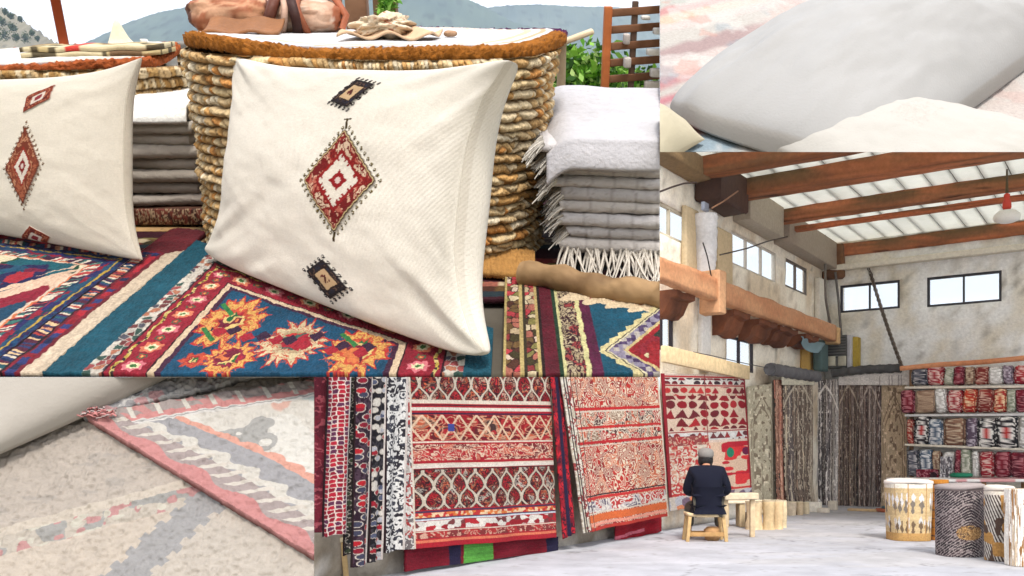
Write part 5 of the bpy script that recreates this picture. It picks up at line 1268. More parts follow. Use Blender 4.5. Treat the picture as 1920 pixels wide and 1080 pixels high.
for k, (x0, x1, y1_) in enumerate(((1256, 1322, 572), (1364, 1424, 604), (1412, 1478, 620), (1452, 1516, 638), (1500, 1548, 640))):
    a, _ = onW(x0, y1_, .30); b, _ = onW(x1, y1_, .30); w_ = (b - a) * .5
    # curved bracket between wall and girder: quarter-barrel shape
    th_ = np.linspace(0, math.pi / 2, 12); zt2_ = zbm - .003; dz = [.40, .44, .40, .36, .26][k]
    prof = [(.004, zt2_), (GO - .12, zt2_), (GO - .13, zt2_ - .10), (GO - .24, zt2_ - .13), (GO - .33, zt2_ - dz * .8), (.12, zt2_ - dz), (.004, zt2_ - dz)]
    pts = np.array(prof); m = len(pts); V = []
    for u in np.linspace(a, a + w_, 8): V.append(PW(np.full(m, u), pts[:, 1] + .02 * math.sin(u * 9), pts[:, 0]))
    V = np.concatenate(V); Fq = gridF(8, m, False, True).tolist() + [tuple(range(m)), tuple(7 * m + i for i in range(m - 1, -1, -1))]
    tag(mesh("bracket", V, Fq, M_wood, None, wood_col(V, (70, 40, 26), (150, 88, 54), 3 + k, 5, 0), None, SDs, smooth=False), ["nearest curved wooden bracket, left of the girder block", "first curved bracket right of the girder block", "second curved bracket right of the girder block", "third curved bracket right of the girder block", "smallest curved bracket by the far corner"][k], "bracket", "brackets under the balcony girder")
# junction box, pipes, cables
q = PW(*onW(1322, 388, .5), .5); V, Fc = box(q, d1 * .10, n1 * .03, UP * .07, .01); tag(mesh("junction_box", V, Fc, M_metal, None, lin((140, 146, 160)), None, SDs), "small blue grey junction box at the top of the whitewashed pillar", "junction box")
def cable(name, pxs, off, rad, colr, lab, Pf=PW, on=onW, cat="cable"):
    pts = []; P_ = [np.array(Pf(*on(x, y, off), off)) for x, y in pxs]; P_ = np.array(P_); t = np.linspace(0, len(P_) - 1, 40)
    q = np.stack([np.interp(t, np.arange(len(P_)), P_[:, i]) for i in range(3)], 1)
    for _ in range(2): q[1:-1] = (q[:-2] + 2 * q[1:-1] + q[2:]) / 4
    V, Fc = tube(q, rad, 6); return tag(mesh(name, V, Fc, M_metal, None, lin(colr), None, SDs), lab, cat)
cable("cable", [(1230, 362), (1262, 350), (1282, 344), (1305, 342)], .5, .016, (60, 46, 40), "dark cable crossing the upper left window to the wall")
cable("cable", [(1350, 478), (1400, 466), (1440, 452), (1476, 444)], .5, .014, (70, 56, 46), "dark cable strung across the middle high window")
cable("cable", [(1318, 455), (1326, 480), (1334, 520), (1342, 560)], .45, .012, (40, 36, 36), "black cable hanging down beside the whitewashed pillar")
cable("cable", [(1335, 390), (1356, 378), (1384, 358)], .75, .013, (150, 110, 84), "brown cable rising from the junction box to the roof beam")
cable("cable", [(1300, 660), (1340, 668), (1400, 682), (1440, 690)], .3, .008, (70, 66, 64), "thin wire running above the hanging rugs on the left wall")
cable("pipe", [(1546, 430), (1548, 560), (1562, 640)], .30, .03, (120, 112, 104), "grey corner pipe running down beside the pilaster", cat="pipe")
cable("cable", [(1566, 510), (1572, 560), (1578, 640), (1582, 700)], .2, .03, (110, 104, 100), "rough dark seam of cables down the far corner", PB, onB)
# hanging chain
p0, p1 = np.array(PC + (t4 - .4) * d1), None
r0 = ray3(1622, 478); k0 = (ZB - CZ) / r0[2]; c0 = EYE + r0 * k0; c1 = PB(*onB(1692, 690, .8), .8); parts = []
L_ = np.linalg.norm(c1 - c0); dd = (c1 - c0) / L_; nl_ = 46
for i in range(nl_):
    u = (i + .5) / nl_; cc_ = c0 + (c1 - c0) * u + np.array([0, 0, -.10 * math.sin(u * math.pi)]); a_ = np.cross(dd, [0, 1.0, 0] if i % 2 else [1.0, 0, 0.3]); a_ /= np.linalg.norm(a_)
    th_ = np.linspace(0, 2 * math.pi, 9)[:-1]; ring = np.array([cc_ + dd * math.cos(x) * .088 + a_ * math.sin(x) * .040 for x in th_]); m = len(ring); V = []
    nn = np.cross(dd, a_)
    for j in range(m):
        rad = (ring[j] - cc_); rad /= np.linalg.norm(rad)
        for w_ in range(4): V.append(ring[j] + .013 * (rad * math.cos(w_ * math.pi / 2) + nn * math.sin(w_ * math.pi / 2)))
    parts.append((np.array(V), gridF(m, 4, True, True)))
V, Fc = join(parts); tag(mesh("hanging_chain", V, Fc, M_metal, None, lin((110, 96, 84))), "long rusty chain slanting down across the left back window", "chain")
# lamp with red fitting
r0 = ray3(1888, 404); k0 = (5.55 - CZ) / r0[2]; lc = EYE + r0 * k0
root = empty("hanging_lamp", lc, "white round lamp on a red fitting below the roof beams", "lamp")
V, Fc = lathe(lc, [(.02, .10), (.14, .08), (.21, .02), (.225, -.04), (.2, -.09), (.12, -.125), (.02, -.13)], 28); mesh("lamp_shade", V, Fc, M_cloth, root, lin((238, 236, 228)))
V, Fc = lathe(lc, [(.05, .10), (.075, .14), (.07, .25), (.04, .30), (.055, .33), (.05, .38), (.02, .40)], 16); mesh("fitting", V, Fc, M_metal, root, lin((206, 74, 56)))
V, Fc = lathe(lc, [(.02, .4), (.03, .42), (.02, .6), (.015, .85)], 8); mesh("stem", V, Fc, M_metal, root, lin((90, 76, 50)))

# ------------------------------------------------ hanging rugs
def hang(name, quad, off, paint, lab, Pf=PW, on=onW, group="rugs hung on the left wall", nu=150, nv=190, wave=.02, th=.02, wn=3.0, seed=1, cat="rug", clip=None, bottom=None, curl=0.0, parent=None, bowx=0.0):
    """quad: photo points TL, TR, BR, BL on the sheet 'off' metres from the wall"""
    Q = [np.array(on(*p, off)) for p in quad]
    U, Vv = np.meshgrid(np.linspace(0, 1, nu), np.linspace(0, 1, nv), indexing='ij')      # V 0 at top
    P2 = (Q[0] * (1 - U[..., None]) + Q[1] * U[..., None]) * (1 - Vv[..., None]) + (Q[3] * (1 - U[..., None]) + Q[2] * U[..., None]) * Vv[..., None]
    w = wave * (np.sin(U * wn * 6.28 + seed + 1.2 * np.sin(Vv * 2)) * (.3 + .7 * Vv) + .8 * (fbm(U * 3, Vv * 3, seed) - .5)) + curl * ss(.8, 1, Vv) - off * .0
    zz = P2[..., 1] + .012 * (fbm(U * 5, Vv * 0 + seed, seed) - .5) * Vv * 2
    P = Pf(P2[..., 0] + .012 * (fbm(Vv * 6, U * 0, seed) - .5), zz, off + w)
    en = Pf(0., 0., 1.) - Pf(0., 0., 0.)
    wid = abs(Q[1][0] - Q[0][0]); hgt = abs(Q[0][1] - Q[3][1])
    c = paint(U, Vv, U * wid, Vv * hgt) * (.72 + .34 * hsh(np.floor(U * nu * .8), np.floor(Vv * nv * .8), seed) + .28 * fbm(U * 5, Vv * 5, seed + 2))[..., None]; c = c.reshape(-1, 3); V, Fc = slab(P, en, th)
    o = mesh(name, V, Fc, M_hang, parent, np.concatenate([c, c * .8]), None, clip)
    return o if parent is not None else tag(o, lab, cat, group)
RP = [(150, 24, 34), (176, 44, 46), (120, 20, 32), (96, 30, 34), (190, 90, 60), (150, 110, 90), (70, 46, 44), (170, 36, 44)]
LN, DK = (222, 208, 190), (70, 26, 30)
def line_(c, V, y, h, cc=LN): return put(c, np.abs(V - y) < h, cc)
def p_big(U, V, x, y):
    c = full(U, (170, 30, 44))
    def seg(v0, v1, cc):
        nonlocal c; c = put(c, (V >= v0) & (V < v1), cc)
    seg(0, .28, ogee(U * 9.5, (V - .02) / .28 * 3.2, RP + [(190, 150, 130)], 3, (204, 190, 172), lw=.06)); 
    seg(.35, .475, squiggle(U * 11, V * 26, RP, 5, 1, 5, (206, 150, 120), .16)); m = (V >= .35) & (V < .475)
    dz = np.abs(((U * 9) % 1) - .5) * 2; dv = np.abs((V - .4125) / .0625); c = put(c, m & (np.abs(dz - dv) < .13), (220, 190, 160)); c = put(c, m & (np.abs((U * 9) % 1 - .5) < .2) & (dv < .3) & (U > .24) & (U < .36), (60, 70, 140))
    seg(.495, .575, squiggle(U * 22, V * 40, [(190, 60, 60), (160, 30, 44), (200, 110, 90), (120, 40, 44)], 9, 1, 5, (222, 190, 166), .25))
    seg(.62, .815, ogee(U * 9.5, (V - .62) / .195 * 2.6, RP + [(190, 170, 150), (170, 160, 150)], 6, (200, 188, 170), lw=.075))
    seg(.83, .85, mosaic(U * 50, V * 60, [(214, 120, 60), (190, 50, 50), (230, 200, 160)], 4)); 
    seg(.87, .915, mosaic(U * 26, V * 38, [(226, 220, 210), (180, 40, 50), (150, 30, 40), (214, 208, 200), (120, 60, 60), (220, 214, 204)], 8)); seg(.925, .955, squiggle(U * 22, V * 40, [(170, 50, 50), (130, 50, 50)], 2, 1, 4, (206, 160, 140), .2))
    for v, h, cc in ((.285, .008, LN), (.302, .003, (50, 30, 40)), (.32, .008, (224, 214, 200)), (.342, .004, (40, 30, 60)), (.482, .004, LN), (.59, .004, LN), (.603, .007, (226, 216, 204)), (.617, .003, DK), (.822, .004, (60, 50, 80)), (.862, .006, (206, 214, 222)), (.856, .002, (40, 60, 90)), (.92, .003, LN), (.968, .006, (220, 120, 90))): c = line_(c, V, v, h, cc)
    sel = (U < .05); c = put(c, sel, squiggle(U * 40, V * 30, [(120, 110, 110), (170, 60, 60), (200, 190, 180)], 3, 1, 3, (226, 222, 214), .4)); c = put(c, np.abs(U - .055) < .004, LN)
    return c
big = hang("patterned_rug", [(748, 640), (1030, 655), (1046, 1008), (762, 1030)], .30, p_big, "wide red rug with rows of cream pointed lattice, left of the tan edged rug", nu=330, nv=380, seed=3)
def p_hem(U, V, x, y):
    c = abrash(U, V, (120, 14, 34), 3, .4); c = put(c, (U > .33) & (U < .52), abrash(U, V, (96, 170, 70), 5, .5)); c = put(c, ((U > .24) & (U < .31)) | (U > .9), (34, 28, 60)); return c
hang("rug_hem", [(760, 1028), (1046, 1006), (1046, 1032), (760, 1072)], .22, p_hem, "dark red rug end with a bright green patch at floor level", seed=8, nu=200, nv=40, th=.03)
def p_red2(U, V, x, y):
    c = squiggle(U * 7, V * 9, [(190, 50, 44), (150, 40, 44), (206, 110, 80), (170, 90, 76)], 12, 1.6, 13, (230, 214, 190), .34); c2 = squiggle(U * 12, V * 15, [(176, 40, 44), (90, 60, 60), (200, 90, 60), (150, 120, 100)], 22, 1.4, 8, (226, 212, 192), .36); c = put(c, (V > .3) & (V < .52), c2)
    for v, h, cc in ((.31, .008, (196, 40, 44)), (.325, .004, LN), (.415, .007, (196, 44, 46)), (.43, .003, LN), (.50, .008, (190, 40, 46)), (.515, .003, LN), (.80, .004, (40, 30, 40)), (.815, .008, (200, 50, 50)), (.90, .004, LN), (.93, .022, (220, 110, 60)), (.965, .008, (236, 160, 140)), (.02, .004, (60, 50, 50))): c = line_(c, V, v, h, cc)
    c = put(c, (V > .83) & (V < .895), squiggle(U * 14, V * 22, [(110, 100, 120), (200, 190, 190), (190, 60, 60)], 5, 1, 5, (230, 224, 214), .35)); c = put(c, V > .98, (190, 60, 50))
    c = put(c, U > .985, LN); c = put(c, (U < .07), squiggle(U * 30, V * 30, [(190, 180, 160), (150, 60, 60)], 7, 1, 3, (226, 220, 206), .4))
    for u in (.02, .04, .075, .115): c = put(c, np.abs(U - u) < .004, (70, 60, 60))
    return c
hang("patterned_rug", [(1046, 660), (1232, 668), (1252, 968), (1092, 1000)], .42, p_red2, "pale red rug covered in fine maze lines, beside the wide lattice rug", nu=300, nv=380, seed=6, wave=.03, wn=2)
def p_edge(U, V, x, y): 
    c = squiggle(U * 4, V * 34, [(196, 36, 50), (150, 24, 40), (120, 20, 40)], 5, 1, 3, (60, 20, 40), .2); return put(c, np.abs(U - .5) < .14, (40, 30, 60))
hang("rug_edge", [(1030, 660), (1048, 660), (1080, 1000), (1058, 1010)], .36, p_edge, "narrow crimson rug edge showing between the two large patterned rugs", seed=9, nu=30, wave=.01)
hang("rug_hem", [(1156, 968), (1242, 950), (1242, 996), (1156, 1018)], .20, lambda U, V, x, y: put(abrash(U, V, (176, 18, 40), 3, .4), (np.abs(V - .82 + U * .1) < .06) & (U < .6), (240, 130, 150)), "crimson rug end with a pink stripe hanging below the maze rug", seed=4, nu=60, nv=40)
def p_tri(U, V, x, y):
    c = full(U, (226, 204, 190)); 
    def rowm(v0, v1, k, s, cols, bgc, thr=.55):
        nonlocal c
        m = (V >= v0) & (V < v1); gxx = U * k + .25 * (vn(U * 9, V * 12, s) - .5); gyy = V * k * 1.9 + .3 * (vn(U * 11, V * 10, s + 2) - .5); ix, iy = np.floor(gxx), np.floor(gyy); fx, fy = gxx - ix - .5, gyy - iy; i = hsh(ix, iy, s); cc = full(U, bgc); sh = np.where(i > .42, np.abs(fx) < .56 * fy, np.hypot(fx, fy - .5) < .42); cc = put(cc, sh & (hsh(ix, iy, s + 1) > .08), pick(hsh(ix, iy, s + 3), cols)); c = put(c, m, cc)
    rowm(.03, .075, 12, 3, [(120, 24, 40), (60, 40, 50), (150, 30, 50)], (226, 222, 216)); rowm(.095, .16, 11, 4, [(160, 24, 40), (190, 50, 50), (120, 20, 36)], (214, 190, 170)); rowm(.16, .42, 8, 5, [(150, 20, 36), (176, 36, 44), (120, 24, 34), (110, 30, 40)], (220, 196, 176))
    rowm(.44, .5, 12, 6, [(110, 50, 56), (226, 226, 226), (150, 40, 44)], (214, 214, 214))
    m = (V > .5) & (U < .48); c = put(c, m, squiggle(U * 14, V * 22, [(200, 80, 76), (216, 160, 140), (190, 60, 60)], 7, 1, 4, (226, 216, 200), .35)); c = put(c, (V > .46) & (V < .53) & (U < .48), squiggle(U * 20, V * 30, [(176, 50, 56), (150, 70, 70)], 8, 1, 3, (210, 170, 150), .2))
    m = (V > .52) & (U >= .48); b = full(U, (228, 196, 172)); n = vn(U * 7 + 3, V * 26, 5); b = put(b, n > .6, (222, 56, 60)); b = put(b, vn(U * 6, V * 22, 8) > .72, (190, 30, 50)); b = put(b, (np.hypot((U - .74) * 1.0, (V - .605) * 1.4) < .055), (30, 130, 100)); b = put(b, (np.hypot((U - .95), (V - .6) * 1.6) < .05), (110, 24, 70)); c = put(c, m, b)
    for v, h, cc in ((.018, .006, (190, 40, 50)), (.085, .005, (170, 60, 60)), (.43, .004, (150, 40, 50)), (.89, .006, (200, 60, 60))): c = line_(c, V, v, h, cc)
    c = put(c, (U < .03) | (U > .975), (150, 30, 44)); c = put(c, (np.abs(U - .47) < .006) & (V < .5), (150, 60, 60)); c = put(c, V > .9, mosaic(U * 14, V * 18, [(190, 190, 200), (220, 140, 100), (210, 200, 190), (120, 100, 120)], 5)); return c
hang("patterned_rug", [(1240, 700), (1396, 704), (1410, 936), (1256, 958)], .30, p_tri, "red and white rug with triangle rows hanging in front of the seated weaver", seed=7, nu=200, nv=260, wave=.012)
# tan board over that rug
a0_, zz0 = onW(1243, 662, .34); a1_, zz1 = onW(1402, 692, .34)
V, Fc = box(PW((a0_ + a1_) / 2, (zz0 + zz1) / 2 - .04, .34), (PW(a1_, zz1 - .06, 0) - PW(a0_, zz0, 0)) / 2, n1 * .04, UP * .13, .01, 2, .006)
tag(mesh("tan_board", V, Fc, M_wood, None, wood_col(V, (214, 188, 144), (230, 206, 166), 4, 3), None, SDs), "tan wooden board above the red and white triangle rug", "board")
# narrow rugs seen nearly edge on at the left
def lattice_red(U, V, x, y):
    i, d, e_ = cells(U * 4.2, V * 44, 3, .35); c = full(U, (214, 196, 186)); c = put(c, e_ > .16, pick(i, [(150, 20, 44), (130, 18, 40), (170, 30, 50), (90, 40, 70)])); return c
def dots(cols, bgc, k=3., s=3):
    def f(U, V, x, y): i, d, e_ = cells(U * k * .6, V * k * 12, s, .8); c = put(squiggle(U * 3, V * 30, [bgc, bgc], s, 1, 2, [min(255, q + 30) for q in bgc], .2), d < .42, pick(i, cols)); return put(c, (d > .34) & (d < .42), (190, 180, 170))
    return f
strips = [((560, 612), 1000, .55, (lambda U, V, x, y: squiggle(U * 3, V * 24, [(104, 24, 40), (84, 18, 34)], 3, 1, 3, (150, 70, 80), .12)), "plain wine red rug at the far left of the hanging row"),
          ((612, 653), 1004, .62, lattice_red, "crimson rug with white honeycomb net, second hanging rug from the left"),
          ((653, 672), 1040, .50, dots([(60, 70, 50), (40, 40, 40)], (44, 34, 32), 3, 4), "blackish green rug edge beside the honeycomb rug"),
          ((668, 696), 1062, .58, dots([(130, 24, 44), (170, 30, 40), (60, 60, 80)], (40, 20, 34), 2.4, 5), "dark rug strip with red blots and white border"),
          ((696, 722), 1052, .52, dots([(170, 170, 176), (150, 30, 44), (206, 200, 190), (80, 86, 110)], (24, 20, 26), 2.6, 6), "black rug strip beaded with grey and red spots"),
          ((722, 760), 1034, .46, (lambda U, V, x, y: squiggle(U * 3.5, V * 34, [(60, 60, 70), (40, 36, 44)], 9, 1, 3, (216, 214, 210), .5)), "black and white scroll edged rug touching the wide lattice rug")]
for k, ((x0, x1), yb, off, pf, lab) in enumerate(strips):
    pfe = (lambda f: (lambda U, V, x, y: put(put(f(U, V, x, y), U > .93, (196, 186, 180)), U < .05, (40, 20, 26))))(pf)
    hang("narrow_rug", [(x0 + 3, 650), (x1 + 6, 650), (x1 - 4, yb - 4), (x0 - 4, yb + 4)], off, pfe, lab, seed=20 + k, nu=60, nv=300, wave=.03, wn=1, group="narrow rugs hanging edge on at the left")
# rubble at the wall foot
q = onF(715, 1058); V, Fc = box(q + np.array([.05, .2, .07]), d1 * .42, n1 * .16, UP * .09, .03, 3, .03); tag(mesh("stone_plinth", V, Fc, M_stone, None, lin((150, 140, 138))), "grey rubble plinth under the black and white rug", "plinth")

# ------------------------------------------------ grey and brown carpets at the back
GB = [(150, 138, 122), (120, 106, 94), (176, 162, 140), (100, 86, 76), (140, 118, 102), (90, 80, 78)]
def p_str(pal, ln, s, k=20, lw=.2, f=4):
    def g_(U, V, x, y):
        w = .9 * (fbm(U * 5, V * 5, s) - .5) + .25 * (vn(U * 30, V * 40, s + 4) - .5)
        q = U * k + w; i = hsh(np.floor(q), 2., s); c = pick(np.clip(i * .8 + .2 * fbm(U * 9, V * 6, s + 1), 0, .999), pal) * (.7 + .5 * vn(U * 50, V * 18, s + 2))[..., None]
        fr = q % 1; on_ = fbm(U * 7, V * 9, s + 7); c = put(c, (np.abs(fr - .5) < lw * .45) & (on_ > .42), ln); c = put(c, (np.abs(fr - .02) < .09), (44, 34, 30)); c = put(c, (vn(U * 44, V * 60, s + 9) > .8), ln)
        top = .05 + .5 * np.abs(U - .5) ** 1.4; return put(c, np.abs(V - top) < .012, ln)
    return g_
def p_arch(base, ln, s):
    def g_(U, V, x, y):
        c = abrash(U, V, base, s, .25, 3); 
        for r_ in (.42, .34): 
            top = .10 + .35 * np.abs(U - .5) ** 1.3 * 2 + (.42 - r_); e_ = np.maximum(np.abs(U - .5) - r_, (top - V) * 1.2); c = put(c, np.abs(e_) < .014, ln)
        c = put(c, (vn(U * 14, V * 34, s) > .7) & (np.abs(U - .5) < .3), ln); return put(c, (vn(U * 18, V * 40, s + 4) > .8), [min(255, q + 30) for q in base])
    return g_
# on the left wall, towards the corner
hang("grey_carpet", [(1402, 725), (1454, 718), (1456, 945), (1406, 940)], .2, p_arch((156, 148, 128), (112, 100, 84), 3), "khaki carpet with arch outlines, nearest of the grey carpets to the weaver", seed=31, nu=90, nv=260, group="grey and brown carpets at the back")
hang("grey_carpet", [(1452, 712), (1470, 712), (1474, 944), (1456, 946)], .26, p_str([(150, 100, 84), (120, 84, 70)], (176, 140, 120), 5, 3), "narrow russet carpet strip between the khaki and the dark striped carpet", seed=32, nu=40, nv=200, group="grey and brown carpets at the back")
hang("grey_carpet", [(1468, 705), (1524, 704), (1524, 950), (1472, 950)], .3, p_str(GB, (160, 150, 134), 7, 7), "grey brown carpet with a pale top and dark arch, left of the corner", seed=33, nu=90, nv=260, group="grey and brown carpets at the back", curl=.05)
def bk(x0, x1, yt, yb, pf, lab, off, seed, w=.05, wn=3): hang("brown_carpet", [(x0, yt), (x1, yt - 1), (x1, yb), (x0, yb)], off, pf, lab, PB, onB, "grey and brown carpets at the back", seed=seed, nu=120, nv=260, wave=w, wn=wn)
bk(1524, 1572, 712, 958, p_str([(120, 112, 110), (90, 84, 84), (150, 144, 140)], (196, 190, 184), 11, 8), "dark striped carpet with silvery lines in the corner", .5, 41)
bk(1570, 1612, 712, 960, p_str([(120, 100, 88), (90, 74, 66), (104, 90, 82)], (160, 146, 130), 12, 8, .12), "deep brown folded carpet right of the silver lined one", .44, 42, .07, 4)
bk(1610, 1652, 712, 960, p_str([(106, 88, 80), (80, 64, 60), (126, 112, 104)], (170, 156, 146), 15, 9, .14), "darkest brown pleated carpet in the middle of the back row", .48, 43, .07, 5)
bk(1652, 1700, 716, 956, p_arch((164, 144, 118), (112, 92, 74), 9), "light tan carpet with a scalloped arch beside the rack", .4, 44, .02, 1)
# pale header cloths over the carpets
hang("header_cloth", [(1466, 703), (1526, 706), (1526, 722), (1466, 722)], .34, lambda U, V, x, y: abrash(U, V, (206, 200, 180), 3, .1), "pale band folded over the top of the grey brown carpet", seed=51, nu=40, nv=12, cat="cloth", group="pale cloth bands over the carpets")
hang("header_cloth", [(1572, 706), (1708, 692), (1708, 722), (1572, 722)], .56, lambda U, V, x, y: put(abrash(U, V, (214, 208, 202), 4, .1), (np.abs((U * 24) % 1 - .5) > .42) & (V > .3) & (U > .55), (150, 140, 136)), "long whitish band hanging over the brown carpets", PB, onB, "pale cloth bands over the carpets", seed=52, nu=80, nv=16, cat="cloth")
# rolled grey felt lying along the top
def roll(pxs, off, rad, Pf, on, lab, name="rolled_felt", c0=(104, 102, 104), seed=3):
    Pp = np.array([Pf(*on(x, y, off), off) for x, y in pxs]); t = np.linspace(0, len(Pp) - 1, 70); q = np.stack([np.interp(t, np.arange(len(Pp)), Pp[:, i]) for i in range(3)], 1)
    V, Fc = tube(q, rad * (1 + .07 * np.sin(t * 23)), 16, .12); c = lin(c0) * (.7 + .6 * fbm(V[:, 0] * 14, V[:, 2] * 6, seed))[:, None]; return tag(mesh(name, V, Fc, M_hang, None, c, None, SDs), lab, "roll", "grey felt rolls above the carpets")
roll([(1443, 692), (1490, 700), (1530, 706)], .34, .125, PW, onW, "grey felt roll reaching over the carpets left of the corner")
roll([(1560, 700), (1620, 693), (1690, 690)], .62, .10, PB, onB, "dark grey felt roll above the brown carpets on the back wall", c0=(84, 82, 80), seed=6)
# bundle at the corner: louvred unit, blue cloth, panels
def bbox_(x0, x1, y0, y1, o0, o1, bev=.02):
    a, zt3_ = onB(x0, y0, o1); b, _ = onB(x1, y0, o1); _, zb_ = onB((x0 + x1) / 2, y1, o1); return wbox(a, b, zb_, zt3_, o0, o1, bev, PB, .004)
root = empty("louvred_unit", PB(.6, 3.6, .3), "grey louvred ventilation unit in the far corner above the carpets", "ventilation unit")
V, Fc = bbox_(1548, 1588, 630, 690, .1, .5); mesh("case", V, Fc, M_metal, root, lin((112, 110, 106)))
parts = []
for k in range(8):
    a, z_ = onB(1552, 634 + k * 5.2, .51); b, _ = onB(1586, 634 + k * 5.2, .51); parts.append(wbox(a, b, z_ - .022, z_, .502, .53, .004, PB, 0))
V, Fc = join(parts); mesh("louvre", V, Fc, M_metal, root, lin((70, 68, 64)))
V, Fc = bbox_(1588, 1596, 628, 692, .1, .54, .01); mesh("side_panel", V, Fc, M_metal, root, lin((190, 190, 196)))
V, Fc = bbox_(1552, 1566, 668, 686, .502, .56, .01); mesh("label_panel", V, Fc, M_metal, root, lin((196, 190, 170)))
V, Fc = bbox_(1571, 1586, 668, 686, .502, .56, .01); mesh("label_panel", V, Fc, M_metal, root, lin((196, 190, 170)))
WT("yellow_panel", bbox_(1597, 1608, 632, 690, .1, .4, .01), (176, 150, 60), "mustard yellow strip standing right of the louvred unit", "panel", clip=None)
WT("ochre_patch", wbox(onW(1504, 660, .05)[0], onW(1532, 660, .05)[0], onW(1515, 694, .05)[1], onW(1515, 650, .05)[1], .003, .04, .01), (196, 156, 84), "ochre board on the left wall beside the corner", "board")
Uq, Vq = np.meshgrid(np.linspace(0, 1, 30), np.linspace(0, 1, 20), indexing='ij')
ca, cb = onW(1502, 630, .35), onW(1544, 632, .35); dzz = ca[1] - onW(1502, 652, .35)[1]
q = PW(ca[0] + (cb[0] - ca[0]) * Uq, ca[1] - Vq * dzz * (.55 + .6 * np.sin(Uq * math.pi)), .35 + .04 * np.sin(Uq * 8 + Vq * 3)); V, Fc = slab(q, n1, .01)
tag(mesh("blue_cloth", V, Fc, M_cloth, None, lin((128, 152, 160)), None, SDs), "faded blue cloth slung under the end of the girder", "cloth")
WT("green_drape", wbox(onW(1532, 660, .2)[0], onW(1546, 660, .2)[0], onW(1540, 696, .2)[1], onW(1540, 640, .2)[1], .1, .3, .04), (84, 104, 102), "dark green hanging cloth beside the louvred unit", "cloth", mt=M_cloth)

# ------------------------------------------------ rack of rolled rugs at the right
RO = .95
rack = empty("display_rack", PB(onB(1800, 900, RO)[0], 0, RO), "tall wooden rack with pale shelves holding rolled rugs at the right", "rack")
def rbar(x0, y0, x1, y1, hgt, o0, o1, nm, colr, mt=M_wood, dyf=0):
    a, z0_ = onB(x0, y0, o1); b, z1_ = onB(x1, y1, o1)
    A_, B_ = PB(a, z0_, (o0 + o1) / 2), PB(b, z1_, (o0 + o1) / 2); e_ = (B_ - A_) / 2
    V, Fc = box((A_ + B_) / 2, e_, n2 * (o1 - o0) / 2, UP * hgt / 2, .01, 2, .006); return mesh(nm, V, Fc, mt, rack, wood_col(V, colr, [min(255, q + 24) for q in colr], 5, 2, 0))
V, Fc = tube([PB(*onB(x, y, RO), RO) for x, y in ((1688, 691), (1760, 684), (1840, 679), (1925, 671), (2000, 664))], .055, 12, .05); mesh("top_rail", V, Fc, M_wood, rack, wood_col(V, (196, 124, 80), (226, 160, 116), 3, 2))
shelf_y = [(727, 724, (216, 206, 190)), (779, 777, (206, 204, 202)), (834, 846, (216, 208, 190)), (897, 900, (206, 200, 190))]
for y0, y1, cl in shelf_y: rbar(1696, y0, 2010, y1, .05, .5, RO + .02, "shelf", cl)
for x in (1708, 2004): 
    a, z_ = onB(x, 700, .62); V, Fc = wbox(a - .04, a + .04, 0, onB(x, 690, .62)[1], .5, .6, .01, PB, .004); mesh("post", V, Fc, M_wood, rack, lin((150, 116, 84)))
WP = [("dark navy and grey", [(50, 50, 60), (90, 90, 100)], (180, 176, 176)), ("wine red", [(120, 24, 40), (90, 20, 34)], (176, 110, 116)), ("crimson", [(150, 30, 44), (176, 50, 54)], (220, 190, 180)), ("brick red", [(150, 50, 40), (120, 40, 34)], (206, 170, 150)), ("silver and white", [(190, 186, 180), (160, 156, 150)], (232, 230, 226)),
      ("brown", [(110, 76, 60), (140, 104, 84)], (196, 176, 150)), ("purple grey", [(110, 90, 104), (90, 74, 90)], (190, 180, 190)), ("sage", [(130, 136, 116), (160, 160, 140)], (206, 204, 190)), ("black and white", [(34, 30, 34), (60, 54, 56)], (226, 222, 216)), ("tan", [(170, 144, 120), (186, 160, 134)], (140, 110, 90)), ("orange red", [(190, 66, 40), (160, 40, 36)], (230, 200, 160)), ("slate blue", [(80, 96, 116), (110, 124, 140)], (216, 216, 216))]
rows = [("top", 690, 725, [(1708, 1738, 0), (1739, 1768, 2), (1769, 1786, 7), (1787, 1807, 1), (1808, 1826, 5), (1827, 1852, 3), (1853, 1880, 4), (1881, 1900, 6), (1901, 1925, 2), (1926, 1950, 10)]),
        ("second", 730, 777, [(1690, 1714, 1), (1715, 1752, 9), (1753, 1774, 4), (1776, 1802, 2), (1804, 1828, 10), (1832, 1860, 3), (1862, 1886, 10), (1887, 1904, 7), (1905, 1930, 1), (1931, 1955, 0)]),
        ("third", 784, 836, [(1700, 1712, 3), (1713, 1740, 8), (1741, 1768, 11), (1769, 1808, 5), (1810, 1830, 6), (1832, 1866, 8), (1868, 1908, 8), (1910, 1940, 4), (1941, 1965, 2)]),
        ("fourth", 846, 895, [(1702, 1723, 0), (1724, 1748, 11), (1749, 1764, 5), (1765, 1786, 4), (1789, 1800, 1), (1802, 1822, 7), (1823, 1836, 4), (1838, 1862, 2), (1864, 1892, 1), (1894, 1925, 1), (1926, 1950, 3)])]
ordn = ["first", "second", "third", "fourth", "fifth", "sixth", "seventh", "eighth", "ninth", "tenth", "eleventh"]
sd_ = 100
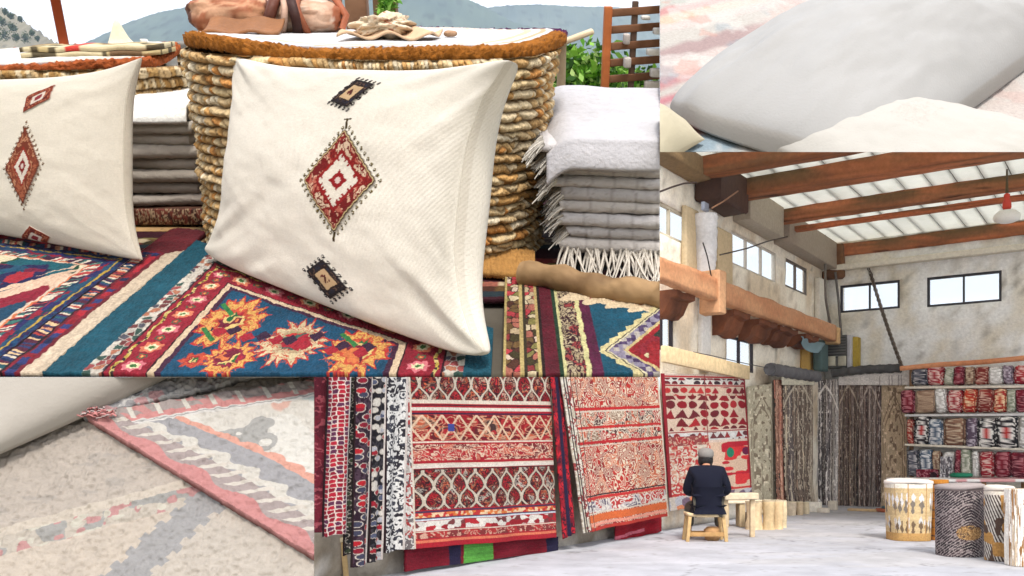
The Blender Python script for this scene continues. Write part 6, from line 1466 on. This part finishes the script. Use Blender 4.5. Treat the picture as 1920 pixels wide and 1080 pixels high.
for rn, yt, yb, items in rows:
    for k, (x0, x1, pi_) in enumerate(items):
        sd_ += 1; nm_, pal, ln = WP[pi_]
        dyk = (-.02 * (x0 - 1700)) if rn == "top" else (0.045 * (x0 - 1700) if rn == "fourth" and False else 0)
        a, zt3_ = onB(x0, yt + dyk, RO + .06); b, _ = onB(x1, yt + dyk, RO + .06); 
        yb2 = yb + ({"top": -.014, "second": -.009, "third": .055, "fourth": .014}[rn]) * (x0 - 1700)
        _, zb_ = onB(x0, yb2 - 3, RO + .06)
        dpt = .20; U, Vv = np.meshgrid(np.linspace(0, 2 * math.pi, 40, endpoint=False), np.linspace(0, 1, 44), indexing='ij')
        cc_, ss_ = np.cos(U), np.sin(U); pw_ = .42
        bulge = .90 + .10 * np.sin(Vv * math.pi) ** .5 - .25 * (np.abs(Vv - .5) * 2) ** 12
        xx = np.sign(cc_) * np.abs(cc_) ** pw_ * (b - a) / 2 * bulge * 1.2; oo = np.sign(ss_) * np.abs(ss_) ** .8 * dpt * bulge * (1 + .1 * np.sin(Vv * 3.1))
        P = PB((a + b) / 2 + xx + .07 * (hsh(sd_, 3.) - .5) * Vv + .006 * np.sin(Vv * 7 + sd_), zb_ + (zt3_ - zb_) * (.95 + .12 * hsh(sd_, 1.)) * Vv + .05 * (hsh(sd_, 2.) - .5) * 0 + .008 * np.sin(U * 3 + sd_), .80 + oo)
        u_, v_ = xx / (b - a) * 2, (Vv - .5) * 2
        c = squiggle(u_ * .9 + sd_, v_ * 1.4, pal, sd_, 1.5, 5, ln, .22)
        if pi_ in (8, 11, 4) or sd_ % 3 == 0:
            r_ = np.abs(u_) * 1.1 + np.abs(v_) * .8; c = put(c, np.abs(r_ - .75) < .1, ln); c = put(c, np.abs(r_ - .42) < .07, ln); c = put(c, r_ < .25, (190, 50, 44) if pi_ == 8 else pal[0])
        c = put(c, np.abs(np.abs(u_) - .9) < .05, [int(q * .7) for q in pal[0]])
        V = P.reshape(-1, 3); Fq = gridF(40, 44, True, False).tolist() + [tuple(i * 44 for i in range(39, -1, -1)), tuple(i * 44 + 43 for i in range(40))]
        if x0 > 1925: continue
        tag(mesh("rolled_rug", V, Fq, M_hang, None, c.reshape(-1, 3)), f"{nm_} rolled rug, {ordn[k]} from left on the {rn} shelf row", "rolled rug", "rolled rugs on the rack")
# low cloth pile under the fourth shelf
hang("maroon_cloth", [(1718, 880), (1760, 880), (1760, 902), (1718, 902)], RO + .1, lambda U, V, x, y: squiggle(U * 4, V * 3, [(120, 24, 44), (60, 34, 40)], 3, 1, 3, (190, 120, 130), .2), "small maroon cloth hanging under the rack's lowest shelf", PB, onB, "cloths below the rack", nu=30, nv=20, cat="cloth")
hang("grey_cloth", [(1763, 856), (1786, 856), (1786, 904), (1763, 904)], RO + .16, lambda U, V, x, y: squiggle(U * 4, V * 5, [(130, 124, 128), (96, 90, 96)], 8, 1, 3, (216, 212, 212), .3), "grey patterned cloth hanging over the rack's lowest shelf", PB, onB, "cloths below the rack", nu=30, nv=30, cat="cloth")

# ------------------------------------------------ table with baskets and rolls in front of the rack
def drum(name, x0, x1, yt, yb, lab, paint, cat, group, taper=.9, wavy=.02, pleat=0, lidc=None, power=1.0, nv=90, nu=260):
    qb = onF((x0 + x1) / 2, yb); Yd = qb[1] + .0; rb_ = (x1 - x0) / 2 / F * Yd; zt3_ = CZ + (HY - yt) / F * (Yd + rb_ * .2); cen_ = np.array([qb[0], qb[1] + rb_, 0])
    root = empty(name, cen_, lab, cat, group)
    U, Vv = np.meshgrid(np.linspace(0, 2 * math.pi, nu, endpoint=False), np.linspace(0, 1, nv), indexing='ij')
    cc_, ss_ = np.cos(U), np.sin(U)
    r_ = rb_ * (taper + (1 - taper) * Vv) * (1 + wavy * (fbm(cc_ * 2 + 5, ss_ * 2 + Vv * 2, 5) - .5) * 2 + pleat * np.abs(np.sin(U * 14)) * .5)
    P = np.stack([cen_[0] + r_ * np.sign(cc_) * np.abs(cc_) ** power, cen_[1] + r_ * np.sign(ss_) * np.abs(ss_) ** power, Vv * zt3_ + .003], -1)
    c = paint((U - 1.5 * math.pi) / math.pi, Vv)
    V = P.reshape(-1, 3); Fq = gridF(nu, nv, True, False).tolist() + [tuple(i * nv for i in range(nu - 1, -1, -1)), tuple(i * nv + nv - 1 for i in range(nu))]
    mesh("body", V, Fq, M_hang, root, c.reshape(-1, 3))
    if lidc is not None:
        V, Fc = lathe(cen_ + np.array([0, 0, zt3_ + .003]), [(rb_ * .2, .0), (rb_ * 1.03, .0), (rb_ * 1.08, .015), (rb_ * 1.06, .05), (rb_ * .9, .062), (rb_ * .2, .066)], 60); V[:, 2] += .01 * np.sin(V[:, 0] * 9)
        mesh("cover", V, Fc, M_cloth, root, lin(lidc))
    return root
def p_leaf(u, v):
    c = abrash(u, v, (196, 172, 130), 3, .3, 6)
    for v0, k, cl, s in ((.72, 15, (216, 214, 214), 3), (.60, 13, (120, 110, 100), 5), (.32, 17, (196, 196, 196), 8), (.24, 15, (110, 90, 70), 9)):
        x = (u * k * .8) % 1 - .5; y = (v - v0) / .13; m = (np.abs(x) < .28 * np.clip(1 - y ** 2, 0, 1) * (1 + .5 * np.sin(y * 5 + np.floor(u * k)))) & (np.abs(y) < 1) & (hsh(np.floor(u * k * .8), 1., s) > .2); c = put(c, m, cl)
    c = put(c, v < .14, abrash(u, v, (176, 138, 84), 5, .3)); c = put(c, (v > .93), (226, 220, 206)); c = put(c, np.abs(((u * 4.5) % 1) - .5) < .02, (170, 130, 80)); return c
def p_dark(u, v):
    wq = .5 * (vn(u * 9, v * 9, 3) - .5); a_ = (u * 15 + v * 24 + wq) % 1; b_ = (u * 15 - v * 24 + wq) % 1; sec = (np.abs(u * 3) + np.abs(v - .66) * 3) ; base = squiggle(u * 6, v * 9, [(46, 36, 42), (64, 50, 54), (38, 30, 36)], 3, 1, 4, (130, 118, 118), .12)
    c = put(base, np.where(u > 0, a_, b_) < .2, (176, 166, 162)); c = put(c, (np.hypot(u * 2.2, (v - .36) * 3.4) < .36), squiggle(u * 26, v * 34, [(130, 96, 60), (80, 60, 50)], 6, 1, 5, (186, 150, 100), .3)); c = put(c, (v > .97), (90, 80, 80)); return c
def p_och(s):
    def f(u, v):
        c = abrash(u, v, (176, 132, 74), s, .4, 6); m = vn(u * 5 + s, v * 6, s) ; st = np.sin((u * 2 + v * 1.6) * 40 + 2 * vn(u * 5, v * 5, s)) > .1; c = put(c, (m > .5) & st, (206, 200, 190)); c = put(c, (m > .5) & ~st, (70, 54, 50)); c = put(c, (vn(u * 6, v * 7, s + 8) > .68), (84, 66, 56)); return put(c, v > .95, (214, 204, 190))
    return f
drum("pleated_basket", 1680, 1762, 908, 1016, "pale ochre basket with white leaf shapes, left front of the table", p_leaf, "basket", "patterned drums in front of the rack", .92, .03, 0, (222, 214, 206), .8)
drum("carpet_drum", 1778, 1860, 918, 1046, "dark purple drum stool with crisscross silver lines beside the pale basket", p_dark, "drum stool", "patterned drums in front of the rack", .96, .02, 0, (150, 140, 138), .75)
drum("ochre_drum", 1862, 1912, 922, 1054, "ochre drum stool with black and white slashes at the right", p_och(4), "drum stool", "patterned drums in front of the rack", .97, .03, 0, (206, 196, 186), .8)
drum("ochre_drum", 1752, 1784, 900, 1014, "narrow orange drum hidden between the pale basket and the dark drum", lambda u, v: put(abrash(u, v, (176, 116, 44), 7, .4, 6), np.abs((v * 7) % 1 - .5) < .06, (90, 60, 40)), "drum stool", "patterned drums in front of the rack", 1.0, .02, 0, None, .8)
drum("fringed_bundle", 1906, 1966, 918, 1064, "whitish fringed bundle cut by the right edge of the picture", lambda u, v: squiggle(u * 16, v * 2, [(196, 176, 150), (150, 110, 70), (220, 214, 204)], 5, 1, 3, (236, 230, 220), .35), "bundle", "patterned drums in front of the rack", .96, .05, .1, None, .8)
# table
qa, qb2 = onF(1700, 990), onF(1900, 985)
zt3_ = 1.3 - (904 - HY) / F * 14.4; 
tcen = onF(1815, 975); Yt = tcen[1]; ztab = CZ - (899 - HY) / F * (Yt - .5)
root = empty("cloth_table", [tcen[0], Yt, 0], "low white topped display table behind the patterned drums", "table")
xa, xb = (1684 - CX) / F * Yt, (1960 - CX) / F * Yt
Uq, Vq = np.meshgrid(np.linspace(0, 1, 70), np.linspace(0, 1, 30), indexing='ij')
P = np.stack([xa + (xb - xa) * Uq, Yt - .55 + 1.1 * Vq - .12 * (xb - xa) * Uq * 0, ztab + .008 * fbm(Uq * 20, Vq * 8, 4)], -1); V, Fc = slab(P, UP, .05); c = put(full(Uq, (228, 224, 220)), (vn(Uq * 14, Vq * 5, 4) > .62) & (Uq > .3), (206, 150, 150)); c = put(c, (Uq > .62) & (Vq > .4), (150, 50, 70)).reshape(-1, 3)
mesh("table_top", V, Fc, M_cloth, root, np.concatenate([c, c]))
for ux in (.06, .5, .94):
    for dy in (-.45, .45): V, Fc = tube([[xa + (xb - xa) * ux, Yt + dy, 0], [xa + (xb - xa) * ux, Yt + dy, ztab - .052]], .04, 10); mesh("leg", V, Fc, M_wood, root, lin((150, 112, 70)))
q = [(1802 - CX) / F * Yt, Yt, ztab + .02]; V, Fc = lathe(q, [(.04, 0), (.16, 0), (.2, .03), (.2, .07), (.15, .09), (.04, .09)], 24); tag(mesh("green_tray", V, Fc, M_metal, None, lin((30, 120, 90))), "small green dish on the white display table", "dish")
# small round things on the floor at the back
q = onF(1668, 960); V, Fc = lathe(q, [(.04, 0), (.26, 0), (.3, .03), (.28, .07), (.05, .07)], 24); root = tag(mesh("clay_tray", V, Fc, M_wood, None, lin((176, 96, 64))), "flat orange clay tray on the floor below the tan carpet", "tray")
V, Fc, = lathe(q + np.array([0, 0, .075]), [(.03, 0), (.17, 0), (.15, .05), (.05, .07)], 20); tag(mesh("teal_cushion", V, Fc, M_cloth, None, lin((76, 100, 106))), "dull teal pad lying on the clay tray", "pad")

# ------------------------------------------------ logs, stools, weaver
def log(px, yt, yb, rpx, lab, colr, seed, lean=0.0):
    q = onF(px, yb); r_ = rpx / F * q[1]; h_ = (yb - yt) / F * q[1]; z = np.linspace(0.002, h_, 14)
    pts = np.stack([q[0] + lean * z, q[1] + r_ + 0 * z, z], 1); V, Fc = tube(pts, r_ * (1 + .08 * np.sin(z * 14 + seed)), 18, .08)
    c = lin(colr) * (.75 + .5 * fbm(V[:, 0] * 30, V[:, 2] * 6, seed))[:, None]; c[V[:, 2] > h_ - .01] = lin((236, 222, 190))
    return tag(mesh("log_stool", V, Fc, M_wood, None, c), lab, "log stool", "cut logs standing along the wall")
CLG = (206, 184, 148)
log(1418, 940, 994, 15, "thick pale log right beside the weaver's loom end", CLG, 1); log(1444, 938, 994, 11, "second pale log from the weaver", (196, 172, 132), 2); log(1461, 938, 993, 10, "third pale log from the weaver", (206, 180, 140), 3); log(1471, 938, 990, 6, "thin log at the right end of the first log group", (214, 196, 160), 4)
log(1486, 941, 967, 9, "short log first in the farther group", (200, 184, 160), 5); log(1501, 941, 966, 7, "short log second in the farther group", (190, 170, 140), 6); log(1513, 942, 964, 6, "small short log last in the farther group", (206, 190, 160), 7)
q = onF(1542, 962); 
for k, (px, yb, w_, h_, cl, lb_) in enumerate(((1528, 961, .16, .22, (226, 220, 206), "white block right of the farther logs"), (1548, 962, .10, .10, (216, 206, 190), "flat cream block at the foot of the silver lined carpet"), (1565, 957, .08, .2, (196, 186, 170), "upright pale block under the brown carpets"), (1640, 960, .5, .05, (190, 160, 120), "long flat plank on the floor below the brown carpets"))):
    q = onF(px, yb); V, Fc = box(q + np.array([0, .12, h_ / 2 + .002]), d2 * w_, d1 * .1, UP * h_ / 2, .01, 2, .006); tag(mesh("wood_block", V, Fc, M_wood, None, wood_col(V, cl, [min(255, x + 15) for x in cl], 3, 4), None, None), lb_, "block", "blocks along the back wall")
# low bench joining the logs
qa = onF(1382, 990); V, Fc = box(qa + np.array([.12, .25, .43]), np.array([.46, .06, 0]), np.array([-.02, .17, 0]), UP * .022, .01, 2, .004)
root = empty("log_bench", qa, "rough pale bench with dark opening beside the weaver", "bench"); mesh("seat", V, Fc, M_wood, root, wood_col(V, (216, 200, 170), (236, 224, 200), 4, 4))
for dx in (-.28, .0): V, Fc = box(qa + np.array([dx + .12, .25, .205]), np.array([.05, 0, 0]), np.array([0, .15, 0]), UP * .2, .015, 2, .004); mesh("leg", V, Fc, M_wood, root, wood_col(V, (190, 168, 130), (216, 196, 160), 5, 4))
V, Fc = lathe(qa + np.array([.42, .2, .30]), [(.02, -.1), (.09, -.1), (.11, 0), (.09, .1), (.02, .1)], 16, (0.2, 1, 0)); tag(mesh("yarn_roll", V, Fc, M_cloth, None, lin((222, 206, 176))), "small roll of cream yarn stored under the rough bench", "yarn")
V, Fc = box(qa + np.array([.20, .30, .13]), np.array([.10, 0, 0]), np.array([0, .1, 0]), UP * .12, .03, 3, .01); tag(mesh("dark_bag", V, Fc, M_leather, None, lin((52, 38, 34))), "dark bag tucked under the rough bench", "bag")

def stool(x0, x1, ys, yb, lab, group, dep=.30, seatc=((206, 182, 140), (232, 214, 176)), splay=.04, brace=True, clip=None):
    q = onF((x0 + x1) / 2, yb); Y_ = q[1]; hw = (x1 - x0) / 2 / F * Y_; zs = CZ - (ys - HY) / F * Y_
    root = empty("wooden_stool", q + np.array([0, dep / 2, 0]), lab, "stool", group); c0 = q + np.array([0, dep / 2, 0])
    Uq, Vq = np.meshgrid(np.linspace(-1, 1, 30), np.linspace(-1, 1, 16), indexing='ij'); rr_ = 1 - .06 * (np.abs(Uq) ** 6 + np.abs(Vq) ** 6)
    P = np.stack([c0[0] + hw * Uq * rr_, c0[1] + dep / 2 * Vq * rr_, zs - .018 * (1 - np.abs(Uq) ** 2) + .012 * np.abs(Uq) ** 4], -1); V, Fc = slab(P, UP, .045); mesh("seat", V, Fc, M_wood, root, wood_col(V, *seatc, 3, 5), None, clip)
    for sx_ in (-1, 1):
        for sy in (-1, 1):
            top = c0 + np.array([sx_ * hw * .78, sy * dep * .36, zs - .05]); bot = c0 + np.array([sx_ * (hw * .78 + splay), sy * dep * .44, 0.0])
            d = top - bot; V, Fc = box((top + bot) / 2, np.array([.024, 0, 0]), np.array([0, .024, 0]), d / 2, .006, 2, .002); mesh("leg", V, Fc, M_wood, root, wood_col(V, (176, 144, 96), (214, 186, 136), 6, 5), None, clip)
    if brace:
        for sy in (-1, 1): V, Fc = box(c0 + np.array([0, sy * dep * .41, zs * .25]), np.array([hw * .8, 0, 0]), np.array([0, .014, 0]), UP * .03, .005); mesh("stretcher", V, Fc, M_wood, root, wood_col(V, (160, 120, 72), (196, 160, 110), 6, 5), None, clip)
    return root, c0, zs, hw
_, sc_, zs_, hw_ = stool(1286, 1366, 962, 1016, "pale four legged stool carrying the seated weaver", None, .34)
stool(560, 652, 1008, 1092, "cream wooden stool at the lower left edge of the workshop", None, .34, ((222, 204, 160), (236, 220, 184)), brace=False)
# clay pot under stool
V, Fc = lathe(sc_ + np.array([.12, .05, 0]), [(.03, 0), (.09, 0), (.13, .08), (.12, .16), (.07, .2), (.03, .2)], 24); tag(mesh("clay_pot", V, Fc, M_wood, None, lin((176, 136, 92))), "brown clay pot standing under the weaver's stool", "pot")
# loom bar in front of the weaver
qL = sc_ + np.array([.62, .5, .62]); V, Fc = box(qL, np.array([.28, .1, 0]), np.array([-.03, .09, 0]), UP * .05, .02, 2, .01); root = empty("weaving_table", [qL[0], qL[1], 0], "small cream work table in front of the weaver", "table"); mesh("top", V, Fc, M_wood, root, lin((206, 190, 162)))
for dx in (-.22, .22): V, Fc = box([qL[0] + dx, qL[1] + dx * .35, .283], np.array([.035, 0, 0]), np.array([0, .035, 0]), UP * .283, .006); mesh("leg", V, Fc, M_wood, root, lin((206, 184, 150)))

def skin(name, pts, edges, rad, parent, mt, colr, sub=2, root_i=0, colf=None):
    me = bpy.data.meshes.new(name); me.from_pydata([tuple(p) for p in pts], edges, []); ob = bpy.data.objects.new(name + "_rig", me); scene.collection.objects.link(ob)
    m = ob.modifiers.new("s", 'SKIN'); sv = me.skin_vertices[0].data if me.skin_vertices else None
    if sv is None:
        bm = bmesh.new(); bm.from_mesh(me); bm.verts.layers.skin.verify(); bm.to_mesh(me); bm.free(); sv = me.skin_vertices[0].data
    for i, r in enumerate(rad): sv[i].radius = (r, r) if np.isscalar(r) else r; sv[i].use_root = (i == root_i)
    s2 = ob.modifiers.new("u", 'SUBSURF'); s2.levels = sub; s2.render_levels = sub
    dg = bpy.context.evaluated_depsgraph_get(); ev = ob.evaluated_get(dg); m2 = bpy.data.meshes.new_from_object(ev)
    bpy.data.objects.remove(ob); V = np.array([v.co[:] for v in m2.vertices]); Fc = [tuple(p.vertices) for p in m2.polygons]
    c = colf(V) if colf else lin(colr) * (.85 + .3 * fbm(V[:, 0] * 18, V[:, 2] * 18, 3))[:, None]
    return mesh(name, V, Fc, mt, parent, c)
M_skin = mat("skin", None, .6, 0, 30, .05, 20)
pr = sc_ + np.array([.04, .02, 0]); per = empty("person", [pr[0], pr[1], zs_], "person seen from behind in a navy jacket and grey cap, seated at the rug", "person")
# facing the wall: forward = roughly +Y; slightly hunched
fw_ = np.array([.10, 1, 0]); fw_ /= np.linalg.norm(fw_); rt = np.array([fw_[1], -fw_[0], 0])
def J(x, f, z): return pr + rt * x + fw_ * f + UP * z
zs2 = zs_
S_ = {'pel': J(0, -.02, zs2 + .10), 'sp1': J(0, -.04, zs2 + .25), 'sp2': J(0, -.02, zs2 + .42), 'ch': J(0, .04, zs2 + .56), 'nk': J(.0, .14, zs2 + .65), 'hd': J(.0, .19, zs2 + .75), 'hd2': J(.0, .20, zs2 + .83),
      'sl': J(-.19, .04, zs2 + .57), 'el': J(-.27, .12, zs2 + .30), 'wl': J(-.16, .36, zs2 + .26), 'hl': J(-.12, .43, zs2 + .27), 'sr': J(.19, .04, zs2 + .57), 'er': J(.29, .10, zs2 + .30), 'wr': J(.22, .36, zs2 + .27), 'hr': J(.19, .43, zs2 + .29),
      'hpl': J(-.10, .0, zs2 + .09), 'knl': J(-.22, .42, zs2 + .06), 'anl': J(-.22, .40, .10), 'tol': J(-.24, .54, .04), 'hpr': J(.10, .0, zs2 + .09), 'knr': J(.22, .42, zs2 + .06), 'anr': J(.22, .40, .10), 'tor': J(.25, .54, .04)}
def chain(keys, edges, rad): ks = list(keys); return [S_[k] for k in ks], [(ks.index(a), ks.index(b)) for a, b in edges], rad
# continuous body
ks = list(S_.keys()); E_ = [('pel', 'sp1'), ('sp1', 'sp2'), ('sp2', 'ch'), ('ch', 'nk'), ('nk', 'hd'), ('hd', 'hd2'), ('ch', 'sl'), ('sl', 'el'), ('el', 'wl'), ('wl', 'hl'), ('ch', 'sr'), ('sr', 'er'), ('er', 'wr'), ('wr', 'hr'), ('pel', 'hpl'), ('hpl', 'knl'), ('knl', 'anl'), ('anl', 'tol'), ('pel', 'hpr'), ('hpr', 'knr'), ('knr', 'anr'), ('anr', 'tor')]
R_ = dict(pel=.11, sp1=.11, sp2=.12, ch=.13, nk=.055, hd=.082, hd2=.085, sl=.055, el=.04, wl=.028, hl=.035, sr=.055, er=.04, wr=.028, hr=.035, hpl=.08, knl=.055, anl=.038, tol=.035, hpr=.08, knr=.055, anr=.038, tor=.035)
pts = [S_[k] for k in ks]; ed = [(ks.index(a), ks.index(b)) for a, b in E_]; rad = [R_[k] for k in ks]
for hk, s_ in (('hl', -1), ('hr', 1)):            # five fingers on each hand, closed around the yarn
    b0 = ks.index(hk)
    for j, (dx, ln) in enumerate(((-.03, .07), (-.011, .08), (.008, .075), (.026, .06), (.045 * -s_, .05))):
        p0 = S_[hk] + rt * dx + fw_ * .03; p1 = p0 + fw_ * ln * .5; p2 = p1 + fw_ * ln * .25 - UP * ln * .4
        i0 = len(pts); pts += [p0, p1, p2]; rad += [.010, .009, .007]; ed += [(b0, i0), (i0, i0 + 1), (i0 + 1, i0 + 2)]
skin("body", pts, ed, rad, per, M_skin, (176, 126, 98), 2)
def sub(keys, edges, radd, nm, colr, mt=M_cloth, extra=None):
    kk = keys; P_ = [S_[k] if isinstance(k, str) else k for k in kk]; skin(nm, P_, edges, radd, per, mt, colr, 2)
sub([J(0, -.03, zs2 + .20), 'sp1', 'sp2', 'ch', J(0, .13, zs2 + .635), 'sl', 'el', J(-.18, .33, zs2 + .265), 'sr', 'er', J(.23, .33, zs2 + .275), J(0, -.03, zs2 + .11)],
    [(0, 1), (1, 2), (2, 3), (3, 4), (3, 5), (5, 6), (6, 7), (3, 8), (8, 9), (9, 10), (0, 11)], [(.235, .20), (.235, .20), (.24, .19), (.215, .17), (.08, .08), (.115, .115), (.095, .095), (.055, .055), (.115, .115), (.095, .095), (.055, .055), (.245, .20)], "jacket", (15, 17, 34))
sub(['pel', 'hpl', 'knl', J(-.22, .40, .16), 'hpr', 'knr', J(.22, .40, .16)], [(0, 1), (1, 2), (2, 3), (0, 4), (4, 5), (5, 6)], [(.20, .15), .125, .085, .07, .125, .085, .07], "trousers", (92, 88, 78))
for k_, s_ in (('l', -1), ('r', 1)): sub([J(s_ * .22, .37, .05), J(s_ * .235, .48, .045), J(s_ * .245, .58, .035)], [(0, 1), (1, 2)], [.05, .05, .038], "shoe", (46, 40, 38), M_leather)
hc = J(0, .195, zs2 + .795)
V, Fc = lathe(hc, [(.06, -.13), (.098, -.105), (.110, -.06), (.110, -.02), (.10, .02), (.085, .06), (.05, .09), (.01, .1)], 24, (0.02, -.12, 1)); V[:, 0] += 0
mesh("hair", V, Fc, M_leather, per, lin((30, 27, 27)))
V, Fc = lathe(hc + np.array([0, 0, .032]), [(.11, -.02), (.118, .0), (.116, .045), (.098, .082), (.06, .104), (.01, .112)], 28, (0.02, -.14, 1)); mesh("cap", V, Fc, M_cloth, per, lin((128, 124, 120)))
V, Fc = box(hc + fw_ * .13 + UP * .03, rt * .07, fw_ * .05, UP * .008, .006); mesh("cap_peak", V, Fc, M_cloth, per, lin((150, 148, 144)))
# face details on the far side: nose, ears
for sx_ in (-1, 1): V, Fc = lathe(hc + rt * sx_ * .098 - UP * .035, [(.004, -.01), (.022, -.008), (.026, .0), (.018, .008), (.004, .01)], 12, tuple(rt)); mesh("ear", V, Fc, M_skin, per, lin((176, 126, 98)))
V, Fc = lathe(hc + fw_ * .1 - UP * .05, [(.004, -.0), (.018, .002), (.012, .02), (.003, .028)], 10, tuple(fw_)); mesh("nose", V, Fc, M_skin, per, lin((176, 126, 98)))
# ------------------------------------------------ air
hz = np.array([[x, y, z] for x in (-900, 900) for y in (-120, 1240) for z in (-1.2, 370)], float)
hf = [(0, 1, 3, 2), (4, 6, 7, 5), (0, 4, 5, 1), (2, 3, 7, 6), (0, 2, 6, 4), (1, 5, 7, 3)]
M_haze = bpy.data.materials.new("haze"); M_haze.use_nodes = True
_n = M_haze.node_tree.nodes; _n.remove(_n["Principled BSDF"]); _v = _n.new("ShaderNodeVolumePrincipled")
_v.inputs['Density'].default_value = 0.0006; _v.inputs['Color'].default_value = (.64, .81, 1.0, 1)
M_haze.node_tree.links.new(_v.outputs[0], _n["Material Output"].inputs['Volume'])
tag(mesh("haze", hz, hf, M_haze, None, smooth=False), kind="stuff")
